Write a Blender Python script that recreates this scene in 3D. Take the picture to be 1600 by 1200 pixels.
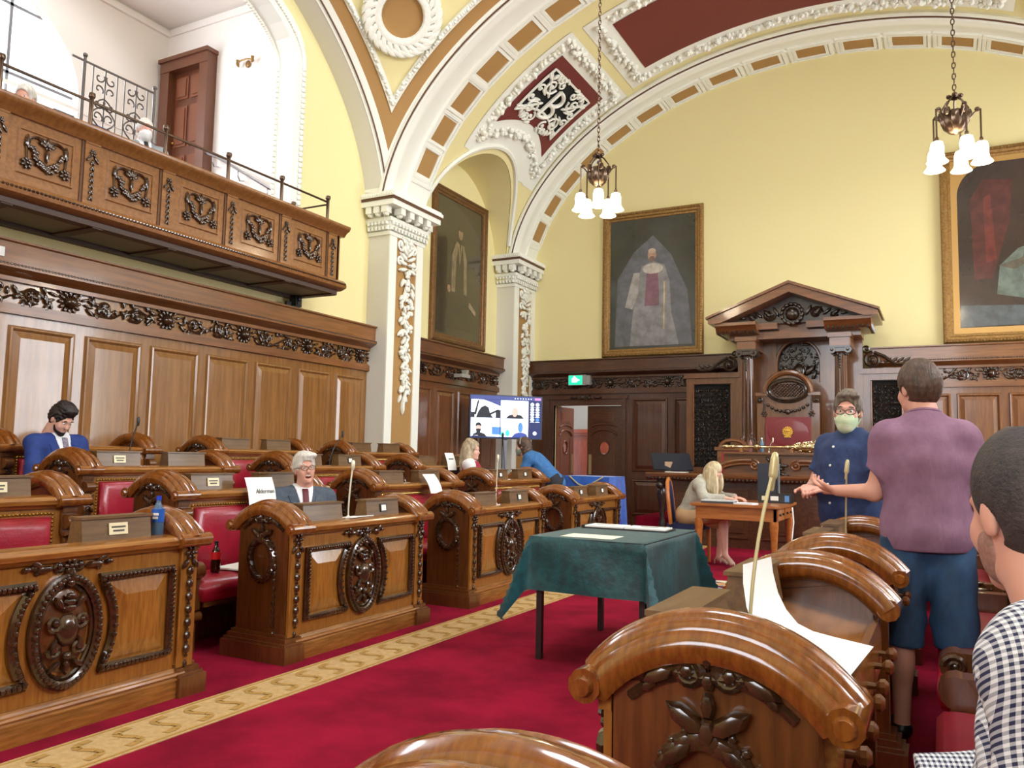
import bpy, bmesh, math, random
import numpy as np
from mathutils import Matrix, Vector
from math import sin, cos, pi, sqrt, radians as rad, atan2
random.seed(7)
for _o in list(bpy.data.objects): bpy.data.objects.remove(_o)
SC = bpy.context.scene
COL = SC.collection

# ------------------------------------------------------------------ camera
cam_d = bpy.data.cameras.new('camera'); cam = bpy.data.objects.new('camera', cam_d); COL.objects.link(cam)
cam_d.sensor_width = 36.0; cam_d.lens = 36.0 * 1265.4 / 1600; cam_d.clip_start = 0.05; cam_d.clip_end = 200
_yw, _pt, _rl = rad(27.983), rad(5.007), rad(1.163)
_f = Vector((-sin(_yw)*cos(_pt), cos(_yw)*cos(_pt), sin(_pt))); _r = Vector((cos(_yw), sin(_yw), 0)); _u = _r.cross(_f)
_r2 = cos(_rl)*_r + sin(_rl)*_u; _u2 = -sin(_rl)*_r + cos(_rl)*_u
cam.matrix_world = Matrix(((_r2.x, _u2.x, -_f.x, 0), (_r2.y, _u2.y, -_f.y, 0), (_r2.z, _u2.z, -_f.z, 1.26), (0, 0, 0, 1)))
SC.camera = cam
# ------------------------------------------------------------------ world, daylight, exposure
W = bpy.data.worlds.new('sky'); SC.world = W; W.use_nodes = True
W.node_tree.nodes['Background'].inputs[0].default_value = (0.80, 0.89, 1.0, 1)
W.node_tree.nodes['Background'].inputs[1].default_value = 2.2
SC.view_settings.view_transform = 'Standard'; SC.view_settings.look = 'None'
SC.view_settings.exposure = 0.22; SC.view_settings.gamma = 1.0; SC.view_settings.use_curve_mapping = False
SC.cycles.use_denoising = True
def area(name, loc, rot, sx, sy, power, col):
    l = bpy.data.lights.new(name, 'AREA'); l.shape = 'RECTANGLE'; l.size = sx; l.size_y = sy; l.energy = power; l.color = col
    o = bpy.data.objects.new(name, l); COL.objects.link(o); o.location = loc; o.rotation_euler = rot; return o
DAY = (0.90, 0.95, 1.0)
area('daylight_gallery_window_west', (-11.15, 4.1, 7.0), (0, rad(-90), 0), 4.4, 6.0, 620, DAY)      # daylight outside the gallery windows
area('daylight_gallery_window_east', (7.45, 4.1, 7.0), (0, rad(90), 0), 4.4, 6.0, 1700, DAY)
area('daylight_dome_lantern', (-1.85, 4.1, 11.4), (0, 0, 0), 3.4, 3.4, 420, DAY)                     # glazed lantern on the dome
area('daylight_tall_window_east', (4.5, 12.05, 3.25), (0, rad(90), 0), 4.8, 2.7, 420, DAY)                        # tall window in the far right bay
area('daylight_side_window_east', (4.5, 8.75, 4.4), (0, rad(90), 0), 2.1, 1.4, 110, DAY)
area('daylight_rear_window', (-1.85, -6.9, 4.6), (rad(90), 0, 0), 5.0, 3.6, 420, DAY)

# ------------------------------------------------------------------ materials
def lin(c): return tuple(((v/255)/12.92 if v/255 <= .04045 else ((v/255+.055)/1.055)**2.4) for v in c) + (1,)
MATS = {}
def mat(name, col, rough=.5, metal=0, coat=0, spec=.5, emit=None, es=0, trans=0, alpha=1, sheen=0, bump=None, noise=None, ior=None):
    """noise=(scale, colour2, stretch xyz, detail, low, high); bump=(scale, strength, stretch)"""
    if name in MATS: return MATS[name]
    m = bpy.data.materials.new(name); m.use_nodes = True; nt = m.node_tree; b = nt.nodes['Principled BSDF']
    b.inputs['Base Color'].default_value = lin(col); b.inputs['Roughness'].default_value = rough; b.inputs['Metallic'].default_value = metal
    b.inputs['Coat Weight'].default_value = coat; b.inputs['Coat Roughness'].default_value = .08; b.inputs['Specular IOR Level'].default_value = spec
    b.inputs['Transmission Weight'].default_value = trans; b.inputs['Alpha'].default_value = alpha; b.inputs['Sheen Weight'].default_value = sheen
    if ior: b.inputs['IOR'].default_value = ior
    if emit: b.inputs['Emission Color'].default_value = lin(emit); b.inputs['Emission Strength'].default_value = es
    tc = nt.nodes.new('ShaderNodeTexCoord')
    def nz(scale, stretch, detail=4):
        mp = nt.nodes.new('ShaderNodeMapping'); mp.inputs['Scale'].default_value = stretch; nt.links.new(tc.outputs['Object'], mp.inputs[0])
        n = nt.nodes.new('ShaderNodeTexNoise'); n.inputs['Scale'].default_value = scale; n.inputs['Detail'].default_value = detail
        n.inputs['Roughness'].default_value = .6; nt.links.new(mp.outputs[0], n.inputs[0]); return n
    if noise:
        n = nz(noise[0], noise[2], noise[3] if len(noise) > 3 else 4)
        r = nt.nodes.new('ShaderNodeValToRGB'); r.color_ramp.elements[0].color = lin(noise[1]); r.color_ramp.elements[1].color = lin(col)
        r.color_ramp.elements[0].position = noise[4] if len(noise) > 4 else .35; r.color_ramp.elements[1].position = noise[5] if len(noise) > 5 else .65
        nt.links.new(n.outputs[0], r.inputs[0]); nt.links.new(r.outputs[0], b.inputs['Base Color'])
    if bump:
        n = nz(bump[0], bump[2] if len(bump) > 2 else (1, 1, 1), 3); bp = nt.nodes.new('ShaderNodeBump'); bp.inputs['Strength'].default_value = bump[1]; bp.inputs['Distance'].default_value = .01
        nt.links.new(n.outputs[0], bp.inputs['Height']); nt.links.new(bp.outputs[0], b.inputs['Normal'])
    MATS[name] = m; return m
oak = mat('oak_golden', (156, 102, 40), .3, coat=.45, noise=(9, (128, 78, 27), (6, 6, .6)))
oak_p = mat('oak_panel_field', (160, 106, 42), .26, coat=.7, noise=(9, (132, 82, 29), (6, .6, 6)))
oak_y = mat('oak_long_grain', (154, 100, 44), .26, coat=.5, noise=(9, (122, 74, 29), (6, .6, 6)))
oak_cap = mat('oak_polished_cap', (138, 80, 30), .18, coat=.85, noise=(16, (108, 58, 20), (4, 1.2, 1.2)))
oak_end = mat('oak_end_panel', (108, 62, 28), .28, coat=.45, noise=(9, (84, 46, 19), (6, 6, .6)))
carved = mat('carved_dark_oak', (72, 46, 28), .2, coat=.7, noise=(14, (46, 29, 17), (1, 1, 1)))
wall_oak = mat('wainscot_oak', (150, 104, 55), .24, coat=.55, noise=(5, (126, 84, 42), (5, .4, 5)))
wall_oak_y = mat('wainscot_oak_horizontal', (140, 90, 48), .3, coat=.3, noise=(5, (112, 70, 36), (.4, 5, 5)))
dk = mat('dark_mahogany', (88, 52, 32), .32, coat=.3, noise=(5, (66, 38, 24), (5, .4, 5)))
dk_y = mat('dark_mahogany_horizontal', (92, 56, 34), .3, coat=.3, noise=(8, (66, 38, 22), (.5, 5, 5)))
dkcarve = mat('carved_black_oak', (64, 46, 32), .3, coat=.4, noise=(20, (30, 20, 15), (1, 1, 1)))
red_leather = mat('red_leather', (158, 22, 44), .34, coat=.2, bump=(60, .15), noise=(3, (136, 16, 36), (1, 1, 1)))
maroon_leather = mat('maroon_leather', (118, 24, 30), .4, coat=.2, bump=(60, .15))
carpet = mat('red_carpet', (146, 18, 48), .95, spec=.1, bump=(220, .3), noise=(2.2, (112, 10, 35), (1, 1, 1), 5))
gold_carpet = mat('gold_carpet_border', (196, 164, 116), .95, spec=.1, bump=(220, .3), noise=(30, (182, 150, 102), (1, 1, 1)))
gold_dark = mat('gold_carpet_scroll', (172, 134, 76), .95, spec=.1)
wall_y = mat('yellow_wall_paint', (232, 220, 162), .7, bump=(90, .04))
plaster = mat('white_plaster', (236, 236, 224), .55, bump=(60, .05))
plaster_grey = mat('pale_grey_plaster', (214, 210, 196), .6)
ochre = mat('ochre_paint', (168, 128, 74), .6)
maroon = mat('maroon_paint', (112, 42, 38), .6)
brown_line = mat('brown_rope', (96, 66, 44), .6)
black_void = mat('black_void', (18, 18, 18), .8)
white_wall = mat('gallery_white_paint', (238, 232, 228), .6)
gilt = mat('gilt_frame', (162, 126, 72), .35, metal=.5, bump=(40, .2), noise=(25, (128, 94, 48), (1, 1, 1)))
brass = mat('brass', (196, 164, 96), .25, metal=1)
bronze = mat('dark_bronze', (98, 80, 66), .3, metal=.9)
steel = mat('steel', (180, 180, 185), .25, metal=1)
silver_gilt = mat('silver_gilt', (214, 196, 158), .18, metal=1)
iron = mat('wrought_iron', (92, 84, 80), .4, metal=.7)
black = mat('black_plastic', (22, 22, 24), .4)
paper = mat('white_paper', (240, 240, 236), .7)
plate_m = mat('name_plate', (226, 214, 176), .35)
plate_w = mat('white_plate', (236, 236, 230), .4)
plate_ink = mat('plate_ink', (70, 66, 60), .6)
glow = mat('lamp_glass', (255, 246, 226), .3, emit=(255, 236, 200), es=7)

# ------------------------------------------------------------------ mesh builder
class MB:
    def __init__(s): s.v = []; s.f = []; s.m = []; s.mi = 0; s.nb = 0
    def add(s, vs, fs):
        o = len(s.v); s.v += [tuple(map(float, p)) for p in vs]; s.f += [tuple(i+o for i in f) for f in fs]; s.m += [s.mi]*len(fs); return s
    def mat(s, i): s.mi = i; return s
    def box(s, x0, x1, y0, y1, z0, z1, M=None):
        e = (s.nb % 6)*.0003; s.nb += 1; x0 -= e; x1 += e; y0 -= e; y1 += e; z0 -= e; z1 += e      # keeps abutting boards from sharing a face
        vs = [Vector((x, y, z)) for z in (z0, z1) for y in (y0, y1) for x in (x0, x1)]
        if M: vs = [M @ p for p in vs]
        return s.add(vs, [(0, 2, 3, 1), (4, 5, 7, 6), (0, 1, 5, 4), (2, 6, 7, 3), (0, 4, 6, 2), (1, 3, 7, 5)])
    def prism(s, poly, ax, d0, d1, M=None):
        """extrude a 2-D polygon along axis ax ('x': poly=(y,z), 'y': poly=(x,z), 'z': poly=(x,y))"""
        n = len(poly)
        def p3(p, d): return Vector({'x': (d, p[0], p[1]), 'y': (p[0], d, p[1]), 'z': (p[0], p[1], d)}[ax])
        vs = [p3(p, d0) for p in poly] + [p3(p, d1) for p in poly]
        if M: vs = [M @ p for p in vs]
        return s.add(vs, [tuple(range(n))[::-1], tuple(range(n, 2*n))] + [(i, (i+1) % n, (i+1) % n+n, i+n) for i in range(n)])
    def tube(s, path, r, n=6, cap=True, closed=False):
        P = [Vector(p) for p in path]; k = len(P); R = r if hasattr(r, '__len__') else [r]*k; vs = []; up = None
        for i in range(k):
            a = P[i-1] if (i > 0 or closed) else P[0]; b = P[(i+1) % k] if (i < k-1 or closed) else P[-1]
            t = (b-a); t = t.normalized() if t.length > 1e-9 else Vector((0, 0, 1))
            if up is None:
                up = Vector((0, 0, 1)) if abs(t.z) < .9 else Vector((1, 0, 0))
            up = (up - t*up.dot(t)); up = up.normalized() if up.length > 1e-6 else t.orthogonal().normalized()
            w = t.cross(up)
            vs += [P[i] + (up*cos(2*pi*j/n) + w*sin(2*pi*j/n))*R[i] for j in range(n)]
        fs = [(i*n+j, i*n+(j+1) % n, ((i+1) % k)*n+(j+1) % n, ((i+1) % k)*n+j) for i in range(k if closed else k-1) for j in range(n)]
        if cap and not closed: fs += [tuple(range(n))[::-1], tuple(range((k-1)*n, k*n))]
        return s.add(vs, fs)
    def lathe(s, prof, c=(0, 0, 0), n=12, M=None, flute=0, nf=0):
        vs = []; k = len(prof)
        for r, z in prof:
            for j in range(n):
                a = 2*pi*j/n; rr = r*(1 - flute*(.5+.5*cos(nf*a))) if flute else r
                vs.append(Vector((c[0]+rr*cos(a), c[1]+rr*sin(a), c[2]+z)))
        if M: vs = [M @ p for p in vs]
        fs = [(i*n+j, i*n+(j+1) % n, (i+1)*n+(j+1) % n, (i+1)*n+j) for i in range(k-1) for j in range(n)]
        fs += [tuple(range(n))[::-1], tuple(range((k-1)*n, k*n))]
        return s.add(vs, fs)
    def ball(s, c, r, n=7, k=4, M=None):
        R = r if hasattr(r, '__len__') else (r, r, r)
        vs = [Vector((0, 0, -R[2]))]
        for i in range(1, k):
            a = -pi/2+pi*i/k
            vs += [Vector((R[0]*cos(a)*cos(2*pi*j/n), R[1]*cos(a)*sin(2*pi*j/n), R[2]*sin(a))) for j in range(n)]
        vs.append(Vector((0, 0, R[2]))); L = len(vs)-1
        fs = [(0, 1+(j+1) % n, 1+j) for j in range(n)] + [(L, L-n+j, L-n+(j+1) % n) for j in range(n)]
        fs += [(1+i*n+j, 1+i*n+(j+1) % n, 1+(i+1)*n+(j+1) % n, 1+(i+1)*n+j) for i in range(k-2) for j in range(n)]
        c = Vector(c)
        if M: vs = [(M @ p)+c for p in vs]
        else: vs = [p+c for p in vs]
        return s.add(vs, fs)
    def grid(s, fn, us, vs_, flip=False):
        nu, nv = len(us), len(vs_)
        fs = [(i*nv+j, (i+1)*nv+j, (i+1)*nv+j+1, i*nv+j+1) for i in range(nu-1) for j in range(nv-1)]
        if flip: fs = [f[::-1] for f in fs]
        return s.add([fn(u, v) for u in us for v in vs_], fs)
    def loft(s, rings, closed_path=False, cap=True):
        n = len(rings[0]); k = len(rings)
        vs = [p for r in rings for p in r]
        fs = [(i*n+j, i*n+(j+1) % n, ((i+1) % k)*n+(j+1) % n, ((i+1) % k)*n+j) for i in range(k if closed_path else k-1) for j in range(n)]
        if cap and not closed_path: fs += [tuple(range(n))[::-1], tuple(range((k-1)*n, k*n))]
        return s.add(vs, fs)
    # carving helpers in the local plane (x right, y up, z out)
    def spiral(s, cx, cy, r, turns=1.6, w=.012, sgn=1, a0=0, z=0, n=5, tail=None):
        pts = []; N = int(12*turns)
        for i in range(N+1):
            t = i/N; a = a0+sgn*2*pi*turns*t; q = r*(1-t*.86)
            pts.append((cx+q*cos(a), cy+q*sin(a), z+w*.5))
        rr = [w*(1-.45*i/N) for i in range(N+1)]
        if tail: pts = [(p[0], p[1], z+w*.3) for p in tail] + pts; rr = [w*(.4+.6*i/len(tail)) for i in range(len(tail))] + rr
        s.tube(pts, rr, n); s.ball((cx, cy, z+w*.6), w*1.3, 6, 4); return s
    def leaf(s, x, y, a, L, w, z=0, h=None):
        M = Matrix.Rotation(a, 3, 'Z'); h = h or w*.6
        return s.ball((x+cos(a)*L/2, y+sin(a)*L/2, z+h*.3), (L/2, w/2, h), 6, 4, M)
    def rosette(s, x, y, r, z=0, k=6):
        for i in range(k): s.leaf(x+cos(2*pi*i/k)*r*.25, y+sin(2*pi*i/k)*r*.25, 2*pi*i/k, r*.8, r*.55, z)
        return s.ball((x, y, z+r*.3), r*.32, 6, 4)
    def mesh(s, name, mats, smooth=38):
        me = bpy.data.meshes.new(name); me.from_pydata(s.v, [], s.f)
        for m in (mats if isinstance(mats, (list, tuple)) else [mats]): me.materials.append(m)
        me.polygons.foreach_set('material_index', s.m); me.update()
        bm = bmesh.new(); bm.from_mesh(me); bmesh.ops.recalc_face_normals(bm, faces=bm.faces); bm.to_mesh(me); bm.free()
        if smooth:
            me.polygons.foreach_set('use_smooth', [True]*len(me.polygons))
            try: me.set_sharp_from_angle(angle=rad(smooth))
            except Exception: pass
        return me

def put(name, me, parent=None, M=None, mats=None, smooth=38):
    if isinstance(me, MB): me = me.mesh(name, mats, smooth)
    o = bpy.data.objects.new(name, me); COL.objects.link(o)
    if parent: o.parent = parent
    if M is not None: o.matrix_local = M
    return o
def empty(name, loc=(0, 0, 0), rz=0, M=None):
    o = bpy.data.objects.new(name, None); COL.objects.link(o); o.empty_display_size = .1
    if M is not None: o.matrix_local = M
    else: o.location = loc; o.rotation_euler = (0, 0, rz)
    return o
def tag(o, label, cat, group=None):
    o['label'] = label; o['category'] = cat
    if group: o['group'] = group
    return o
def struct(o, label=None):
    o['kind'] = 'structure'
    if label: o['label'] = label
    return o
def TR(x, y, z): return Matrix.Translation((x, y, z))
def RZ(a): return Matrix.Rotation(a, 4, 'Z')
def RX(a): return Matrix.Rotation(a, 4, 'X')
def RY(a): return Matrix.Rotation(a, 4, 'Y')
def FR(o, x, y, z):   # frame from origin and axis vectors
    x, y, z = Vector(x), Vector(y), Vector(z)
    return Matrix(((x.x, y.x, z.x, o[0]), (x.y, y.y, z.y, o[1]), (x.z, y.z, z.z, o[2]), (0, 0, 0, 1)))
def onX(x, y, z): return FR((x, y, z), (0, 1, 0), (0, 0, 1), (1, 0, 0))      # plane facing +X: local x -> +Y, y -> up
def onXn(x, y, z): return FR((x, y, z), (0, -1, 0), (0, 0, 1), (-1, 0, 0))   # plane facing -X
def onY(x, y, z): return FR((x, y, z), (1, 0, 0), (0, 0, 1), (0, -1, 0))     # plane facing -Y (towards the camera)
def lins(a, b, n): return [a+(b-a)*i/(n-1) for i in range(n)]
# ================================================================== THE ROOM
XL, XR, YB, YF, CX, CY = -7.6, 3.9, 14.48, -7.0, -1.85, 4.1
EA, EB, ZC = 5.42, 3.72, 4.6
def mx(x, sd): return x if sd < 0 else 2*CX - x
# ---- floor, tiers, woven border
fl = struct(put('floor', MB().box(XL-.1, XR+.1, YF-.1, YB+.1, -.1, 0), mats=carpet))
bd = MB().box(-3.32, -3.0, YF, 12.0, 0, .004)
put('carpet_border', bd, fl, mats=gold_carpet)
sc_ = MB()
for e in (-3.305, -3.025): sc_.box(e, e+.012, YF, 12.0, .004, .0065)
for i in range(92):
    y = -5.6+i*.19
    pts = [(-3.16+.095*cos(pi*t), y+.15*t+.05*sin(2*pi*t), .006) for t in lins(0, 1, 9)]
    for a, b in zip(pts, pts[1:]):
        d = Vector(b)-Vector(a); n = Vector((-d.y, d.x, 0)).normalized()*.018
        sc_.add([Vector(a)-n, Vector(b)-n, Vector(b)+n, Vector(a)+n], [(0, 1, 2, 3)])
put('carpet_scroll', sc_, fl, mats=gold_dark)['kind'] = 'stuff'
# woven coat of arms beyond the green table
em = MB(); rr = random.Random(3)
for i in range(150):
    x = -2.05+rr.uniform(-.55, .55); y = 7.75+rr.uniform(-1.0, 1.0); a = rr.uniform(0, pi); L = rr.uniform(.08, .26); w = rr.uniform(.03, .07)
    if ((x+2.05)/.58)**2+((y-7.75)/1.05)**2 > 1: continue
    em.mat(rr.choice([0, 0, 0, 1, 2, 3])); k = len(em.v)
    em.add([(x+cos(a+t)*L*(.5 if j % 2 else .28) if False else x+cos(a)*cos(t)*L/2-sin(a)*sin(t)*w, y+sin(a)*cos(t)*L/2+cos(a)*sin(t)*w, .003+i*.00004) for j, t in enumerate(lins(0, 2*pi, 9)[:-1])], [tuple(range(8))])
put('woven_crest', em, fl, mats=[mat('wool_cream', (214, 200, 176), .95), mat('wool_tan', (196, 146, 96), .95), mat('wool_blue', (120, 150, 178), .95), mat('wool_dark', (92, 66, 56), .95)], smooth=0)
TZ = [0, .16, .30, .45]                       # tier heights of the four rows
for sd in (-1, 1):
    for k, (xa, xb) in enumerate(((-4.52, -5.54), (-5.54, -6.56), (-6.56, XL))):
        a, b = sorted((mx(xa, sd) if sd < 0 else -4.11-xa, mx(xb, sd) if sd < 0 else min(XR, -4.11-xb)))
        if sd > 0 and k == 2: b = XR
        put('tier_step', MB().box(a, b, -2.0, 9.75, 0, TZ[k+1]), fl, mats=carpet)

# ---- walls
def wall_with_opening(sd, name):
    X = mx(XL, sd); X2 = mx(XL-.32, sd); mb = MB()
    ya, yb, zo, zs, rise, top = .3, 7.9, 3.45, 6.5, 1.15, 9.2
    mb.box(min(X, X2), max(X, X2), YF, ya, 0, top); (mb.box(min(X, X2), max(X, X2), yb, YB, 0, 10.0) if sd < 0 else mb.box(min(X, X2), max(X, X2), yb, 8.1, 0, 10).box(min(X, X2), max(X, X2), 8.1, 9.4, 0, 3.4).box(min(X, X2), max(X, X2), 8.1, 9.4, 5.4, 10).box(min(X, X2), max(X, X2), 9.4, 10.75, 0, 10.0).box(min(X, X2), max(X, X2), 13.35, YB, 0, 10.0).box(min(X, X2), max(X, X2), 10.75, 13.35, 0, .9).box(min(X, X2), max(X, X2), 10.75, 13.35, 5.6, 10.0))
    mb.box(min(X, X2), max(X, X2), ya, yb, 0, zo)
    ys = [CY-3.8*cos(t) for t in lins(0, pi, 25)]; zz = [zs+rise*sin(t) for t in lins(0, pi, 25)]
    for (y0, z0), (y1, z1) in zip(zip(ys, zz), zip(ys[1:], zz[1:])):
        mb.add([(X, y0, z0), (X, y1, z1), (X, y1, top), (X, y0, top), (X2, y0, z0), (X2, y1, z1), (X2, y1, top), (X2, y0, top)],
               [(0, 1, 2, 3), (7, 6, 5, 4), (0, 4, 5, 1), (2, 6, 7, 3)])
    w = struct(put(name, mb, mats=wall_y, smooth=0))
    # white lining of the opening and its egg moulding
    lin_ = MB(); path = [(ya, zo), (ya, zs)] + list(zip(ys, zz))[1:-1] + [(yb, zs), (yb, zo)]
    xo, xi = mx(XL+.012, sd), mx(XL-.33, sd)
    def inset(p, d): return (CY+(p[0]-CY)*(1-d/3.8), p[1]-(d if p[1] > zs+.01 else 0))
    for p, q in zip(path, path[1:]):
        a, b = inset(p, .012), inset(q, .012); o1, o2 = inset(p, -.16), inset(q, -.16)
        lin_.add([(xo, a[0], a[1]), (xo, b[0], b[1]), (xi, b[0], b[1]), (xi, a[0], a[1])], [(0, 1, 2, 3)])
        lin_.add([(xo, a[0], a[1]), (xo, b[0], b[1]), (xo, o2[0], o2[1]), (xo, o1[0], o1[1])], [(0, 1, 2, 3)])
    put('opening_lining', lin_, w, mats=plaster)
    egg = MB()
    if sd < 0:
        for z in np.arange(3.6, zs, .075):
            egg.ball((xo+.01, yb+.13, z), (.035, .045, .042), 6, 4); egg.ball((xi+.02, yb-.02, z), (.03, .04, .042), 6, 4)
        for t in np.arange(0, 1.5, .02):
            egg.ball((xo+.01, CY+3.93*cos(t), zs+1.28*sin(t)), (.035, .045, .042), 6, 4); egg.ball((xi+.02, CY+3.78*cos(t), zs+1.13*sin(t)), (.03, .04, .042), 6, 4)
        put('egg_moulding', egg, w, mats=plaster)
    return w
wl = wall_with_opening(-1, 'wall_left'); wr = wall_with_opening(1, 'wall_right')
wb = struct(put('wall_back', MB().box(XL-.3, -6.72, YB, YB+.3, 0, 10).box(-5.32, XR+.3, YB, YB+.3, 0, 10).box(-6.72, -5.32, YB, YB+.3, 2.26, 10), mats=wall_y))
struct(put('wall_rear', MB().box(XL-.3, -4.6, YF-.3, YF, 0, 10).box(.9, XR+.3, YF-.3, YF, 0, 10).box(-4.6, .9, YF-.3, YF, 0, 2.8).box(-4.6, .9, YF-.3, YF, 6.6, 10), mats=wall_y))
# corridor seen through the open door
struct(put('wall_corridor', MB().box(-9.6, -3.6, 17.6, 17.75, 0, 3.4).box(-9.7, -9.6, 14.78, 17.75, 0, 3.4).box(-3.6, -3.5, 14.78, 17.75, 0, 3.4), mats=mat('corridor_grey', (176, 178, 176), .7)))
struct(put('floor_corridor', MB().box(-9.7, -3.5, YB-.02, 17.75, -.1, 0.002), mats=carpet))
struct(put('ceiling_corridor', MB().box(-9.7, -3.5, 14.78, 17.75, 3.4, 3.5), mats=plaster))

# ---- vaults and arches (ceiling)
CE = struct(empty('ceiling'))
def tw(n, w, t): return Vector((CX-(EA+n)*cos(t), w, ZC+(EB+n)*sin(t)))       # transverse arch point
def lw(n, w, t, sd): return Vector((w, CY-(EA+n)*cos(t), ZC+(EB+n)*sin(t)))
T0 = math.asin(.5/3.72); TH = lins(T0, pi-T0, 73)
def rib_t(y0, y1, sgn):
    """transverse rib: y0 is the face with the rope line, sgn the direction to the other face"""
    w = abs(y1-y0)
    prof = [(0, .06), (-.015, .10), (-.015, .17), (0, .20), (0, .44), (-.03, .46), (-.03, .50), (0, .52), (0, w), (.40, w), (.40, 0), (.13, 0), (.10, -.03), (.06, -.03), (.03, .0), (.0, .02)]
    r = put('arch_rib', MB().loft([[tw(n, y0+sgn*q, t) for n, q in prof] for t in TH]), CE, mats=plaster, smooth=30)
    put('rope_line', MB().tube([tw(.035, y0-sgn*.012, t) for t in TH], .014, 5), r, mats=brown_line)
    return r
ribA = rib_t(9.45, 10.5, 1); ribB = rib_t(13.55, YB+.05, 1); ribC = rib_t(-1.25, -2.3, -1)
# coffers: moulded frame and ochre panel each
fr = MB(); L, Wd = .30, .20
for k, (a, b, h0, h1) in enumerate(((1.30, 1.50, .0, .035), (1.0, 1.22, .0, .02))):
    o = [(-L*b, -Wd*b*.92), (L*b, -Wd*b*.92), (L*b, Wd*b*.92), (-L*b, Wd*b*.92)]; i_ = [(-L*a, -Wd*a*.92), (L*a, -Wd*a*.92), (L*a, Wd*a*.92), (-L*a, Wd*a*.92)]
    for e in range(4):
        f_ = (e+1) % 4
        fr.add([(*o[e], h0), (*o[f_], h0), (*i_[f_], h0), (*i_[e], h0), (*o[e], h1), (*o[f_], h1), (*i_[f_], h1), (*i_[e], h1)], [(4, 5, 6, 7), (0, 1, 5, 4), (2, 3, 7, 6)])
frm = fr.mesh('coffer', plaster, 0); pan = MB().box(-L*.98, L*.98, -Wd*.9, Wd*.9, 0, .006).mesh('panel', ochre, 0)
def coffers(rib, yc, t0, t1, n):
    for i in range(n):
        t = t0+(t1-t0)*i/(n-1); p = tw(0, yc, t); tx = Vector((EA*sin(t), 0, EB*cos(t))).normalized(); nz = Vector((0, -1, 0)).cross(tx)*-1
        nz = Vector((cos(t)*EB, 0, -sin(t)*EA)).normalized(); ty = nz.cross(tx)
        c = put('coffer', frm, rib, FR(p+nz*.001, tx*.78, ty, nz)); put('panel', pan, c)
def th_of_x(x): return math.acos((CX-x)/EA)
coffers(ribA, 10.2, th_of_x(-7.0), pi-th_of_x(-7.0), 19); coffers(ribB, 14.22, th_of_x(-7.02), pi-th_of_x(-7.02), 19)
# longitudinal arches over the galleries + pendentives + dome
for sd in (-1, 1):
    xw, xf = mx(XL, sd), mx(-7.24, sd)
    s = 1 if sd < 0 else -1
    prof = [(0, xw), (0, xf-s*.05), (.02, xf), (.06, xf+s*.03), (.10, xf+s*.03), (.13, xf), (.4, xf), (.4, xw)]
    r = put('arch_rib', MB().loft([[lw(n, q, t, sd) for n, q in prof] for t in TH]), CE, mats=plaster_grey, smooth=30)
    put('rope_line', MB().tube([lw(.035, xf+s*.012, t, sd) for t in TH], .014, 5), r, mats=brown_line)
RA, RB = EA*sqrt(2), EB*sqrt(2)
def pend(sx, sy):
    """pendentive over one corner: p, q are plan distances from the two arch planes"""
    def P(p, q, n=0):
        dx, dy = EA-p, EA-q; k = max(0, 1-(dx*dx+dy*dy)/RA**2); z = ZC+RB*sqrt(k)
        v = Vector((dx/RA**2, dy/RA**2, (z-ZC)/RB**2)).normalized()*(-n)
        return Vector((CX+sx*(dx+v.x), CY+sy*(dy+v.y), z+v.z))
    def lim(q): return EA-sqrt(max(0, EA*EA-(EA-q)**2))   # p at which the top ring is reached is between q and this
    def band(q0, q1, n0, n1, nq):
        mb = MB(); T = [t**1.5 for t in lins(0, 1, 41)]
        for fl_ in (0, 1):
            def fn(t, u):
                q = q0+(q1-q0)*u; p = q+(EA-.0-q)*t; n = n0+(n1-n0)*u
                return P(p, q, n) if not fl_ else P(q, p, n)
            mb.grid(fn, T, lins(0, 1, nq), flip=bool(fl_))
        return mb
    g = put('pendentive', band(.33, 1.6, 0, 0, 9), CE, mats=wall_y, smooth=60)
    put('edge_band', band(0.0, .12, .0, .0, 3), g, mats=plaster, smooth=60)
    put('ochre_band', band(.12, .26, 0, 0, 3), g, mats=ochre, smooth=60)
    tr_ = MB()
    tr_.v += (b_ := band(.26, .335, .02, .02, 3)).v; tr_.f += b_.f; tr_.m += b_.m
    rr = random.Random(5)
    for fl_ in (0, 1):
        for t in np.arange(.30, 3.6, .028 if sy > 0 and sx < 0 else .2):
            q = .30; c = P(t, q, .03) if not fl_ else P(q, t, .03)
            tr_.ball(c+Vector((rr.uniform(-.012, .012), rr.uniform(-.012, .012), rr.uniform(-.012, .012))), rr.uniform(.022, .034), 5, 4)
    put('bead_trim', tr_, g, mats=plaster, smooth=60)
    # wreath medallion
    pc = 1.02; c0 = P(.50, .42, .0) if False else P(.62, .62)
    nrm = (P(.62, .62, 1)-P(.62, .62)).normalized(); up = (P(.75, .75)-P(.62, .62)).normalized(); rt = up.cross(nrm)
    wr_ = MB(); k = 26
    for i in range(k):
        a = 2*pi*i/k
        for j, (ro, wd, off) in enumerate(((.40, .13, .5), (.46, .11, .2), (.33, .10, .9))):
            wr_.leaf(cos(a)*ro, sin(a)*ro, a+pi/2+.55*(1-j), .32, wd, .02, .07)
    Mw = FR(P(.78, .78, .03), rt, up, nrm)
    put('wreath', wr_, g, Mw, mats=plaster)
    put('medallion_panel', MB().prism([(cos(a)*.36, sin(a)*.36) for a in lins(0, 2*pi, 29)[:-1]], 'z', -.02, .015), g, Mw, mats=ochre)
for sx in (-1, 1):
    for sy in (1, -1): pend(sx, sy)
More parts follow.
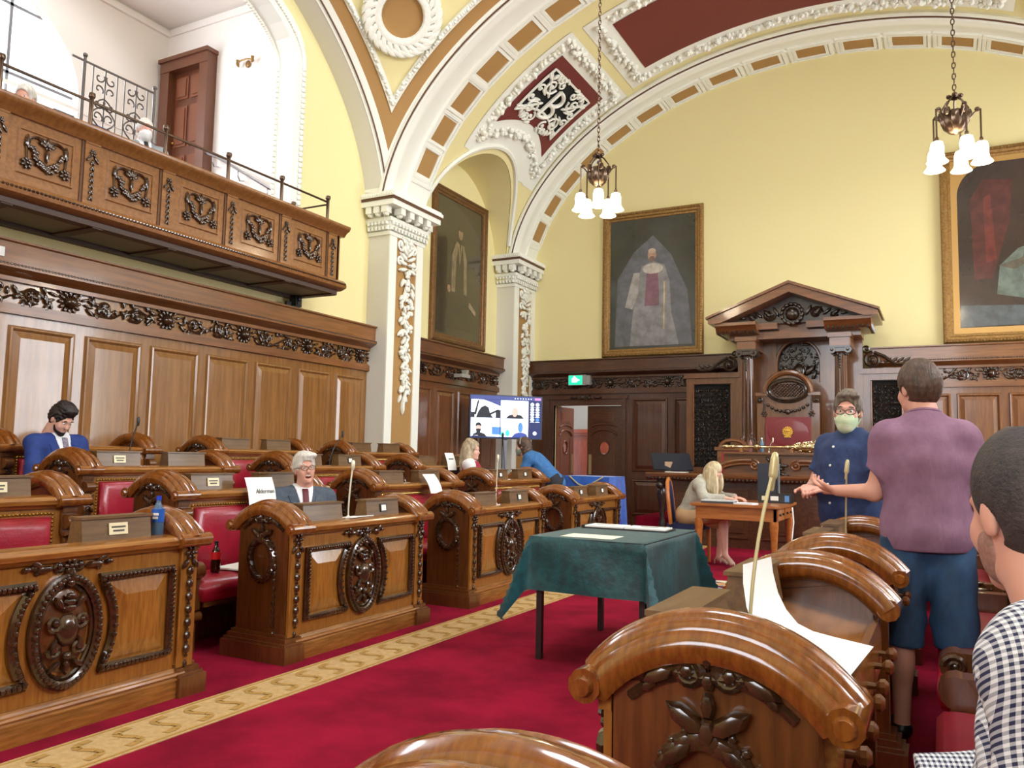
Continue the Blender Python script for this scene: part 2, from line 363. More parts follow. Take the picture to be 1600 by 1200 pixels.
dome = MB().grid(lambda r, a: (CX+r*cos(a), CY+r*sin(a), 8.32+3.1*sqrt(max(0, 1-(r/5.42)**2))), [5.42, 5.38, 5.2, 4.9, 4.4, 3.7, 2.9, 2.2, 1.75], lins(0, 2*pi, 49))
put('dome', dome, CE, mats=plaster, smooth=60)
put('roof_plate', MB().grid(lambda u, v: (CX+u*(5.43+v*4.5), CY+(1 if v < 2 else 1)*0+0, 0), [0], [0]), CE, mats=plaster) if False else None
# flat closing slabs between dome edge and walls so no daylight leaks
# barrel vaults with lunettes (far bay and near bay)
BA, BB = 5.55, 3.87
def vault(y0, y1, LYc, hw, lb):
    def bt(y): return math.asin(min(1, lb/BB*sqrt(max(0, 1-((y-LYc)/hw)**2))))
    ys = [LYc-hw] + [LYc-hw*cos(t) for t in lins(0, pi, 41)][1:-1] + [LYc+hw]
    ys = [y0]+[y for y in ys if y0 < y < y1]+[y1]
    mb = MB().grid(lambda y, u: (CX-BA*cos(bt(y)+(pi-2*bt(y))*u), y, ZC+BB*sin(bt(y)+(pi-2*bt(y))*u)), ys, lins(0, 1, 61))
    v = put('barrel_vault', mb, CE, mats=wall_y, smooth=50)
    for sd in (-1, 1):
        yy = [y for y in ys if abs(y-LYc) <= hw]
        put('lunette', MB().grid(lambda y, u: (mx((XL-.01)+(CX-BA*cos(bt(y))-XL)*u, sd), y, ZC+lb*sqrt(max(0, 1-((y-LYc)/hw)**2))), yy, lins(0, 1, 4)), v, mats=wall_y, smooth=50)
    return v, bt
V2, bt2 = vault(10.45, 13.6, 12.03, 1.52, 1.85)
vault(YF, -2.25, -4.6, 2.2, 1.85)
def VP(y, t, n=0): return Vector((CX-(BA-n)*cos(t), y, ZC+(BB-n)*sin(t)))
def vx(x): return math.acos(max(-1, min(1, (CX-x)/BA)))
def fruit(path, r=.05, step=.05, seed=1, spread=.05):
    mb = MB(); rr = random.Random(seed); P = [Vector(p) for p in path]
    for a, b in zip(P, P[1:]):
        k = max(1, int((b-a).length/step))
        for i in range(k):
            for _ in range(3):
                c = a.lerp(b, (i+rr.random())/k)+Vector([rr.uniform(-spread, spread) for _ in range(3)])
                mb.ball(c, rr.uniform(.45, .9)*r, 5, 4)
    return mb
def zth(z): return math.asin(min(1, (z-ZC)/BB))
# monogram panel on the left haunch (and its twin on the right)
def mono(sd):
    Q = (lambda y, t, n=0: VP(y, t, n)) if sd < 0 else (lambda y, t, n=0: VP(y, pi-t, n))
    zr = lambda y: 6.74+.26*max(0, 1-((y-12.2)/.95)**2)
    zg = lambda y: 6.96+.22*max(0, 1-((y-12.15)/.8)**2)
    t1 = vx(-5.24); tg = vx(-5.43)
    ys = lins(11.33, 13.08, 19); us = lins(0, 1, 9)
    rp = put('maroon_panel', MB().grid(lambda y, u: Q(y, zth(zr(y))+(t1-zth(zr(y)))*u, .02), ys, us), V2, mats=maroon, smooth=60)
    yg = lins(11.47, 12.86, 17)
    put('grille_ground', MB().grid(lambda y, u: Q(y, zth(zg(y))+(tg-zth(zg(y)))*u, .03), yg, us), rp, mats=black_void, smooth=60)
    gr = MB()
    edge = [Q(y, zth(zg(y)), .05) for y in yg] + [Q(12.86, zth(zg(12.86))+(tg-zth(zg(12.86)))*u, .05) for u in us[1:]] + [Q(y, tg, .05) for y in yg[::-1][1:]] + [Q(11.47, zth(zg(11.47))+(tg-zth(zg(11.47)))*u, .05) for u in us[::-1][1:-1]]
    gr.tube(edge, .022, 5, closed=True)
    # local frame in the middle of the panel for the scrolls
    tm = (zth(7.0)+tg)/2; o = Q(12.16, tm, .055); ux = Vector((0, 1, 0)); uy = (Q(12.16, tm+.05)-Q(12.16, tm)).normalized(); un = ux.cross(uy); 
    if un.dot(Vector((CX, 12.16, 5))-o) < 0: un = -un
    lo = MB(); w = .034
    B = [(-.10, -.22), (-.10, .22)]
    lo.tube([(-.13, -.26, .02), (-.13, .27, .02)], .036, 6)
    for cy, ry, rx in ((.13, .14, .24), (-.13, .14, .27)):
        lo.tube([(-.13+rx*sin(t)*1.0, cy+ry*cos(t), .03) for t in lins(0, pi, 13)], .036, 6)
    for sgx in (-1, 1):
        for sgy in (-1, 1):
            lo.spiral(sgx*.42, sgy*.24, .16, 1.4, .026, sgx*sgy, 0 if sgx < 0 else pi, 0, 5)
            lo.spiral(sgx*.22, sgy*.37, .10, 1.3, .022, -sgx*sgy, pi/2, 0, 5)
            lo.spiral(sgx*.60, sgy*.10, .09, 1.2, .022, -sgx*sgy, 0, 0, 5)
            for j in range(5): lo.leaf(sgx*(.25+.08*j), sgy*(.05+.06*j), atan2(sgy*(.8+.1*j), sgx), .17, .05, .0)
            [lo.leaf(sgx*(.12+.11*q_), sgy*(.44-.03*q_), atan2(sgy*.6, sgx*(1-.3*q_)), .15, .06) for q_ in range(5)]; lo.spiral(sgx*.36, sgy*.42, .075, 1.3, .022, sgx*sgy, 0); lo.leaf(sgx*.58, sgy*.30, atan2(sgy, sgx*2), .16, .06); lo.leaf(sgx*.36, sgy*.05, atan2(sgy*.3, sgx), .2, .05)
    Mg = FR(o, ux, uy, un)
    lo.v = [tuple(Mg @ Vector(p)) for p in lo.v]; gr.add(lo.v, lo.f)
    put('monogram_grille', gr, rp, mats=plaster)
    # fruit frame and flat white margins
    ya, yb, tt = 11.17, 13.26, vx(-5.05)
    low = [Q(y, zth(6.5+.33*max(0, 1-((y-12.2)/1.0)**2)), .03) for y in lins(ya, yb, 14)]
    path = low + [Q(yb, zth(6.5)+(tt-zth(6.5))*u, .03) for u in lins(.1, 1, 8)] + [Q(y, tt, .03) for y in lins(yb, ya, 12)] + [Q(ya, zth(6.5)+(tt-zth(6.5))*u, .03) for u in lins(1, 0, 8)]
    put('fruit_moulding', fruit(path, .062, .05, 11 if sd < 0 else 12, .055), rp, mats=plaster, smooth=60)
    flat = MB()
    for yA, yB in ((11.0, 11.34), (13.07, 13.5)): flat.grid(lambda y, u: Q(y, zth(6.3)+(vx(-4.95)-zth(6.3))*u, .012), lins(yA, yB, 4), lins(0, 1, 10))
    flat.grid(lambda y, u: Q(y, t1+(vx(-4.93)-t1)*u, .012), lins(11.0, 13.5, 10), lins(0, 1, 4))
    flat.grid(lambda y, u: Q(y, zth(zr(y)-.0)*u+(1-u)*max(bt2(y)+.03, zth(6.32)), .010), lins(11.0, 13.45, 26), lins(0, 1, 4))
    put('white_margin', flat, rp, mats=plaster, smooth=60)
    # half-round mould along the lunette edge
    put('lunette_mould', MB().tube([Q(y, bt2(y)+.035, .02) for y in [12.03-1.5*cos(t) for t in lins(.25, pi-.25, 41)]], .045, 6), rp, mats=plaster)
mono(-1); mono(1)
# crown panel
t1, t2 = vx(-4.42), pi-vx(-4.42)
cp = put('maroon_panel', MB().grid(lambda y, t: VP(y, t, .02), lins(11.42, 13.0, 4), lins(t1, t2, 41)), V2, mats=maroon, smooth=60)
path = [VP(y, t1-.035, .04) for y in lins(11.25, 13.2, 12)] + [VP(13.2, t, .04) for t in lins(t1, t2, 44)] + [VP(y, t2+.035, .04) for y in lins(13.2, 11.25, 12)] + [VP(11.25, t, .04) for t in lins(t2, t1, 44)]
put('fruit_moulding', fruit(path, .06, .06, 21, .055), cp, mats=plaster, smooth=60)
mg = MB()
for yA, yB in ((11.08, 11.43), (12.99, 13.4)): mg.grid(lambda y, t: VP(y, t, .012), lins(yA, yB, 4), lins(t1-.06, t2+.06, 41))
for tA, tB in ((t1-.075, t1), (t2, t2+.075)): mg.grid(lambda y, t: VP(y, t, .012), lins(11.08, 13.4, 8), lins(tA, tB, 4))
put('white_margin', mg, cp, mats=plaster, smooth=60)
# roof slab that keeps daylight out above the vaults
put('roof_slab', MB().box(XL-.3, XR+.3, YF-.3, CY-5.6, 8.75, 8.9).box(XL-.3, XR+.3, CY+5.6, YB+.3, 8.75, 8.9).box(XL-4.2, CX-5.6, -2.2, 10.2, 9.2, 9.35).box(CX+5.6, XR+4.2, -2.2, 10.2, 9.2, 9.35), CE, mats=plaster)

# ---- pilasters
def pilaster(sd, y0, y1, n):
    xa, xf = mx(XL, sd), mx(-7.22, sd); s = 1 if sd < 0 else -1
    def bx(mb, d0, d1, ya, yb, z0, z1):
        a, b = sorted((mx(XL+d0, sd), mx(XL+d1, sd))); return mb.box(a, b, ya, yb, z0, z1)
    D = .38
    t = struct(put('trim_%d' % n, bx(MB(), -.02, D, y0, y1, 0, 4.55), mats=plaster_grey), 'tall plaster pilaster with carved drop and bracketed capital')
    m = MB(); w = y1-y0
    bx(m, D, D+.02, y0, y0+w*.2, .3, 4.5); bx(m, D, D+.02, y1-w*.2, y1, .3, 4.5)
    put('face_border', m, t, mats=plaster)
    put('face_panel', bx(MB(), D, D+.004, y0+w*.2, y1-w*.2, .3, 4.5), t, mats=ochre)
    cp_ = MB()
    bx(cp_, -.02, D+.03, y0-.03, y1+.03, 4.50, 4.56); bx(cp_, -.02, D+.05, y0-.05, y1+.05, 4.62, 4.70)
    bx(cp_, -.02, D+.07, y0-.07, y1+.07, 4.70, 4.76); bx(cp_, -.02, D+.20, y0-.20, y1+.20, 4.90, 4.98); bx(cp_, -.02, D+.23, y0-.23, y1+.23, 5.02, 5.07); bx(cp_, -.02, D+.21, y0-.21, y1+.21, 5.07, 5.10)
    put('capital', cp_, t, mats=plaster)
    put('capital_line', bx(MB(), -.02, D+.215, y0-.215, y1+.215, 4.98, 5.02), t, mats=brown_line)
    dn = MB(); nb = 12
    for i in range(nb):
        yy = y0-.06+(w+.12)*(i+.5)/nb; dn.ball((mx(XL+D+.085, sd), yy, 4.665), (.028, .026, .03), 6, 4); bx(dn, D+.03, D+.075, yy-.018, yy+.018, 4.565, 4.62)
    for i in range(6):
        dd = .02+(D+.02)*(i+.5)/6
        for yy, sg in ((y0-.085, -1), (y1+.085, 1)):
            dn.ball((mx(XL+dd, sd), yy, 4.665), (.026, .028, .03), 6, 4); bx(dn, dd-.018, dd+.018, min(yy, yy-sg*.045), max(yy, yy-sg*.045), 4.565, 4.62)
    for i in range(4):
        yy = y0-.02+(w+.04)*(i+.5)/4; bx(dn, D+.05, D+.18, yy-.055, yy+.055, 4.80, 4.90); dn.ball((mx(XL+D+.11, sd), yy, 4.79), (.06, .05, .04), 6, 4)
    for i in range(3):
        dd = .04+(D+.05)*(i+.5)/3
        for yy in (y0-.18, y1+.06): bx(dn, dd-.05, dd+.05, yy, yy+.12, 4.80, 4.90); dn.ball((mx(XL+dd, sd), yy+.06, 4.79), (.05, .06, .04), 6, 4)
    for i in range(26): dn.ball((mx(XL+D+.22, sd), y0-.22+(w+.44)*(i+.5)/26, 5.05), (.022, .024, .024), 5, 4)
    for i in range(14):
        for yy in (y0-.225, y1+.225): dn.ball((mx(XL+.0+(D+.22)*(i+.5)/14, sd), yy, 5.05), (.024, .022, .024), 5, 4)
    put('dentils', dn, t, mats=plaster)
    # carved festoon drop on the face
    cv = MB(); rr = random.Random(n); h = w*.30
    for sg in (-1, 1):
        cv.spiral(sg*h*.62, 1.06, h*.45, 1.5, .028, sg, pi/2, 0); cv.spiral(sg*h*.7, .80, h*.3, 1.3, .024, -sg, 0, 0)
        for j in range(5): cv.leaf(0, .95-.06*j, pi/2+sg*(.4+.35*j), .24, .07, .01)
    cv.rosette(0, 1.1, .11, .03)
    for i in range(120):
        z = .72-1.95*(i/120)**.95; wd = h*(.62-.30*(i/120)); a = rr.uniform(0, 2*pi)
        if rr.random() < .45: cv.ball((rr.uniform(-wd, wd), z, .03), rr.uniform(.022, .05), 6, 4)
        else: cv.leaf(rr.uniform(-wd, wd)*.8, z, rr.uniform(-2.6, -.5), rr.uniform(.1, .18), .055, .015)
    cv.leaf(0, -1.25, -pi/2, .28, .07); cv.leaf(-.04, -1.2, -2.0, .16, .05); cv.leaf(.04, -1.2, -1.1, .16, .05)
    put('carved_drop', cv, t, (onX if sd < 0 else onXn)(mx(XL+D+.012, sd), (y0+y1)/2, 3.35), mats=plaster)
n = 1
for sd in (-1, 1):
    for ya, yb in ((9.59, 10.46), (13.6, YB)): pilaster(sd, ya, yb, n); n += 1

# ---- oak wainscot: profile levels shared by every wall
def frieze_mesh(L, seed):
    mb = MB(); rr = random.Random(seed); k = max(1, round(L/.37)); st = L/k
    for i in range(k):
        x = st*(i+.5); 
        if i % 3 == 1:
            mb.ball((x, 0, .035), .062, 10, 6)
            for a in lins(0, 2*pi, 13)[:-1]: mb.leaf(x+cos(a)*.05, sin(a)*.05, a, .075, .045, .0)
            for sg in (-1, 1):
                for j in range(4): mb.leaf(x+sg*(.08+.03*j), (.02-.03*(j-1.5)), (0 if sg > 0 else pi)+sg*(.8-.5*j), .12, .035, .005)
        else:
            sg = 1 if (i % 3 == 0) else -1
            mb.spiral(x-sg*.01, .0, .092, 1.5, .021, sg, pi*1.2 if sg > 0 else -pi*.2, 0, 5); mb.rosette(x-sg*.01, .005, .04, .01, 5)
            mb.tube([(x-sg*(.18-.36*t), .07*sin(3*t)*sg-.03, .012) for t in lins(0, 1, 7)], [.010, .014, .017, .017, .014, .012, .006], 5)
            for j in range(16): mb.leaf(x+rr.uniform(-.17, .17), rr.uniform(-.075, .075), rr.uniform(0, 2*pi), rr.uniform(.07, .13), .042, .004)
    return mb
def rope(mb, p0, p1, r, step):
    p0, p1 = Vector(p0), Vector(p1); k = int((p1-p0).length/step)
    for i in range(k): mb.ball(p0.lerp(p1, (i+.5)/k), (r, r, r), 6, 4)
    return mb
def wainscot(name, F, L, panels, zb=0, upper=oak, col=wall_oak, col_h=wall_oak_y, cv=carved, seed=1, hole=None, frieze=True, lower=True, label=None):
    """F: frame with local x along the wall, y up, z out of it; panels: list of (x0, x1)"""
    M = F; D = .05; mb = MB()
    spans = [(0, L)] if not hole else [(0, hole[0]), (hole[1], L)]
    for a, b in spans: mb.box(a, b, zb, 2.46, 0, D)
    if hole: mb.box(hole[0], hole[1], hole[2], 2.46, 0, D)
    t = struct(put(name, mb, None, M, mats=col), label)
    c = MB(); c.box(0, L, 2.46, 2.54, 0, D+.05); c.box(0, L, 2.54, 2.56, 0, D+.03)
    c.box(0, L, 2.76, 2.80, 0, D+.05); c.prism([(0, 2.80), (D+.06, 2.80), (D+.17, 2.86), (D+.17, 2.885), (D+.14, 2.90), (D+.14, 3.09), (D+.17, 3.10), (D+.17, 3.12), (0, 3.12)], 'x', 0, L, Matrix(((1, 0, 0, 0), (0, 0, 1, 0), (0, 1, 0, 0), (0, 0, 0, 1))))
    put('cornice', c, t, mats=col_h)
    put('rope_moulding', rope(MB(), (0, 2.888, D+.165), (L, 2.888, D+.165), .014, .032), t, mats=cv)
    put('frieze_board', MB().box(0, L, 2.56, 2.76, 0, D+.0), t, mats=col)
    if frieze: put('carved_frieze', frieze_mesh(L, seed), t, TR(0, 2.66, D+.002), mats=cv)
    pc = {}
    for a, b in panels:
        w = round(b-a, 3); rows = [(1.0 if lower and zb < .3 else zb+.12, 2.36)] + ([(zb+.2, .86)] if lower and zb < .3 else [])
        for z0, z1 in rows:
            if (w, z0, z1) not in pc:
                m = MB(); bw = .05
                # bolection mould
                prof = [(0, 0), (.012, .028), (.03, .030), (.045, .012), (.05, 0)]
                ring = lambda d: [(d, z0+d), (w-d, z0+d), (w-d, z1-d), (d, z1-d)]
                for (d0, h0), (d1, h1) in zip(prof, prof[1:]):
                    r0, r1 = ring(d0), ring(d1)
                    for e in range(4): f_ = (e+1) % 4; m.add([(*r0[e], h0), (*r0[f_], h0), (*r1[f_], h1), (*r1[e], h1)], [(0, 1, 2, 3)])
                r0, r1 = ring(.05), ring(.11)
                for e in range(4): f_ = (e+1) % 4; m.add([(*r0[e], .0), (*r0[f_], .0), (*r1[f_], .020), (*r1[e], .020)], [(0, 1, 2, 3)])
                m.add([(*p, .020) for p in r1], [(0, 1, 2, 3)])
                pc[(w, z0, z1)] = m.mesh('panel', col, 25)
            put('panel', pc[(w, z0, z1)], t, TR(a, 0, D+.001))
    return t
P1 = [(4.33+.757*i, 4.98+.757*i) for i in range(-7, 7)]
wainscot('trim_5', onX(XL, -1.3, 0), 10.89, [(a+1.3, b+1.3) for a, b in P1], zb=.45, seed=3, label='long oak wainscot with carved frieze behind the left benches')
wainscot('trim_6', onX(XL, 10.46, 0), 3.14, [(.25, .85), (.98, 1.58), (1.71, 2.31), (2.44, 3.0)], col=mat('wainscot_brown_oak', (120, 74, 40), .28, coat=.35, noise=(7, (94, 54, 28), (5, .4, 5))), col_h=mat('wainscot_brown_oak_h', (112, 68, 36), .3, coat=.3, noise=(7, (88, 52, 26), (.4, 5, 5))), seed=4, label='oak wainscot in the far left corner bay')
bx_ = -7.22
wainscot('trim_7', onY(bx_, YB, 0), 4.1, [(2.12, 2.80), (2.91, 3.24)], col=dk, col_h=dk_y, cv=dkcarve, seed=5, hole=(.5, 1.9, 2.26), label='dark wainscot around the double door on the end wall')
wainscot('trim_8', onY(-1.0, YB, 0), 4.9, [(.64, 1.14), (1.22, 1.82), (1.92, 2.52), (2.62, 3.22), (3.32, 3.92), (4.02, 4.62)], col=mat('wainscot_mid_oak', (128, 82, 42), .28, coat=.35, noise=(7, (104, 62, 30), (5, .4, 5))), col_h=mat('wainscot_mid_oak_h', (134, 86, 44), .3, coat=.3, noise=(7, (106, 64, 30), (.4, 5, 5))), seed=6, label='oak wainscot on the end wall right of the throne')
wainscot('trim_9', onXn(XR, 9.59, 0), 10.89, [(.1+.757*i, .75+.757*i) for i in range(14)], zb=.45, seed=7, frieze=False, label='oak wainscot behind the right benches')
# ================================================================== GALLERIES, BALCONY
glass_m = bpy.data.materials.new('window_glass'); glass_m.use_nodes = True
_nt = glass_m.node_tree; _nt.nodes.clear(); _o = _nt.nodes.new('ShaderNodeOutputMaterial'); _mx = _nt.nodes.new('ShaderNodeMixShader'); _t = _nt.nodes.new('ShaderNodeBsdfTransparent'); _g = _nt.nodes.new('ShaderNodeBsdfGlossy')
_g.inputs['Roughness'].default_value = .02; _mx.inputs[0].default_value = .06; _nt.links.new(_t.outputs[0], _mx.inputs[1]); _nt.links.new(_g.outputs[0], _mx.inputs[2]); _nt.links.new(_mx.outputs[0], _o.inputs[0])
GX = -10.9
def gallery(sd, n):
    X0, X1 = mx(GX, sd), mx(GX-.25, sd); a, b = min(X0, X1), max(X0, X1); mb = MB()
    ya, yb, zo, zs, rise, top = 1.2, 7.0, 5.2, 6.25, 1.7, 9.3
    mb.box(a, b, -.5, ya, 3, top).box(a, b, yb, 8.8, 3, top).box(a, b, ya, yb, 3, zo)
    ys = [CY-2.9*cos(t) for t in lins(0, pi, 21)]; zz = [zs+rise*sin(t) for t in lins(0, pi, 21)]
    for (y0, z0), (y1, z1) in zip(zip(ys, zz), zip(ys[1:], zz[1:])):
        mb.add([(X0, y0, z0), (X0, y1, z1), (X0, y1, top), (X0, y0, top), (X1, y0, z0), (X1, y1, z1), (X1, y1, top), (X1, y0, top)], [(0, 1, 2, 3), (7, 6, 5, 4), (0, 4, 5, 1), (2, 6, 7, 3)])
    struct(put('wall_gallery_%d' % n, mb, mats=white_wall, smooth=0))
    a, b = sorted((mx(GX-.25, sd), mx(XL-.3, sd)))
    struct(put('wall_gallery_%d' % (n+1), MB().box(a, b, 8.45, 8.7, 3, 9.3), mats=white_wall)); struct(put('wall_gallery_%d' % (n+2), MB().box(a, b, -.5, -.25, 3, 9.3), mats=white_wall))
    struct(put('ceiling_gallery_%d' % n, MB().box(a, b, -.5, 8.7, 8.0, 8.15), mats=white_wall))
    f_ = MB()
    for k, (xa, xb, z) in enumerate(((-7.95, -8.6, 3.5), (-8.6, -9.3, 4.0), (-9.3, -10.0, 4.5), (-10.0, GX, 5.0))):
        c, d = sorted((mx(xa, sd), mx(xb, sd))); f_.box(c, d, -.25, 8.45, 3.2, z)
    struct(put('floor_gallery_%d' % n, f_, mats=mat('gallery_carpet', (120, 60, 60), .9)))
    # window: frame, bars, panes
    w = struct(put('window_%d' % ((n+2)//3), MB().tube([(mx(GX-.1, sd), y, z) for y, z in [(ya, zo)]+list(zip(ys, zz))+[(yb, zo)]], .05, 6, closed=True), mats=plaster))
    def ztop(y): return zs+rise*sqrt(max(0, 1-((y-CY)/2.9)**2))
    lead = mat('window_lead', (120, 120, 126), .5)
    ycs = lins(ya, yb, 7)
    for y in ycs[1:-1]: put('glazing_bar', MB().box(*sorted((mx(GX-.08, sd), mx(GX-.12, sd))), y-.02, y+.02, zo, ztop(y)), w, mats=lead)
    for z in (6.25, 7.2):
        h = 2.9 if z <= zs else 2.9*sqrt(1-((z-zs)/rise)**2); put('glazing_bar', MB().box(*sorted((mx(GX-.08, sd), mx(GX-.12, sd))), CY-h, CY+h, z-.02, z+.02), w, mats=lead)
    for y0, y1 in zip(ycs, ycs[1:]):
        pts = [(y0, zo), (y1, zo)]+[(y, ztop(y)) for y in lins(y1, y0, 5)]
        put('pane', MB().add([(mx(GX-.1, sd), y, z) for y, z in pts], [tuple(range(len(pts)))]), w, mats=glass_m)
gallery(-1, 1); gallery(1, 4)
rw = struct(put('window_3', MB().tube([(-4.6, YF-.1, 2.8), (.9, YF-.1, 2.8), (.9, YF-.1, 6.6), (-4.6, YF-.1, 6.6)], .06, 6, closed=True), mats=plaster))
for x in (-2.77, -.93): put('glazing_bar', MB().box(x-.03, x+.03, YF-.14, YF-.08, 2.8, 6.6), rw, mats=plaster)
for x0, x1 in ((-4.6, -2.77), (-2.77, -.93), (-.93, .9)): put('pane', MB().add([(x0, YF-.1, 2.8), (x1, YF-.1, 2.8), (x1, YF-.1, 6.6), (x0, YF-.1, 6.6)], [(0, 1, 2, 3)]), rw, mats=glass_m)
for wn, y0, y1, z0, z1, ny, zs_ in ((4, 10.75, 13.35, .9, 5.6, 3, (2.0, 3.2, 4.4)), (5, 8.1, 9.4, 3.4, 5.4, 2, (4.4,))):
    tw_ = struct(put('window_%d' % wn, MB().tube([(XR+.16, y0, z0), (XR+.16, y1, z0), (XR+.16, y1, z1), (XR+.16, y0, z1)], .05, 6, closed=True), mats=plaster)); ye = lins(y0, y1, ny+1)
    for y in ye[1:-1]: put('glazing_bar', MB().box(XR+.13, XR+.19, y-.025, y+.025, z0, z1), tw_, mats=plaster)
    for z in zs_: put('glazing_bar', MB().box(XR+.13, XR+.19, y0, y1, z-.02, z+.02), tw_, mats=plaster)
    for ya_, yb_ in zip(ye, ye[1:]): put('pane', MB().add([(XR+.16, ya_, z0), (XR+.16, yb_, z0), (XR+.16, yb_, z1), (XR+.16, ya_, z1)], [(0, 1, 2, 3)]), tw_, mats=glass_m)
gallery_oak = mat('balcony_oak', (146, 98, 52), .32, coat=.35, noise=(5, (122, 78, 38), (.5, 5, 5)))
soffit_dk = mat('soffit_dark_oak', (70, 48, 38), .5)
# dado line and cornice on the gallery walls
struct(put('trim_11', MB().box(GX, GX+.02, -.25, 8.45, 6.05, 6.10).box(GX, -7.92, 8.42, 8.45, 7.86, 7.95).box(GX, GX+.05, -.25, 8.45, 7.86, 7.95), mats=white_wall), 'thin white dado and cornice lines in the gallery')
# ---- gallery door on the end wall
dr = struct(put('door_1', MB().box(-10.62, -9.92, 8.40, 8.45, 5.0, 7.2), mats=mat('door_brown_oak', (112, 62, 40), .35, coat=.3, noise=(5, (88, 46, 28), (5, 5, .5)))), 'brown panelled door at the end of the gallery')
m = MB(); m.box(-10.82, -10.62, 8.27, 8.45, 5.0, 7.16).box(-9.94, -9.76, 8.27, 8.45, 5.0, 7.16).box(-10.82, -9.76, 8.26, 8.45, 7.16, 7.32).box(-10.84, -9.74, 8.23, 8.45, 7.32, 7.38)
put('door_frame', m, dr, mats=mat('door_frame_oak', (104, 60, 40), .35, coat=.3))
for z0, z1 in ((6.72, 7.08), (5.95, 6.60), (5.1, 5.8)):
    for x0 in (-10.57, -10.24): put('panel', MB().box(x0, x0+.27, 8.385, 8.40, z0, z1).box(x0+.04, x0+.23, 8.372, 8.385, z0+.04, z1-.04), dr, mats=mat('door_panel_oak', (124, 70, 44), .35, coat=.3))
put('door_handle', MB().lathe([(.02, 0), (.03, .03), (.015, .05)], (0, 0, 0), 8, TR(-10.57, 8.39, 6.02) @ RX(rad(90))), dr, mats=brass)
# ---- balcony
BXF, BY1, BY0 = -6.83, 8.07, -.2
bal = tag(empty('balcony', (BXF, CY, 3.4)), 'carved oak balcony front projecting from the left wall below the gallery', 'balcony')
def bput(name, mb, mats, smooth=38, M=None):   # world-space mesh under the balcony
    return put(name, mb, bal, TR(-BXF, -CY, -3.4) @ (M if M is not None else Matrix.Identity(4)), mats=mats, smooth=smooth)
bput('front_board', MB().box(BXF-.06, BXF-.01, BY0, BY1-.05, 3.44, 4.06), gallery_oak)
bput('side_board', MB().box(XL, BXF-.01, BY1-.08, BY1-.03, 3.44, 4.06), gallery_oak)
cap_p = [(-.12, 4.03), (.02, 4.03), (.06, 4.08), (.10, 4.10), (.12, 4.13), (.12, 4.155), (-.14, 4.155)]
bput('top_rail', MB().prism([(BXF+x, z) for x, z in cap_p], 'y', BY0, BY1+.02).box(XL, BXF, BY1-.12, BY1+.05, 4.08, 4.155), gallery_oak)
bput('base_moulding', MB().prism([(BXF-.1, 3.46), (BXF+.01, 3.46), (BXF+.05, 3.43), (BXF+.07, 3.39), (BXF+.06, 3.36), (BXF-.02, 3.33), (BXF-.1, 3.33)], 'y', BY0, BY1+.04).box(XL, BXF, BY1-.1, BY1+.03, 3.36, 3.44), gallery_oak)
bput('rope_moulding', rope(MB(), (BXF+.065, BY0, 3.405), (BXF+.065, BY1+.03, 3.405), .016, .036), carved)
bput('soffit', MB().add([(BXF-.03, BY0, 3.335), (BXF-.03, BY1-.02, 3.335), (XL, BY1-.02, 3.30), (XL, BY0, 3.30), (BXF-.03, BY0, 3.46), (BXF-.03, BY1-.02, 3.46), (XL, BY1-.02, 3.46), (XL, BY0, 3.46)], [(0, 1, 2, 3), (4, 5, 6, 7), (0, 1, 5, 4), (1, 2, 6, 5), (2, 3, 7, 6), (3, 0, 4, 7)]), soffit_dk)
sp = MB()
for y in np.arange(BY1-.06, BY0, -.83): sp.box(XL, BXF-.05, y-.05, y+.05, 3.27, 3.34)
sp.box(BXF-.16, BXF-.04, BY0, BY1-.02, 3.28, 3.34).box(XL, XL+.10, BY0, BY1-.02, 3.26, 3.32)
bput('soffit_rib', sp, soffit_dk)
put('soffit_panel', MB().box(XL+.12, BXF-.18, BY0+.05, BY1-.1, 3.288, 3.296), bal, TR(-BXF, -CY, -3.4), mats=mat('soffit_bounce_green', (140, 150, 128), .6))  # greenish light bounced off the wall is put into the panel colour
fest = MB()
for sg in (-1, 1):
    fest.rosette(sg*.17, -.10, .055, .012, 7); fest.tube([(sg*.17, -.05, .012), (sg*.185, .10, .012), (sg*.17, .15, .012)], .010, 5); fest.leaf(sg*.17, .15, -pi/2, .14, .05); fest.leaf(sg*.15, .13, -pi/2+sg*.5, .10, .04); fest.leaf(sg*.19, .13, -pi/2-sg*.4, .10, .04)
    fest.tube([(sg*.17*t, .10-.02*t*0+.05*sin(3*t), .014) for t in lins(.15, 1, 6)], [.014, .016, .014, .012, .01, .008], 5)
rr = random.Random(2)
for t in lins(-1, 1, 15):
    y = .03-.14*(1-t*t)
    for _ in range(3): fest.ball((t*.125+rr.uniform(-.02, .02), y+rr.uniform(-.025, .025), .016), rr.uniform(.016, .028), 6, 4)
for a in lins(.3, pi-.3, 5): fest.leaf(0, .09, a, .09, .035, .01)
fest.leaf(0, .08, -pi/2, .14, .04, .01); fest.rosette(0, .10, .04, .02)
fest_me = fest.mesh('carved_festoon', carved)
drop = MB(); drop.rosette(0, .19, .035, .008); drop.leaf(-.01, .17, -2.2, .09, .03); drop.leaf(.01, .17, -.95, .09, .03)
for i in range(7):
    z = .12-.055*i; drop.leaf(-.002, z, -1.9, .05, .022, .004); drop.leaf(.002, z, -1.25, .05, .022, .004); drop.ball((0, z-.01, .012), (.011, .022, .011), 6, 4)
drop_me = drop.mesh('carved_drop', carved)
strip = MB().box(-.07, .07, -.30, .30, 0, .022).box(-.075, .075, .27, .31, 0, .03).mesh('pilaster_strip', gallery_oak)
fp = MB(); hw, hh = .255, .20
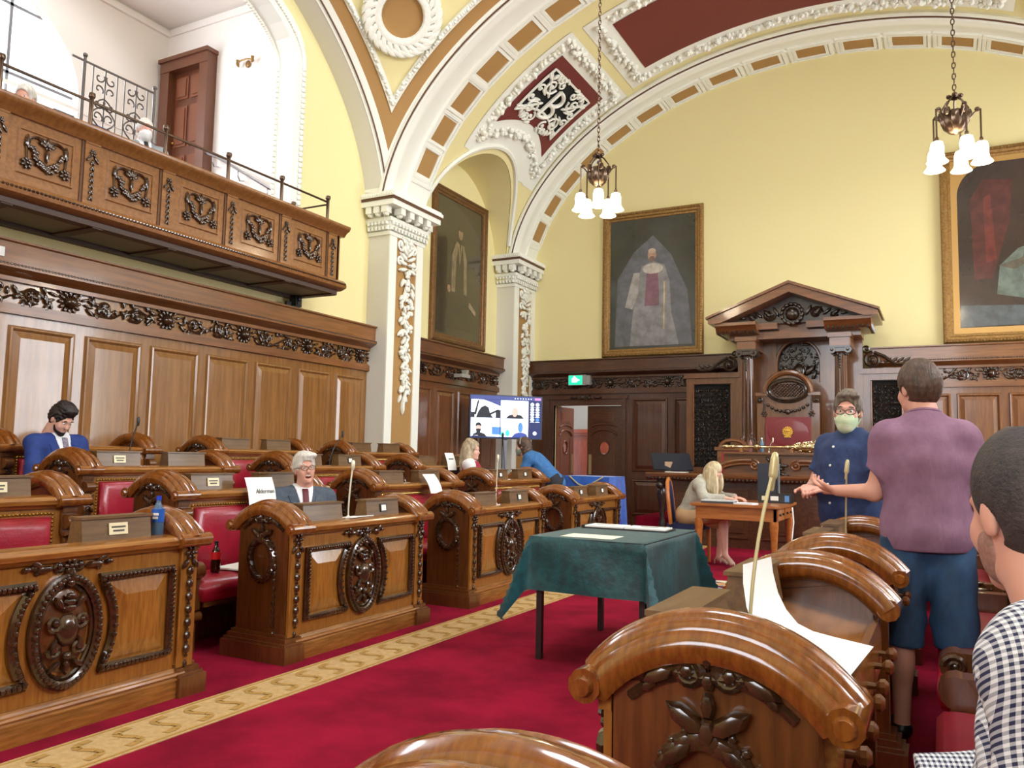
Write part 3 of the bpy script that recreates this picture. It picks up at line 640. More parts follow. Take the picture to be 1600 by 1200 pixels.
for (a, h0), (b, h1) in zip(((1.0, .0), (.96, .014), (.92, .014)), ((.96, .014), (.92, .014), (.90, .0))):
    ro = [(-hw*a, -hh*a), (hw*a, -hh*a), (hw*a, hh*a), (-hw*a, hh*a)]; ri = [(-hw*b, -hh*b), (hw*b, -hh*b), (hw*b, hh*b), (-hw*b, hh*b)]
    for e in range(4): g_ = (e+1) % 4; fp.add([(*ro[e], h0), (*ro[g_], h0), (*ri[g_], h1), (*ri[e], h1)], [(0, 1, 2, 3)])
fp.box(-hw*.9, hw*.9, -hh*.9, hh*.9, -.004, .001); fp_me = fp.mesh('panel', gallery_oak)
jb = MB().box(-.012, .012, -.3, .3, 0, .012).mesh('joint', mat('joint_shadow_oak', (84, 50, 26), .4))
for i in range(10):
    yp = 7.87-.83*i; F = TR(-BXF, -CY, -3.4)
    put('pilaster_strip', strip, bal, F @ onX(BXF-.01, yp, 3.745)); put('carved_drop', drop_me, bal, F @ onX(BXF+.013, yp, 3.745))
    if i < 9:
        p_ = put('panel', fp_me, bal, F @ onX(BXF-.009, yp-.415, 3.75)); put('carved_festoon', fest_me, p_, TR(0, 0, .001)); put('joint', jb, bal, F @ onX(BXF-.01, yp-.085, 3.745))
put('carved_drop', drop_me, bal, TR(-BXF, -CY, -3.4) @ FR((BXF-.12, BY1-.028, 3.745), (-1, 0, 0), (0, 0, 1), (0, 1, 0)))
# brass guard rail on the balcony
rail = tag(empty('guard_rail', (BXF-.1, CY, 4.155)), 'slim bronze guard rail with round posts on top of the balcony', 'railing')
F = TR(-(BXF-.1), -CY, -4.155); xr = BXF-.1
pm = MB().lathe([(.02, 0), (.02, .33), (.028, .34), (.034, .36), (.03, .385), (.018, .39)], n=10).mesh('post', bronze)
for i in range(6): put('post', pm, rail, F @ TR(xr, 7.88-.825*i, 4.155))
put('post', pm, rail, F @ TR(XL+.08, 7.88, 4.155))
put('rail', MB().tube([(xr, 7.88, 4.46), (xr, 3.7, 4.46)], .014, 8).tube([(xr, 7.88, 4.43), (XL+.08, 7.88, 4.43)], .012, 8), rail, F, mats=bronze)
# wrought iron stair screen behind it
scr = tag(empty('iron_screen', (-7.72, 5.41, 3.47)), 'tall scrolled wrought iron screen panel with posts in the gallery', 'screen')
F = TR(7.72, -5.41, -3.47); sx_ = -7.72
put('post', MB().tube([(sx_, 5.0, 3.47), (sx_, 5.0, 5.27)], .016, 8).ball((sx_, 5.0, 5.28), .026, 8, 6), scr, F, mats=iron); put('post', MB().tube([(sx_, 5.84, 3.47), (sx_, 5.84, 5.27)], .016, 8).ball((sx_, 5.84, 5.28), .026, 8, 6), scr, F, mats=iron)
put('top_rail', MB().tube([(sx_, 4.86, 5.22), (sx_, 5.84, 5.22)], .012, 8), scr, F, mats=iron)
for yc in (5.24, 5.61):
    m = MB(); m.tube([(-.2, -.9, 0), (-.2, .62, 0)], .010, 5); m.tube([(.2, -.9, 0), (.2, .62, 0)], .010, 5); m.tube([(0, -.9, 0), (0, .62, 0)], .012, 5)
    for sg in (-1, 1):
        for y, r, k in ((.48, .09, 1), (.30, .08, -1), (.08, .10, 1), (-.12, .09, -1), (-.36, .10, 1), (-.58, .09, -1)):
            m.tube([(sg*(.10+r*(1-.8*t)*cos(k*(2.6+5.2*t))), y+r*(1-.8*t)*sin(k*(2.6+5.2*t)), 0) for t in lins(0, 1, 15)], .012, 5)
        m.tube([(sg*.10*sin(pi*t), .02+.16*t, 0) for t in lins(0, 1, 9)], .011, 5); m.tube([(sg*(.02+.17*sin(pi*t)), -.30+.36*t, 0) for t in lins(0, 1, 9)], .011, 5)
    put('scroll_panel', m, scr, F @ onX(sx_, yc, 4.78) @ Matrix.Scale(.70, 4), mats=iron)
# sloping wall handrail below the door
hr = tag(empty('handrail', (-9.0, 8.3, 4.8)), 'sloping steel handrail with hooks on the white gallery end wall', 'handrail')
F = TR(9.0, -8.3, -4.8)
put('rail', MB().tube([(-9.75, 8.32, 5.72), (-9.5, 8.32, 5.62), (-8.35, 8.32, 4.95)], .022, 8), hr, F, mats=steel)
for x, z in ((-9.6, 5.66), (-9.05, 5.36), (-8.45, 5.01)): put('bracket', MB().tube([(x, 8.44, z-.14), (x, 8.36, z-.16), (x, 8.32, z-.1), (x, 8.32, z-.02)], .010, 6), hr, F, mats=steel)
# wall sconce on the gallery end wall
scn = tag(empty('wall_sconce', (-9.08, 8.4, 7.0)), 'small gilt wall sconce on the white gallery end wall', 'wall light')
put('arm', MB().tube([(-.16, 0, .0), (-.12, -.04, .05), (-.05, -.05, .06), (.05, -.05, .06), (.12, -.04, .05), (.17, -.02, .02)], .012, 6).ball((0, .03, .03), (.05, .02, .06), 8, 6), scn, mats=gilt)
for sg in (-1, 1): put('candle_cup', MB().lathe([(.01, -.03), (.025, 0), (.02, .04), (.028, .06)], (sg*.15, -.03, .03), 8), scn, mats=gilt)
# small things on the left wall
tag(put('wall_switch', MB().box(0, .012, 0, .075, 0, .085).box(.012, .016, .02, .055, .025, .06), None, TR(XL+.192, 4.09, 2.945), mats=plate_w), 'small white switch plate on the wainscot cornice', 'switch')
cm = tag(empty('security_camera', (XL+.12, 7.9, 3.121)), 'small black camera on a bracket on top of the wainscot', 'camera')
put('base', MB().box(-.05, .05, -.05, .08, 0, .02).box(-.02, .02, -.12, -.04, 0, .07), cm, mats=black); put('body', MB().box(-.05, .06, 0, .11, .02, .17).box(.06, .07, .02, .09, .04, .09), cm, mats=black); put('lens', MB().lathe([(.03, 0), (.034, .02), (.02, .03)], (0, 0, 0), 10, TR(.06, .055, .12) @ RY(rad(90))), cm, mats=mat('lens_glass', (60, 60, 70), .1))
# ================================================================== DESKS AND BENCHES
def dup(root, M=None, parent=None):
    r = root.copy(); COL.objects.link(r); r.parent = parent
    if M is not None: r.matrix_local = M
    for ch in root.children: dup(ch, None, r)
    return r
HL = .71                                    # half length to the outer end face
CR, CCX = .2976, -.205; CCZ = .89-CR
def cap_mesh(sg):
    prof = [(.565, -.01), (.555, .02), (.565, .045), (.585, .054), (.602, .046), (.606, .030), (.614, .048), (.632, .064), (.654, .066), (.672, .056), (.678, .036), (.686, .050), (.700, .054), (.714, .044), (.717, .030), (.728, .034), (.744, .018), (.748, -.005), (.73, -.03), (.60, -.03)]
    a0 = math.asin(.235/CR); rings = []
    for a in lins(-a0, a0, 23):
        rings.append([(CCX+(CR+n)*sin(a), sg*o, CCZ+(CR+n)*cos(a)) for o, n in prof])
    mb = MB().loft(rings)
    for s2 in (-1, 1):                      # little rolled ends
        x, z = CCX+s2*(CR+.02)*sin(a0), CCZ+(CR+.02)*cos(a0)
        mb.tube([(x, sg*.565, z), (x, sg*.75, z)], .036, 10); mb.tube([(x, sg*.74, z), (x, sg*.765, z)], [.026, .018], 10)
    return mb
def end_panel(sg, z0=.1):
    a0 = math.asin(.21/CR); poly = [(-.005, z0), (-.005, CCZ+CR*cos(a0))] + [(CCX+(CR-.012)*sin(a), CCZ+(CR-.012)*cos(a)) for a in lins(a0, -a0, 15)] + [(-.405, z0)]
    return MB().prism(poly, 'y', min(sg*.63, sg*HL), max(sg*.63, sg*HL))
def end_arch_mould(sg):
    a0 = math.asin(.2/CR); return MB().tube([(CCX+(CR-.055)*sin(a), sg*(HL+.002), CCZ+(CR-.055)*cos(a)) for a in lins(-a0, a0, 17)], .011, 5)
wre = MB(); N = 22                          # wreath hung from a bow with a husk drop (local plane)
for i in range(N):
    a = 2*pi*i/N; rx, ry = .098, .125
    wre.leaf(rx*cos(a), ry*sin(a)-.06, a+pi/2+.35, .07, .05, .004, .022); wre.ball((rx*cos(a)*.93, ry*sin(a)*.93-.06, .012), .013, 6, 4); wre.ball((rx*cos(a)*1.13, ry*sin(a)*1.13-.06, .008), .011, 5, 4)
for sg in (-1, 1):
    wre.leaf(0, .07, pi/2-sg*1.0, .10, .045, .008); wre.leaf(sg*.02, .06, -pi/2+sg*.9, .10, .04, .008)
    wre.spiral(sg*.042, .185, .032, 1.4, .013, sg, pi/2, 0); wre.leaf(sg*.06, .19, (-.45 if sg > 0 else pi+.45), .09, .034, .003); wre.leaf(sg*.10, .165, (-.7 if sg > 0 else pi+.7), .05, .024, .003)
wre.ball((0, .075, .02), (.02, .03, .018), 6, 4); wre.ball((0, .125, .014), (.016, .03, .016), 6, 4); wre.ball((0, .17, .012), (.014, .02, .014), 6, 4); wre.leaf(0, .19, pi/2, .06, .028, .006); wre.tube([(-.1, .185, .004), (0, .175, .006), (.1, .185, .004)], .012, 5)
for i in range(9): wre.ball((.112, -.10-.043*i, .012), (.013-.0006*i, .021, .013), 6, 4)
wre.leaf(.112, -.48, -pi/2, .05, .02)
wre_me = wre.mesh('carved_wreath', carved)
husk = MB(); husk.rosette(0, .26, .038, .006); husk.leaf(-.015, .23, -2.1, .06, .03); husk.leaf(.015, .23, -1.0, .06, .03)
for i in range(7): husk.ball((0, .17-.066*i, .012), (.017, .027, .016), 7, 4); husk.ball((0, .136-.066*i, .01), (.010, .010, .010), 5, 4)
husk.leaf(0, -.28, -pi/2, .05, .022); husk_me = husk.mesh('husk_drop', carved)
bow = MB()                                  # crest over the oval
for sg in (-1, 1):
    bow.spiral(sg*.05, .0, .03, 1.3, .013, sg, pi/2); bow.leaf(sg*.07, -.005, 0 if sg > 0 else pi, .10, .035, .006); bow.leaf(sg*.12, .0, .5 if sg > 0 else pi-.5, .08, .03, .006); bow.spiral(sg*.155, .0, .024, 1.2, .011, -sg, -pi/2); bow.leaf(sg*.17, .0, (0 if sg > 0 else pi), .05, .025, .004)
bow.rosette(0, 0, .035, .012); bow.leaf(0, 0, -pi/2, .09, .045, .012); bow.ball((0, -.075, .018), .026, 7, 5)
bow_me = bow.mesh('carved_crest', carved)
OVX, OVZ = .152, .235
ov = MB().tube([(OVX*cos(a), OVZ*sin(a), .012) for a in lins(0, 2*pi, 41)[:-1]], .024, 6, closed=True)
for i in range(48): a = 2*pi*i/48; ov.ball((OVX*1.0*cos(a), OVZ*1.0*sin(a), .032), .015, 5, 4)
ov.tube([(OVX*.82*cos(a), OVZ*.86*sin(a), .010) for a in lins(0, 2*pi, 41)[:-1]], .009, 5, closed=True)
ov_me = ov.mesh('oval_moulding', carved)
ct = MB(); ct.ball((0, 0, -.006), (.118, .195, .022), 20, 6)
ct_me = ct.mesh('oval_field', oak_end)
sh = MB().ball((0, .01, .012), (.055, .075, .03), 10, 6)
for sg in (-1, 1):
    sh.spiral(sg*.062, .045, .04, 1.4, .013, sg, pi if sg > 0 else 0, .008); sh.spiral(sg*.055, -.07, .034, 1.3, .012, -sg, 0 if sg > 0 else pi, .008); sh.leaf(sg*.03, .10, pi/2-sg*.6, .075, .035, .01); sh.leaf(sg*.025, -.12, -pi/2+sg*.9, .075, .03, .008); sh.leaf(sg*.05, -.02, -pi/2+sg*.3, .08, .03, .008)
for k in range(3): sh.ball((0, .105+.026*k, .016), (.04-.008*k, .016, .018), 8, 4)
sh.ball((0, -.105, .016), .022, 7, 5); sh.leaf(0, -.12, -pi/2, .07, .035, .008)
sh_me = sh.mesh('carved_shield', carved)
# side panel with one concave edge beside the oval (drawn for the left one, mirrored for the right)
def side_panel(sg):
    z0, z1 = .215, .675; outer, inner = .575, .235
    def edge(z, d):                          # inner boundary follows the oval
        return .215*sqrt(max(.05, 1-((z-.435)/.275)**2))+d
    def loop(d):
        pts = [(outer-d, z0+d), (outer-d, z1-d)]
        pts += [(edge(z, d), z) for z in lins(z1-d, z0+d, 11)]
        return [(sg*x, z) for x, z in pts]
    mb = MB(); lo = [(p[0], p[1]) for p in loop(.022)]
    mb.tube([(x, z, .010) for x, z in lo], .023, 5, closed=True)
    P = lo+[lo[0]]
    for (xa, za), (xb, zb) in zip(P, P[1:]):
        k = max(1, int(sqrt((xa-xb)**2+(za-zb)**2)/.022))
        for i in range(k): t = (i+.5)/k; mb.ball((xa+(xb-xa)*t, za+(zb-za)*t, .028), .014, 5, 4)
    fld = MB(); o = loop(.045); c = (sg*(edge(.45, 0)+outer)/2, .45)
    i_ = [(c[0]+(x-c[0])*.52, c[1]+(z-c[1])*(.62 if z < .45 else .60)) for x, z in o]; n = len(o)
    fld.add([(x, z, 0) for x, z in o]+[(x, z, .017) for x, z in i_], [(j, (j+1) % n, (j+1) % n+n, j+n) for j in range(n)]+[tuple(range(n, 2*n))])
    return mb.mesh('panel_moulding', carved), fld.mesh('panel_field', oak_p, 8)
SPL, SPR = side_panel(-1), side_panel(1)
top_me = MB().prism([(-.02, .742), (.018, .745), (.032, .762), (.046, .768), (.05, .79), (.036, .806), (.01, .812), (-.05, .818), (-.06, .80), (-.06, .742)], 'y', -.63, .63).mesh('top_rail', oak_y)
desk_top_me = MB().prism([(-.05, .805), (-.40, .735), (-.40, .705), (-.05, .765)], 'y', -.63, .63).mesh('desk_top', oak_y)
drawer_me = MB().prism([(-.40, .60), (-.40, .742), (-.425, .75), (-.43, .70), (-.43, .60)], 'y', -.63, .63).mesh('drawer_rail', oak_y)
knob_me = MB().lathe([(.010, 0), (.008, .02), (.02, .03), (.022, .042), (.012, .052)], n=9).mesh('drawer_knob', oak_end)
front_me = MB().box(-.05, 0, -.64, .64, .08, .75).mesh('front_board', oak)
pl = MB().box(-.06, .035, -.66, .66, 0, .095).prism([(-.06, .095), (.035, .095), (.022, .115), (.020, .13), (.008, .145), (-.06, .145)], 'y', -.64, .64)
pl.tube([(.024, -.65, .112), (.024, .65, .112)], .014, 8).tube([(.036, -.65, .092), (.036, .65, .092)], .007, 6)
plinth_me = pl.mesh('plinth', oak_y)
def end_plinth(sg):
    mb = MB()
    for d, z0, z1 in ((.058, 0, .10), (.045, .10, .115), (.03, .115, .14), (.014, .14, .16)): mb.box(-.415-d, .0+d, *sorted((sg*(.60-.0), sg*(HL+d))), z0, z1)
    return mb
epl = {sg: end_plinth(sg).mesh('end_plinth', oak_end) for sg in (-1, 1)}; cap_me = {sg: cap_mesh(sg).mesh('arched_cap', oak_cap, 50) for sg in (-1, 1)}
enp = {sg: end_panel(sg).mesh('end_panel', oak_end) for sg in (-1, 1)}; ear = {sg: end_arch_mould(sg).mesh('arch_moulding', carved) for sg in (-1, 1)}
strip_me = MB().box(0, .018, -.05, .05, .145, .75).box(0, .028, -.055, .055, .735, .765).mesh('corner_strip', oak)
rbox_me = MB().prism([(.0, .0), (-.11, .0), (-.09, .115), (-.016, .115)], 'y', -.185, .185).box(-.102, -.004, -.195, .195, .110, .122).mesh('letter_box', mat('letter_box_oak', (118, 88, 54), .4, coat=.15, noise=(6, (94, 68, 40), (6, .6, 6))))
pl_me = [MB().box(0, .004, -.05, .05, -.028, .028).mesh('name_plate', plate_m), MB().box(0, .004, -.036, .036, -.028, .028).mesh('name_plate', mat('black_plate', (40, 38, 36), .4))]
pi_me = [MB().box(.004, .005, -.038, .038, .004, .012).box(.004, .005, -.03, .03, -.014, -.006).mesh('lettering', plate_ink, 0), MB().box(.004, .005, -.026, .026, -.02, .02).mesh('lettering', plate_w, 0)]
pin_me = MB().box(.005, .006, -.016, .016, .002, .012).box(.005, .006, -.018, .018, -.014, -.004).mesh('lettering_mark', plate_ink, 0)
def desk_common(t, cut=False):
    for sg in (-1, 1):
        e = put('end_panel', enp[sg], t); put('arch_moulding', ear[sg], e); put('end_plinth', epl[sg], t); put('arched_cap', cap_me[sg], t)
        Fw = FR((CCX, sg*(HL+.001), .655), (-sg*-1.0 if False else (1 if sg < 0 else -1), 0, 0), (0, 0, 1), (0, sg, 0)); put('carved_wreath', wre_me, e, Fw)
    put('top_rail', top_me, t); put('desk_top', desk_top_me, t); d = put('drawer_rail', drawer_me, t)
    for y in (-.5, -.32, -.08, .08, .32, .5): put('drawer_knob', knob_me, d, TR(-.43, y, .665) @ RY(rad(-90)))
def make_front_desk():
    t = empty('council_desk'); desk_common(t)
    put('front_board', front_me, t); put('plinth', plinth_me, t)
    for sg in (-1, 1): s_ = put('corner_strip', strip_me, t, TR(0, sg*.655, 0)); put('husk_drop', husk_me, s_, onX(.019, 0, .46))
    put('carved_crest', bow_me, t, onX(.002, 0, .725))
    o = put('oval_moulding', ov_me, t, onX(.001, 0, .435)); put('oval_field', ct_me, o); put('carved_shield', sh_me, o, TR(0, 0, .012))
    for me, f_ in (SPL, SPR): p_ = put('panel_moulding', me, t, onX(.001, 0, 0)); put('panel_field', f_, p_)
    return t
# rows behind: the front is an upholstered backrest
pad = MB(); ring = lambda x, d: [(x, -.55+d, .24+d), (x, .55-d, .24+d), (x, .55-d, .70-d), (x, -.55+d, .70-d)]
rs = [ring(.0, 0), ring(.022, .004), ring(.042, .02), ring(.054, .06), ring(.056, .14)]; pad.loft(rs)
pad_me = pad.mesh('backrest', red_leather, 80)
nl = MB()
for y in np.arange(-.56, .561, .0225): nl.ball((.006, y, .715), .008, 5, 4)
for z in np.arange(.24, .715, .0225):
    for sg in (-1, 1): nl.ball((.006, sg*.565, z), .008, 5, 4)
nail_me = nl.mesh('nail_heads', brass)
back_front_me = MB().box(-.05, 0, -.64, .64, -.17, .75).mesh('front_board', oak)
def bracket(sg):
    mb = MB(); y0, y1 = sorted((sg*.61, sg*.70))
    mb.box(-.02, .03, y0, y1, .72, .775).tube([(.035, y0+.01, .665), (.035, y1-.01, .665)], .042, 12).box(-.02, .02, y0, y1, .60, .73)
    mb.box(-.02, .05, y0+.005, y1-.005, .585, .61)
    pts = [(.02, .58), (.045, .54), (.04, .44), (.02, .36), (.0, .30), (-.02, .28), (-.02, .58)]; mb.prism(pts, 'y', y0+.012, y1-.012)
    return mb
brk = {sg: bracket(sg).mesh('scroll_bracket', oak_end) for sg in (-1, 1)}
bl = MB()
for i in range(4): bl.leaf(-.0, .12-.05*i, -2.2, .06, .025, .004); bl.leaf(0, .12-.05*i, -.95, .06, .025, .004)
bl.rosette(0, .13, .03, .008); bl_me = bl.mesh('carved_leaf', carved)
def make_back_desk():
    t = empty('council_desk'); desk_common(t); put('front_board', back_front_me, t)
    b = put('backrest', pad_me, t); put('nail_heads', nail_me, b)
    for sg in (-1, 1): s_ = put('scroll_bracket', brk[sg], t); put('carved_leaf', bl_me, s_, onX(.046, sg*.655, .46))
    return t
DY = {0: .235, 1: 2.345, 2: 4.455, 3: 6.565, 4: 8.675}
FXL = [-3.49, -4.505, -5.52, -6.535]
ordn = ['nearest', 'second', 'third', 'fourth', 'fifth']
fd, bdk = make_front_desk(), make_back_desk(); used = set()
def place(proto, M):
    if proto.name not in used: used.add(proto.name); proto.matrix_local = M; return proto
    return dup(proto, M)
rown = ['front row', 'second row', 'third row', 'back row']
dname = {(0, 1): 'large carved oak desk cut by the left picture edge', (0, 2): 'carved oak front desk where the laughing man sits', (0, 3): 'carved oak front desk left of the green covered table', (0, 4): 'farthest carved oak front desk on the left, beside the blue cloth'}
nplates = {}
def add_boxes(t, key, plates, ys=(-.36, .27)):
    for y, pk in zip(ys, plates):
        if pk is None: continue
        b = put('letter_box', rbox_me, t, TR(-.035, y, .808))
        if pk >= 0:
            p_ = put('name_plate', pl_me[pk], b, TR(-.004, 0, .060) @ RY(rad(-8))); put('lettering', pi_me[pk], p_)
PL = {(0, 1): (None, 0), (0, 2): (-1, 1), (0, 3): (-1, 1), (0, 4): (1, 1), (1, 1): (None, 0), (1, 2): (0, -1), (1, 3): (-1, -1), (1, 4): (1, 1), (2, 1): (0, None), (2, 2): (0, -1), (2, 3): (1, 1), (2, 4): (-1, -1), (3, 2): (None, None)}
where = {1: 'at the left picture edge', 2: 'behind the laughing man', 3: 'in the middle of the left side', 4: 'nearest the television'}
LEFT = {}
for r in range(4):
    for k in range(0, 5):
        if k == 0: continue
        t = place(fd if r == 0 else bdk, TR(FXL[r], DY[k], TZ[r]))
        tag(t, dname.get((r, k)) or 'red fronted oak desk, left %s, %s' % (rown[r], where[k]), 'desk', 'council desks on the left')
        LEFT[(r, k)] = t
FXR = [-.62, .395, 1.41]
rname = {0: 'oak desk with ribbed arched cap rising from the bottom picture edge', 1: 'near right oak desk holding a curled sheet of paper', 2: 'right oak desk beside the man in the purple shirt', 3: 'right oak desk behind the masked man', 4: 'farthest right oak desk beside the dais'}
RIGHT = {}
for r in range(3):
    for k in range(0, 5):
        if r and k == 0: continue
        t = dup(fd if r == 0 else bdk, TR(FXR[r], DY[k]-(.07 if k == 0 else 0), TZ[r]) @ RZ(pi))
        tag(t, rname[k] if r == 0 else 'red fronted oak desk, right %s, %s' % (rown[r], {1: 'beside the man in the checked shirt', 2: 'behind the man in the purple shirt', 3: 'second from the dais end', 4: 'at the dais end'}[k]), 'desk', 'council desks on the right')
        RIGHT[(r, k)] = t
for (r, k), t in LEFT.items(): add_boxes(t, (r, k), PL.get((r, k), (-1, -1)))
for (r, k), t in RIGHT.items():
    if k: add_boxes(t, ('R', r, k), (-1, -1), ys=(-.30, .42) if (r, k) == (0, 1) else (-.36, .27))
# ---- benches
seat = MB(); rg = lambda z, d: [(-.32+d, -.80+d, z), (.0-d, -.80+d, z), (.0-d, .80-d, z), (-.32+d, .80-d, z)]
seat.loft([rg(.30, .02), rg(.31, 0), rg(.36, -.015), rg(.41, -.012), rg(.44, .01), rg(.455, .05), rg(.458, .12)]); seat_me = seat.mesh('seat', red_leather, 80)
base_me = MB().box(-.32, -.02, -.78, .78, .27, .31).box(-.32, -.29, -.76, .76, 0, .27).mesh('seat_base', oak_end)
def arm(sg):
    mb = MB(); y0, y1 = sorted((sg*.80, sg*.90))
    mb.box(-.32, -.03, y0, y1, .26, .47).tube([(-.05, y0-.005, .50), (-.05, y1+.005, .50)], .055, 12).box(-.32, -.05, y0, y1, .44, .55).box(-.31, -.05, y0+.01, y1-.01, 0, .26)
    mb.tube([(-.04, y0-.006, .22), (-.04, y1+.006, .22)], .03, 10)
    return mb
arm_me = {sg: arm(sg).mesh('arm_rest', oak_end) for sg in (-1, 1)}
ac = MB(); ac.spiral(0, 0, .042, 1.6, .012, 1, 0); ac.leaf(-.04, -.02, pi+.4, .12, .04); ac.leaf(-.05, .02, pi-.3, .14, .04); ac.rosette(-.2, 0, .035, .004); ac_me = ac.mesh('carved_scroll', carved)
def make_bench():
    t = empty('bench'); put('seat', seat_me, t); put('seat_base', base_me, t)
    for sg in (-1, 1): a_ = put('arm_rest', arm_me[sg], t); put('carved_scroll', ac_me, a_, FR((-.05, sg*.902, .50), (1, 0, 0), (0, 0, 1), (0, sg, 0)))
    return t
bench = make_bench(); bw = {1: 'at the left picture edge', 2: 'where the laughing man sits', 3: 'in the middle of the left side', 4: 'nearest the television'}
for r in range(4):
    for k in (1, 2, 3, 4):
        x = FXL[r+1]+.42 if r < 3 else XL+.45
        t = place(bench, TR(x, DY[k], TZ[r]))
        tag(t, 'red leather bench behind the left %s desks, %s' % (rown[r], bw[k] if r == 0 else where[k]), 'bench', 'red benches on the left')
for r in range(2):
    for k in (1, 2, 3, 4):
        t = dup(bench, TR(FXR[r+1]-.42, DY[k], TZ[r]) @ RZ(pi))
        tag(t, 'red leather bench behind the right %s desks, %s' % (rown[r], {1: 'under the man in the checked shirt', 2: 'beside the man in the purple shirt', 3: 'second from the dais', 4: 'closest to the dais'}[k]), 'bench', 'red benches on the right')
# ================================================================== DAIS, THRONE, TABLES
AX = -2.07
dais = struct(put('floor_dais', MB().box(-4.3, .2, 12.35, YB, 0, .34).box(-3.2, -.9, 12.9, YB, .34, .45), mats=carpet), 'raised carpeted platform under the throne')
th_oak = mat('throne_oak', (116, 72, 36), .3, coat=.4, noise=(5, (92, 54, 28), (5, 5, .5)))
th_oak_x = mat('throne_oak_horizontal', (126, 78, 42), .3, coat=.4, noise=(5, (98, 58, 30), (.5, 5, 5)))
# ---- canopy
cn = tag(empty('throne_canopy', (AX, 13.4, .45)), 'tall carved canopy with pediment and fluted columns behind the throne', 'canopy')
def cput(name, mb, m, par=None, smooth=38): 
    return put(name, mb, par or cn, TR(-AX, -13.4, -.45) if par is None else None, mats=m, smooth=smooth)
bk = MB().box(-2.62, -1.52, 14.0, 14.1, .45, 2.6)
# back with arched recess
ar = [(-2.42+.0, 2.55)]+[(AX-.35*cos(a), 2.86+.40*sin(a)) for a in lins(0, pi, 17)]+[(-1.72, 2.55)]
for (xa, za), (xb, zb) in zip(ar, ar[1:]): bk.add([(xa, 14.0, za), (xb, 14.0, zb), (xb, 14.0, 3.36), (xa, 14.0, 3.36)], [(0, 1, 2, 3)])
bk.box(-3.05, -2.42, 13.96, 14.1, .45, 3.36).box(-1.72, -1.09, 13.96, 14.1, .45, 3.36)
cput('back_board', bk, th_oak)
cput('recess_board', MB().box(-2.5, -1.64, 14.1, 14.14, 1.6, 3.36), dkcarve)
rc_ = MB(); rr = random.Random(8)
for i in range(150):
    x, z = rr.uniform(-.33, .33), rr.uniform(2.2, 3.24)
    if z > 2.86 and (x/.35)**2+((z-2.86)/.40)**2 > .92: continue
    if rr.random() < .5: rc_.ball((x, z, .01), rr.uniform(.014, .032), 5, 4)
    else: rc_.leaf(x, z, rr.uniform(0, 6.3), rr.uniform(.07, .13), .035, .0)
for sg in (-1, 1): rc_.leaf(sg*.08, 2.66, pi/2-sg*.8, .26, .09, .02); rc_.leaf(sg*.2, 2.58, pi/2-sg*.4, .2, .07, .02); rc_.spiral(sg*.17, 2.75, .07, 1.4, .022, sg, 0, .02)
rc_.ball((0, 2.74, .04), (.10, .13, .05), 9, 6)
rc_.box(-.34, .34, 2.0, 2.95, -.02, .004); rc_.v = [(AX+x, 14.09-z, y) for x, y, z in rc_.v]; cput('carved_arms', rc_, dkcarve)
cput('arch_moulding', MB().tube([(x, 13.99, z) for x, z in ar], .026, 6), th_oak)
def column(x):
    c = cput('column', MB().lathe([(.125, 1.55), (.125, 1.62), (.105, 1.64), (.108, 1.7), (.098, 2.3), (.09, 2.92)], (x, 13.45, 0), 48, flute=.13, nf=16), mat('column_mahogany', (98, 62, 40), .2, coat=.7, noise=(5, (76, 46, 28), (5, 5, .5))))
    put('pedestal', MB().box(x-.15, x+.15, 13.3, 13.6, .45, 1.55).box(x-.17, x+.17, 13.28, 13.62, 1.47, 1.55).box(x-.18, x+.18, 13.27, 13.63, .45, .6), c, mats=th_oak)
    ca = MB()
    for sg in (-1, 1):
        for yy in (13.34, 13.56): ca.tube([(x+sg*.115, yy-.03, 2.985), (x+sg*.115, yy+.03, 2.985)], .055, 10); ca.ball((x+sg*.115, yy-.035, 2.985), .025, 6, 4)
    ca.box(x-.13, x+.13, 13.33, 13.57, 2.96, 3.02).box(x-.15, x+.15, 13.30, 13.60, 3.02, 3.05)
    for i in range(10): a = 2*pi*i/10; ca.ball((x+.095*cos(a), 13.45+.095*sin(a), 2.92), .025, 5, 4)
    for i in range(5): ca.ball((x, 13.34, 2.90-.045*i), (.03-.003*i, .02, .03), 6, 4)
    put('capital', ca, c, mats=dkcarve)
    put('entablature_block', MB().box(x-.14, x+.14, 13.31, 13.62, 3.05, 3.22).box(x-.17, x+.17, 13.28, 13.62, 3.18, 3.25).box(x-.15, x+.15, 13.33, 14.0, 3.05, 3.25), c, mats=th_oak_x)
column(AX-.71); column(AX+.71)
EY = 13.12
def eave(x0, x1): return MB().prism([(EY+.12, 3.30), (EY+.04, 3.40), (EY, 3.42), (EY, 3.47), (EY+.9, 3.47), (EY+.9, 3.30)], 'x', x0, x1)
cput('eaves', eave(AX-1.17, AX-.52).box(AX-.52, AX-.22, EY+.2, 14.0, 3.36, 3.46).add(*(lambda m: (m.v, m.f))(eave(AX+.5, AX+1.17))).box(AX+.22, AX+.5, EY+.2, 14.0, 3.36, 3.46).box(AX-1.0, AX+1.0, 13.45, 14.1, 3.22, 3.34).box(AX-1.05, AX+1.05, 13.52, 14.1, 3.34, 3.5), th_oak_x)
dent = MB()
for i in range(9): dent.ball((AX-1.12+.07*i, EY+.12, 3.335), (.03, .05, .045), 5, 4); dent.ball((AX+.56+.07*i, EY+.12, 3.335), (.03, .05, .045), 5, 4)
for i in range(7):
    for sg in (-1, 1): dent.ball((AX+sg*1.14, EY+.14+.10*i, 3.335), (.05, .03, .045), 5, 4)
cput('bracket_course', dent, dkcarve)
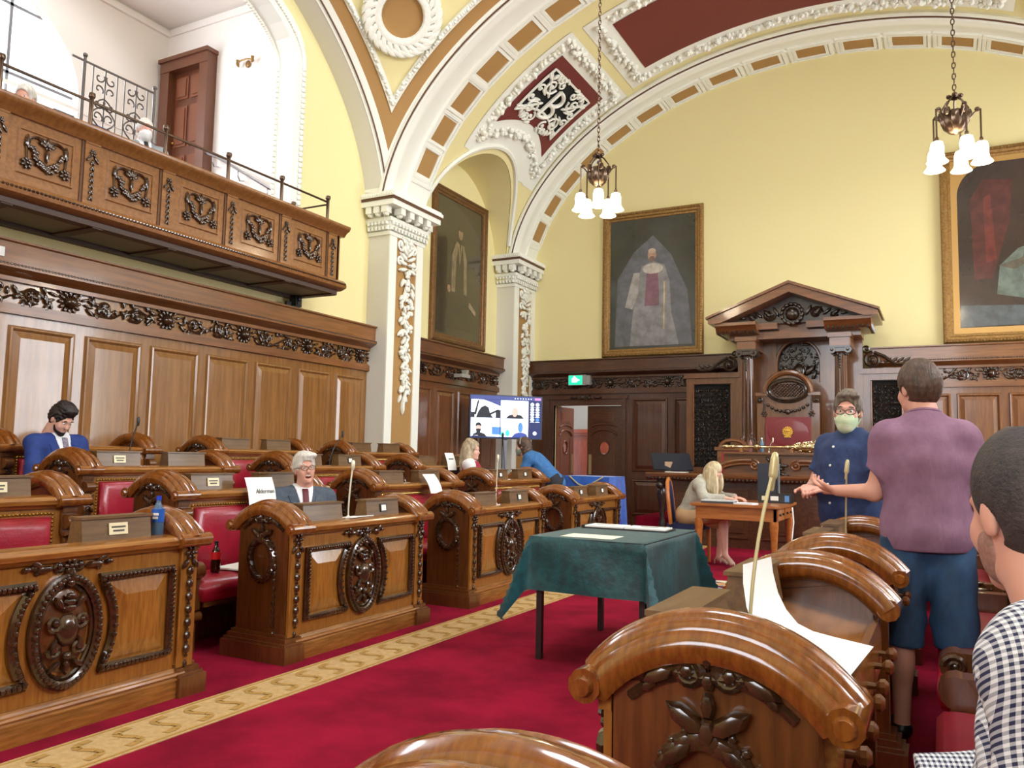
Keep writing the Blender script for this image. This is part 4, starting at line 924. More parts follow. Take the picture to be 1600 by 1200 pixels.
for sg in (-1, 1):
    sl = [(AX+sg*1.27, 3.46), (AX+sg*1.27, 3.53), (AX, 4.03), (AX, 3.90), (AX+sg*1.08, 3.46)]
    cput('raking_cornice', MB().prism(sl, 'y', EY-.05, 14.2).prism([(AX+sg*1.30, 3.53), (AX+sg*1.30, 3.565), (AX, 4.075), (AX, 4.03)], 'y', EY-.09, 14.2), th_oak_x, smooth=10)
cput('tympanum', MB().prism([(AX-1.1, 3.46), (AX+1.1, 3.46), (AX, 3.92)], 'y', 13.42, 13.5), dkcarve)
ty = MB()
for sg in (-1, 1):
    ty.spiral(sg*.36, .10, .09, 1.5, .03, sg, 0); ty.spiral(sg*.62, .06, .055, 1.4, .022, -sg, 0)
    for j in range(5): ty.leaf(sg*(.2+.13*j), .06, (pi/2-sg*(.5+.2*j)), .2-.02*j, .06, .01)
for i in range(14): a = 2*pi*i/14; ty.leaf(.15*cos(a), .10+.15*sin(a), a+pi/2, .10, .06, .03)
ty.ball((0, .10, .03), (.11, .11, .06), 10, 6); ty.v = [(AX+x, 13.42-z, 3.50+y) for x, y, z in ty.v]; cput('carved_tympanum', ty, dkcarve)
# pierced screens left and right of the canopy
def lattice(w, h, seed):
    mb = MB(); rr = random.Random(seed)
    for j in range(int(h/.085)):
        for i in range(int(w/.085)):
            x, y = .045+i*.085, .045+j*.085
            mb.tube([(x+.034*cos(a+.6*(i+j)), y+.034*sin(a+.6*(i+j)), .008) for a in lins(0, 4.6, 6)], .009, 4); mb.ball((x, y, .012), .013, 5, 4)
            if rr.random() < .8: mb.leaf(x+rr.uniform(-.03, .03), y+rr.uniform(-.03, .03), rr.uniform(0, 6.3), .06, .022, .004)
    return mb
def screen(x0, x1, label, sg):
    t = tag(empty('carved_screen', ((x0+x1)/2, 14.05, .34)), label, 'screen'); F = TR(-(x0+x1)/2, -14.05, -.34)
    put('frame', MB().box(x0-.02, x0+.10, 13.98, 14.12, .34, 2.72).box(x1-.10, x1+.02, 13.98, 14.12, .34, 2.72).box(x0, x1, 13.98, 14.12, 2.56, 2.66).box(x0-.05, x1+.05, 13.94, 14.14, 2.66, 2.74).box(x0, x1, 13.98, 14.12, .34, 1.12), t, F, mats=th_oak)
    put('frame_bead', MB().tube([(x0+.11, 13.97, 1.13), (x1-.11, 13.97, 1.13), (x1-.11, 13.97, 2.55), (x0+.11, 13.97, 2.55)], .014, 6, closed=True), t, F, mats=th_oak_x)
    put('lattice_ground', MB().box(x0+.1, x1-.1, 14.06, 14.09, 1.12, 2.56), t, F, mats=black_void)
    put('pierced_lattice', lattice(x1-x0-.2, 1.43, 4), t, F @ onY(x0+.1, 14.05, 1.13), mats=dkcarve)
    v = MB(); s = sg; xe = x1 if s > 0 else x0
    v.spiral(xe-s*.14, 2.88, .13, 1.8, .03, -s, pi/2, 0, 6); v.tube([(xe-s*.16, 3.0, .02), (xe-s*.3, 2.93, .02), (xe-s*.45, 2.81, .02), (xe-s*.62, 2.79, .02), (xe-s*.72, 2.83, .02)], [.03, .035, .03, .022, .012], 6); v.spiral(xe-s*.05, 3.06, .06, 1.4, .02, s, -pi/2, 0)
    for j in range(4): v.leaf(xe-s*(.3+.09*j), 2.83, (pi if s > 0 else 0)-s*.6, .14, .05)
    v.v = [(x, 13.98-z, y) for x, y, z in v.v]; put('carved_volute', v, t, F, mats=dkcarve)
screen(-3.93, -3.06, 'pierced carved screen panel left of the throne canopy', 1); screen(-1.08, -.42, 'pierced carved screen panel right of the throne canopy', -1)
# ---- throne chair
tc = tag(empty('throne_chair', (AX-.02, 13.0, .45)), 'high backed throne with maroon leather and gold crest', 'chair'); F = TR(-AX+.02, -13.0, -.45)
cx_ = AX-.02; y0 = 13.02
put('seat', MB().box(cx_-.40, cx_+.40, 12.62, 13.1, .92, 1.0), tc, F, mats=maroon_leather)
for sx_ in (-.40, .34):
    for yy in (12.62, 13.04): put('leg', MB().box(cx_+sx_, cx_+sx_+.06, yy, yy+.06, .45, .92), tc, F, mats=th_oak)
for sx_ in (-.46, .38): put('arm', MB().box(cx_+sx_, cx_+sx_+.08, 12.6, 13.05, 1.16, 1.22).box(cx_+sx_+.01, cx_+sx_+.07, 12.62, 12.68, .9, 1.16), tc, F, mats=th_oak)
put('back_frame', MB().box(cx_-.46, cx_-.34, y0, y0+.1, .9, 2.12).box(cx_+.34, cx_+.46, y0, y0+.1, .9, 2.12).box(cx_-.46, cx_+.46, y0, y0+.1, 1.93, 2.14).box(cx_-.4, cx_+.4, y0, y0+.1, .95, 1.45), tc, F, mats=th_oak)
put('back_leather', MB().box(cx_-.345, cx_+.345, y0-.0, y0+.06, 1.44, 1.94).ball((cx_, y0+.004, 1.69), (.33, .012, .235), 24, 8), tc, F, mats=maroon_leather)
cs = MB().lathe([(.062, 0), (.07, .004), (.062, .008)], n=18)
for i in range(16): a = 2*pi*i/16; cs.leaf(.045*cos(a), .045*sin(a), a+.8, .05, .022, .006)
cs.leaf(0, -.01, pi/2, .06, .04, .01); cs.leaf(-.012, 0, 2.4, .05, .024, .01); cs.leaf(.012, 0, .7, .05, .024, .01); cs.box(-.05, .05, -.085, -.07, 0, .01)
put('gold_crest', cs, tc, F @ onY(cx_, y0-.035, 1.70), mats=mat('gold_leaf', (232, 186, 84), .3, metal=.6))
arc = [(cx_-.34*cos(a), 2.30+.32*sin(a)) for a in lins(0, pi, 21)]
put('arched_crest', MB().add(*(lambda m: (m.v, m.f))(MB().tube([(x, y0, z) for x, z in arc], .045, 8))).box(cx_-.48, cx_-.30, y0-.03, y0+.06, 2.26, 2.31).box(cx_+.30, cx_+.48, y0-.03, y0+.06, 2.26, 2.31), tc, F, mats=th_oak)
put('crest_board', MB().prism([(cx_-.34, 2.12), (cx_+.34, 2.12)]+[(x, z) for x, z in arc[::-1]], 'y', y0+.01, y0+.07), tc, F, mats=th_oak)
cc = MB(); cc.tube([(.27*cos(a), .15*sin(a), .02) for a in lins(0, 2*pi, 29)[:-1]], .022, 6, closed=True); cc.tube([(.31*cos(a), .185*sin(a), .01) for a in lins(0, 2*pi, 29)[:-1]], .014, 6, closed=True)
for k in np.arange(-.4, .41, .05):
    for s in (-1, 1):
        pts = [(k+s*t, t, .012) for t in lins(-.14, .14, 8) if ((k+s*t)/.25)**2+(t/.13)**2 < 1]
        if len(pts) > 1: cc.tube(pts, .006, 4)
for sg in (-1, 1):
    cc.rosette(sg*.35, -.36, .05, .02); cc.tube([(sg*.35, -.31, .01), (sg*.35, -.12, .01)], .012, 5); cc.spiral(sg*.42, -.15, .045, 1.4, .018, sg, pi/2)
    for j in range(5): cc.ball((sg*(.05+.06*j), -.32+.012*j*j*.5, .02), .03, 6, 4)
cc.ball((0, -.33, .025), .045, 7, 5); put('carved_crest', cc, tc, F @ onY(cx_, y0-.01, 2.34), mats=dkcarve)
# side chair
sc2 = tag(empty('side_chair', (-2.86, 12.75, .34)), 'small chair with red back and arched top left of the mace', 'chair'); F = TR(2.86, -12.75, -.34)
put('back_frame', MB().box(-3.10, -3.03, 12.7, 12.76, .34, 1.42).box(-2.70, -2.63, 12.7, 12.76, .34, 1.42).box(-3.14, -2.60, 12.68, 12.78, 1.40, 1.45).add(*(lambda m: (m.v, m.f))(MB().tube([(-2.866-.2*cos(a), 12.73, 1.44+.12*sin(a)) for a in lins(0, pi, 13)], .03, 6))), sc2, F, mats=th_oak_x)
put('back_leather', MB().box(-3.04, -2.69, 12.71, 12.75, 1.0, 1.40), sc2, F, mats=red_leather); put('seat', MB().box(-3.12, -2.62, 12.5, 12.76, .76, .84), sc2, F, mats=red_leather)
for x in (-3.10, -2.68): put('leg', MB().box(x, x+.05, 12.5, 12.55, .34, .76), sc2, F, mats=th_oak)
# ---- dais desk
ds = tag(empty('dais_desk', (AX, 12.0, 0)), 'long carved dais desk with raised arched centre in front of the throne', 'desk'); F = TR(-AX, -12.0, 0)
D0 = 11.75
put('counter', MB().prism([(D0+.02, .94), (D0-.03, .97), (D0-.05, 1.0), (D0-.05, 1.03), (D0-.03, 1.045), (12.34, 1.045), (12.34, .94)], 'x', -3.93, -.22), ds, F, mats=th_oak_x)
put('front_board', MB().box(-3.55, -.55, D0+.12, D0+.17, .0, .94).box(-3.55, -3.50, D0+.12, 12.3, 0, .94).box(-.6, -.55, D0+.12, 12.3, 0, .94), ds, F, mats=dk)
put('counter_carving', rope(MB(), (-3.9, D0-.045, .965), (-.25, D0-.045, .965), .022, .055), ds, F, mats=dkcarve)
for x in (-3.72, -.42):
    put('baluster_leg', MB().lathe([(.07, 0), (.07, .08), (.04, .11), (.055, .2), (.05, .3), (.035, .38), (.045, .5), (.06, .6), (.085, .72), (.075, .8), (.05, .84), (.08, .87), (.085, .94)], (x, D0+.12, 0), 14, flute=.06, nf=8).ball((x, D0+.0, .86), (.06, .06, .06), 8, 5), ds, F, mats=dkcarve)
for x in np.linspace(-3.3, -.8, 5): put('front_panel', MB().box(x-.22, x+.22, D0+.1, D0+.12, .14, .84).box(x-.15, x+.15, D0+.085, D0+.1, .22, .76), ds, F, mats=dk_y)
put('raised_centre', MB().box(AX-.72, AX+.72, D0+.08, 12.3, 1.045, 1.33).box(AX-.70, AX+.70, D0+.02, 12.32, 1.33, 1.37).box(AX-.76, AX+.76, D0+.0, 12.34, 1.345, 1.36), ds, F, mats=th_oak_x)
for sg in (-1, 1):
    pth = [(AX+sg*(.83-.60*sin(a*.5*pi)), D0-.0, 1.03+.23*sin(a*pi*.5+.0) if a < 1 else 0) for a in lins(0, .999, 13)]
    pth = [(AX+sg*(.40+.46*cos(a)), D0+.03, 1.03+.22*sin(a)) for a in lins(0.05, 1.75, 15)]
    sc_m = MB().tube(pth, .034, 8).tube([(x, y-.02, z-.045) for x, y, z in pth], .016, 6); xv, zv = AX+sg*.28, 1.185
    sc_m.add(*(lambda m: ([(xv+x, D0+.02-z, zv+y) for x, y, z in m.v], m.f))(MB().spiral(0, 0, .07, 1.7, .02, sg, pi/2)))
    put('arched_moulding', sc_m, ds, F, mats=th_oak_x)
cm2 = MB(); rr = random.Random(4)
for i in range(40): a = rr.uniform(0, 6.3); q = rr.uniform(.0, .13); cm2.leaf(q*cos(a), q*sin(a)*1.2, a, .10, .05, .02)
for k in range(6): cm2.ball((rr.uniform(-.06, .06), rr.uniform(-.08, .08), .05), .035, 6, 4)
put('carved_cartouche', cm2, ds, F @ onY(AX, D0+.06, 1.14), mats=dkcarve)
cm3 = MB()
for sg in (1,):
    for j in range(6): cm3.leaf(.0, .12-.05*j, -pi/2+(.5 if j % 2 else -.5), .12, .05, .01); 
    cm3.spiral(.0, .14, .05, 1.5, .02, 1, 0)
put('carved_scroll', cm3, ds, F @ onY(AX+.78, D0+.05, 1.2), mats=dkcarve)
# ---- ceremonial mace
mc = tag(empty('ceremonial_mace', (AX-.12, 11.88, 1.371)), 'ornate silver gilt mace lying across the dais desk', 'mace'); F = TR(-AX+.12, -11.88, -1.371)
RXm = TR(-2.86, 11.88, 1.445) @ RY(rad(90))
put('shaft', MB().lathe([(.008, 0), (.012, .03), (.03, .06), (.035, .10), (.022, .14), (.03, .17), (.032, .20), (.02, .22), (.019, .48), (.024, .49), (.04, .51), (.042, .54), (.024, .57), (.018, .6), (.018, .9), (.03, .93), (.034, .96), (.02, .99)], n=14, M=RXm), mc, F, mats=silver_gilt)
hdm = MB().lathe([(.02, .98), (.04, 1.02), (.05, 1.08), (.062, 1.18), (.08, 1.26), (.09, 1.31), (.085, 1.33), (.06, 1.36), (.03, 1.40), (.012, 1.42)], n=20, M=RXm)
for i in range(60): a = random.Random(i).uniform(0, 6.3); q = 1.02+.30*(i/60); rd = .045+.045*(i/60); p = RXm @ Vector((rd*cos(a), rd*sin(a), q)); hdm.ball(p, .014, 5, 4)
for i in range(10): a = 2*pi*i/10; p = RXm @ Vector((.09*cos(a), .09*sin(a), 1.32)); hdm.ball(p, .02, 6, 4)
put('crowned_head', hdm, mc, F, mats=silver_gilt)
for x in (-2.55, -1.85): put('cradle', MB().box(x-.02, x+.02, 11.84, 11.92, 1.371, 1.425), mc, F, mats=oak)
def bottle(x, y, z, h, r, col, capc, label, lab=None, trans=.8):
    t = tag(empty('bottle', (x, y, z)), label, 'bottle')
    put('body', MB().lathe([(r*.85, 0), (r, h*.04), (r, h*.3), (r*.93, h*.4), (r, h*.5), (r*.98, h*.62), (r*.6, h*.76), (r*.36, h*.85), (r*.36, h*.92)], n=16), t, mats=col)
    put('cap', MB().lathe([(r*.42, h*.9), (r*.42, h), (r*.3, h)], n=12), t, mats=capc)
    if lab: put('wrapper', MB().lathe([(r*1.02, h*lab[1]), (r*1.03, h*lab[1]), (r*1.03, h*lab[2]), (r*1.02, h*lab[2])], n=16), t, mats=lab[0])
    return t
blue_b = mat('blue_bottle_plastic', (120, 160, 200), .1, trans=.7, ior=1.33); blue_l = mat('blue_wrapper', (30, 84, 170), .35); cola = mat('cola', (46, 16, 12), .08, coat=.6); clear = mat('clear_bottle', (214, 222, 226), .08, trans=.85, ior=1.33)
b1 = bottle(-3.57, 2.87, .808, .205, .031, blue_b, mat('blue_cap', (24, 60, 190), .35), 'clear water bottle with blue label on the nearest left desk', (blue_l, .36, .68))
put('lettering', MB().box(.032, .0335, -.016, .016, .108, .120).box(.032, .0335, -.013, .013, .09, .102), b1, RZ(rad(-60)), mats=plate_w, smooth=0)
bottle(-4.2, 3.84, .461, .20, .031, cola, black, 'cola bottle with red label standing on the red bench', (mat('red_wrapper', (196, 24, 30), .35), .42, .66))
bottle(-2.46, 12.05, 1.371, .2, .03, mat('pinkish_bottle', (190, 140, 130), .15, trans=.5), black, 'small pinkish bottle on the dais desk left of the other')
bottle(-2.3, 12.05, 1.371, .21, .03, mat('pale_blue_bottle', (130, 170, 200), .15, trans=.6), mat('white_cap', (230, 230, 230), .4), 'small pale blue bottle on the dais desk before the throne')
# laptop wedge (tilted monitor back) on the counter
lp = tag(empty('tilted_monitor', (-3.6, 12.05, 1.046)), 'dark monitor tilted back on a block at the left dais counter', 'monitor')
put('screen_panel', MB().box(-.30, .30, -.012, .012, 0, .40), lp, TR(.02, -.04, .03) @ RY(rad(0)) @ FR((0, 0, 0), (.93, .12, -.36), (.0, .97, .25), (.37, -.2, .90)) if False else TR(.0, .0, .035) @ RZ(rad(28)) @ RX(rad(-52)), mats=mat('navy_black', (24, 32, 48), .3))
put('stand_block', MB().box(-.14, -.05, .0, .10, 0, .16), lp, mats=mat('card_block', (190, 160, 130), .7)); put('base', MB().box(-.12, .2, -.05, .12, 0, .012), lp, mats=plate_w)
rl = tag(empty('slanted_laptop', (-.75, 12.0, 1.046)), 'grey laptop lid leaning on the dais desk right end', 'laptop')
put('screen_panel', MB().box(-.2, .2, -.01, .01, 0, .27), rl, RX(rad(-35)), mats=mat('laptop_grey', (150, 154, 158), .35)); put('keyboard', MB().box(-.2, .2, -.26, 0, 0, .015), rl, mats=black)
# ---- clerk's table
ct_ = tag(empty('clerk_table', (-2.07, 9.75, 0)), 'small oak writing table with cabriole legs before the dais', 'table'); F = TR(2.07, -9.75, 0)
tX0, tX1, tY0, tY1 = -2.56, -1.57, 9.22, 10.35; to = mat('table_oak', (184, 112, 52), .3, coat=.4, noise=(6, (156, 88, 36), (.6, 6, 6)))
put('table_top', MB().prism([(tX0, tY0), (tX1, tY0), (tX1, tY1), (tX0, tY1)], 'z', .735, .76).box(tX0+.01, tX1-.01, tY0+.01, tY1-.01, .725, .735), ct_, F, mats=to)
put('apron', MB().box(tX0+.05, tX1-.05, tY0+.05, tY0+.08, .585, .725).box(tX0+.05, tX1-.05, tY1-.08, tY1-.05, .585, .725).box(tX0+.05, tX0+.08, tY0+.05, tY1-.05, .585, .725), ct_, F, mats=to)
dw = put('side_drawers', MB().box(tX1-.08, tX1-.05, tY0+.05, tY1-.05, .585, .725).box(tX1-.05, tX1-.04, tY0+.1, tY0+.5, .60, .71).box(tX1-.05, tX1-.04, tY0+.56, tY1-.1, .60, .71), ct_, F, mats=to)
for yy in (tY0+.2, tY0+.4, tY0+.66, tY0+.9): put('drawer_knob', MB().ball((tX1-.03, yy, .655), .014, 7, 5), dw, mats=black)
lgp = [(.048, .585), (.05, .52), (.042, .45), (.03, .25), (.024, .08), (.03, .03), (.034, 0)]
for x in (tX0+.08, tX1-.08):
    for y in (tY0+.08, tY1-.08): put('leg', MB().lathe(lgp[::-1], (x, y, 0), 10), ct_, F, mats=to)
# things on it
def stack(name, x, y, z, items, label, cat, rz=0):
    t = tag(empty(name, (x, y, z), rz), label, cat); h = 0
    for nm, w, d, th, m in items: put(nm, MB().box(-w/2, w/2, -d/2, d/2, h, h+th), t, mats=m); h += th
    return t
stack('laptop_computer', -2.28, 9.42, .761, [('base', .36, .26, .022, mat('laptop_dark', (50, 52, 56), .4)), ('lid', .36, .26, .012, mat('laptop_silver', (200, 204, 206), .3))], 'closed laptop under the papers at the clerk table edge', 'laptop', .06)
stack('paper_pile', -1.98, 9.40, .761, [('sheet', .24, .2, .008, paper), ('sheet', .22, .2, .006, mat('paper_bluish', (214, 220, 232), .7))], 'loose papers in the middle of the clerk table', 'paper', -.1)
ib = tag(empty('equipment_box', (-1.73, 9.98, .761)), 'black equipment box with white label on the clerk table', 'box')
put('body', MB().box(-.2, .17, -.1, .1, 0, .11), ib, mats=black); put('label_strip', MB().box(-.06, .03, -.102, -.1, .03, .08), ib, mats=plate_w); put('label_strip', MB().box(-.16, -.10, -.102, -.1, .03, .08), ib, mats=mat('label_cream', (220, 214, 180), .5)); put('blue_sticker', MB().box(.10, .15, -.102, -.1, .02, .09), ib, mats=mat('sticker_blue', (90, 140, 200), .4))
mn = tag(empty('small_monitor', (-1.80, 10.13, .761)), 'thin dark monitor on a grey pole behind the black box', 'monitor')
put('pole', MB().tube([(.06, 0, 0), (.06, 0, .46)], .014, 8), mn, mats=mat('pole_grey', (110, 120, 124), .4, metal=.5)); put('base', MB().box(-.04, .16, -.04, .12, 0, .01), mn, mats=black); put('panel', MB().box(-.19, .03, .02, .05, .08, .46), mn, mats=mat('panel_navy', (30, 36, 52), .35))
tag(put('white_cable', MB().tube([(-1.55, 9.9, .72), (-1.53, 9.86, .55), (-1.55, 9.84, .35), (-1.52, 9.82, .15), (-1.54, 9.8, .02)], .008, 6), mats=plate_w), 'white cable hanging down the right side of the clerk table', 'cable')
# chair of the clerk
ch = tag(empty('clerk_chair', (-2.78, 9.95, 0), rad(-8)), 'round backed wooden chair with navy upholstery at the clerk table', 'chair')
chw = mat('chair_beech', (190, 112, 48), .3, coat=.4)
bk_ = [(-.21, 0, .46), (-.215, 0, .7), (-.20, 0, .86), (-.13, 0, .97), (0, 0, 1.01), (.13, 0, .97), (.20, 0, .86), (.215, 0, .7), (.21, 0, .46)]
Mb = TR(-.24, 0, 0) @ RZ(rad(90)) @ RX(rad(-8)); fb = MB().tube(bk_, .024, 8); put('back_frame', fb, ch, TR(-.16, 0, 0) @ RZ(rad(-72)) @ RX(rad(6)), mats=chw)
put('back_pad', MB().prism([(p[0]*.9, p[2]*.98) for p in bk_], 'y', -.025, .02), ch, TR(-.16, 0, 0) @ RZ(rad(-72)) @ RX(rad(6)), mats=mat('navy_fabric', (30, 38, 84), .8))
put('seat', MB().prism([(-.2, -.2), (.2, -.22), (.2, .22), (-.2, .2)], 'z', .40, .47), ch, mats=MATS['navy_fabric'])
for x, y in ((-.19, -.19), (.18, -.2), (.18, .2), (-.19, .19)): put('leg', MB().lathe([(.018, 0), (.024, .2), (.026, .42)], (x, y, 0), 8), ch, mats=chw)
# ---- green table
GX0, GX1, GY0, GY1, GZ = -2.30, -1.545, 4.6, 5.72, .755
gt = tag(empty('folding_table', ((GX0+GX1)/2, (GY0+GY1)/2, 0)), 'folding table with dark legs under the green velvet cloth', 'table'); F = TR(-(GX0+GX1)/2, -(GY0+GY1)/2, 0)
put('table_top', MB().box(GX0, GX1, GY0, GY1, GZ-.025, GZ), gt, F, mats=black)
for x, y in ((GX0+.05, GY0+.07), (GX1-.05, GY0+.12), (GX0+.07, GY1-.07), (GX1-.05, GY1-.07)): put('leg', MB().box(x-.018, x+.018, y-.018, y+.018, 0, GZ-.025), gt, F, mats=mat('dark_leg', (38, 26, 26), .4))
velvet = mat('green_velvet', (8, 78, 84), .5, sheen=.1, noise=(14, (6, 54, 60), (1, 1, 1), 6, .38, .62), bump=(30, .25))
cl = MB(); N = 60; oL, oR, oF, oB = .33, .43, .33, .33
def cloth(u, v):
    """u, v in 0..1 across the whole cloth; overhang folds down"""
    W_, D_ = GX1-GX0, GY1-GY0; x = -oL+u*(W_+oL+oR); y = -oF+v*(D_+oF+oB)
    ox = -x if x < 0 else (x-W_ if x > W_ else 0); oy = -y if y < 0 else (y-D_ if y > D_ else 0)
    px, py = min(max(x, 0), W_), min(max(y, 0), D_); sgx = -1 if x < 0 else 1; sgy = -1 if y < 0 else 1
    if ox and oy:
        d = sqrt(ox*ox+oy*oy); a = atan2(oy, ox); out = .10*(1-abs(a-pi/4)/(pi/4))**1.0*d/.42+.015
        fx, fy = cos(a), sin(a); drop = max(ox, oy)+.55*min(ox, oy)
        f_ = .50*min(ox, oy); return (GX0+px+sgx*(.006+f_*(1.0 if ox > oy else .55)+.02*drop), GY0+py+sgy*(.006+f_*(1.0 if oy > ox else .55)+.02*drop), GZ+.004-drop)
    drop = ox+oy; wv = .008*sin(9*(x+y))*min(1, drop/.1)
    return (GX0+px+(sgx*(.006+.03*ox+wv) if ox else 0), GY0+py+(sgy*(.006+.03*oy+wv) if oy else 0), GZ+.004-drop)
cl.grid(cloth, lins(0, 1, N), lins(0, 1, N))
gc = tag(put('tablecloth', cl, mats=velvet, smooth=70), 'dark green velvet cloth draped over the table in the aisle', 'tablecloth')
bk2 = tag(empty('open_folder', (-1.96, 5.46, GZ+.006), rad(2)), 'open dark folder with white pages on the green cloth', 'folder')
put('cover', MB().box(-.30, .31, -.12, .12, 0, .008).box(-.30, -.29, -.12, .12, 0, .02), bk2, mats=mat('folder_black', (40, 26, 28), .4)); put('page', MB().box(-.28, -.01, -.105, .105, .008, .018), bk2, mats=paper); put('page', MB().box(.01, .29, -.105, .105, .008, .018), bk2, mats=paper)
put('writing', MB().box(-.22, -.08, -.01, .0, .018, .0184).box(-.25, -.1, .04, .05, .018, .0184).box(.1, .22, .0, .01, .018, .0184).box(.08, .26, .05, .06, .018, .0184), bk2, mats=plate_ink, smooth=0)
tag(put('document_sheet', MB().box(-.17, .17, -.11, .11, 0, .003), None, TR(-1.95, 4.78, GZ+.006) @ RZ(.02), mats=mat('paper_cream', (230, 230, 210), .7)), 'single white sheet lying near the front edge of the green cloth', 'paper')
# ---- blue draped table by the door
bt_ = tag(empty('draped_table', (-4.55, 11.2, 0)), 'table under royal blue cloth beside the farthest left desk', 'table'); F = TR(4.55, -11.2, 0); blu = mat('royal_blue_cloth', (36, 96, 190), .7, sheen=.3, noise=(8, (24, 72, 160), (1, 1, 1)))
bm = MB()
def bl_(u, z): 
    a = 2*pi*u; sx_, sy_ = .36, .32; c, s = cos(a), sin(a); m_ = max(abs(c), abs(s)); k = 1+(.10+.05*sin(11*a))*(1-z)**.8
    return (-4.55+sx_*c/m_*k, 11.2+sy_*s/m_*k, .02+.95*z)
bm.grid(bl_, lins(0, 1, 65), lins(0, 1, 9)); bm.box(-4.91, -4.19, 10.88, 11.52, .955, .975)
put('blue_drape', bm, bt_, F, mats=blu, smooth=50)
put('tassel_cord', MB().tube([(-4.80, 10.875, .97), (-4.66, 10.86, .86), (-4.56, 10.86, .83), (-4.45, 10.86, .87), (-4.28, 10.875, .97)], .012, 6), bt_, F, mats=mat('pale_chain', (196, 186, 150), .4, metal=.4))
tag(put('blue_floor_cloth', MB().grid(lambda u, v: (-4.17+.12*v+.02*sin(20*u), 10.7+.45*u, .60-.58*v), lins(0, 1, 13), lins(0, 1, 5)), mats=mat('deep_blue_cloth', (24, 44, 150), .7), smooth=60), 'deep blue cloth hanging at the aisle end of the draped table', 'cloth')
# ---- paper signs and sheets
def sheet(x, y, z, w, h, M, label, lines=True, curl=.02):
    t = tag(empty('paper_sheet', M=M), label, 'paper')
    put('sheet', MB().grid(lambda u, v: ((u-.5)*w, (v-.5)*h, curl*sin(pi*v)*1.0+curl*(1-v)**2*2), lins(0, 1, 4), lins(0, 1, 9)), t, mats=paper, smooth=60)
    if lines:
        m = MB()
        for k, (l0, l1) in enumerate(lines): m.box(-w*l0, w*l1, h*(.12-.16*k), h*(.12-.16*k)+.014, .0, .003)
        put('print', m, t, TR(0, 0, curl*1.05+.002), mats=plate_ink, smooth=0)
    return t
def text_mesh(txt, size, m):
    c = bpy.data.curves.new('text', 'FONT'); c.body = txt; c.size = size; c.extrude = .0006; c.align_x = 'CENTER'; c.align_y = 'CENTER'
    o = bpy.data.objects.new('text', c); COL.objects.link(o); bpy.context.view_layer.update()
    me = bpy.data.meshes.new_from_object(o.evaluated_get(bpy.context.evaluated_depsgraph_get())); bpy.data.objects.remove(o); me.materials.clear(); me.materials.append(m); return me
s_a = sheet(0, 0, 0, .27, .21, onX(FXL[1]+.075, 4.42, .955) @ RX(rad(-6)), 'white name sheet hanging on the rail behind the laughing man', False)
put('lettering', text_mesh('Alderman', .046, plate_ink), s_a, TR(.03, .0, .034))
sheet(0, 0, 0, .21, .20, onX(FXL[1]+.085, 6.66, .96) @ RX(rad(-14)), 'blank white sheet hanging over the second row rail', False, .03)
sheet(0, 0, 0, .20, .22, onX(FXL[2]+.075, 8.62, 1.16) @ RX(rad(-6)), 'white name sheet propped beside the blonde woman near the television', [(.25, .3), (.1, .25)])
tag(put('flat_sheet', MB().box(-.08, .06, -.14, .14, 0, .004), None, TR(FXL[0]-.075, 4.46, .815) @ RZ(.1) @ RY(rad(-4)), mats=paper), 'white sheet lying between the two boxes on the front desk', 'paper')
tag(put('bench_sheet', MB().box(-.1, .1, -.17, .17, 0, .01), None, TR(-4.24, 4.1, .465) @ RZ(.2), mats=paper), 'white paper lying on the red bench beside the cola bottle', 'paper')
# big curled sheet on the near right desk
cs_ = MB(); prof = [(-.47, .985), (-.465, .94), (-.452, .885), (-.43, .84), (-.40, .805), (-.36, .788), (-.30, .778), (-.24, .770), (-.205, .765)]
cs_.grid(lambda u, k: (prof[int(k)][0]+.03*u, 2.02+.42*u*(.55+.45*int(k)/8)+.22*(1-int(k)/8)*0+(.18*(8-int(k))/8), prof[int(k)][1]-.0*u), lins(0, 1, 5), range(9))
tag(put('curled_sheet', cs_, mats=paper, smooth=60), 'large white sheet curling up on the near right desk', 'paper')
# ---- microphones on goosenecks
def mic(x, y, z, h, lean, mats_, r, label, head='slim'):
    t = tag(empty('microphone', (x, y, z)), label, 'microphone', 'desk microphones'); s = MATS[mats_]
    put('stem', MB().tube([(lean[0]*q*q, lean[1]*q*q, h*q) for q in lins(0, 1, 9)], r, 7).lathe([(r*3, 0), (r*3, .008), (r*1.2, .02)], n=10), t, mats=s)
    if head == 'big': put('head', MB().lathe([(r*.9, -.055), (r*1.3, -.05), (r*1.5, -.025), (r*2.4, -.018), (r*2.5, -.01), (r*2.3, .028), (r*1.7, .042), (r*.7, .047)], n=16), t, TR(lean[0], lean[1], h) @ RY(rad(6)), mats=s)
    else: put('head', MB().lathe([(r*1.2, -.03), (r*1.9, -.02), (r*2.4, 0), (r*2.4, .03), (r*1.2, .042)], n=10), t, TR(lean[0], lean[1], h), mats=s)
mat('mic_brass', (204, 192, 146), .4, metal=.35); mat('mic_dark', (58, 56, 58), .4, metal=.5); mat('mic_pale', (220, 214, 190), .4, metal=.3)
mic(-.44, 2.13, .775, .46, (.05, .07), 'mic_brass', .0048, 'large brass microphone on the near right desk with the curled paper', 'big')
mic(-.45, 4.55, .775, .45, (.02, -.1), 'mic_brass', .0045, 'brass microphone on the right desk beside the purple shirt', 'big')
mic(-3.66, 4.50, .80, .36, (.01, .02), 'mic_pale', .006, 'pale microphone on the front desk right of the laughing man')
mic(-3.66, 6.62, .80, .42, (.01, .0), 'mic_pale', .005, 'pale microphone on the third front desk before the television')
mic(-5.66, 4.24, 1.10, .36, (.02, .06), 'mic_dark', .005, 'dark microphone beside the man in the blue suit')
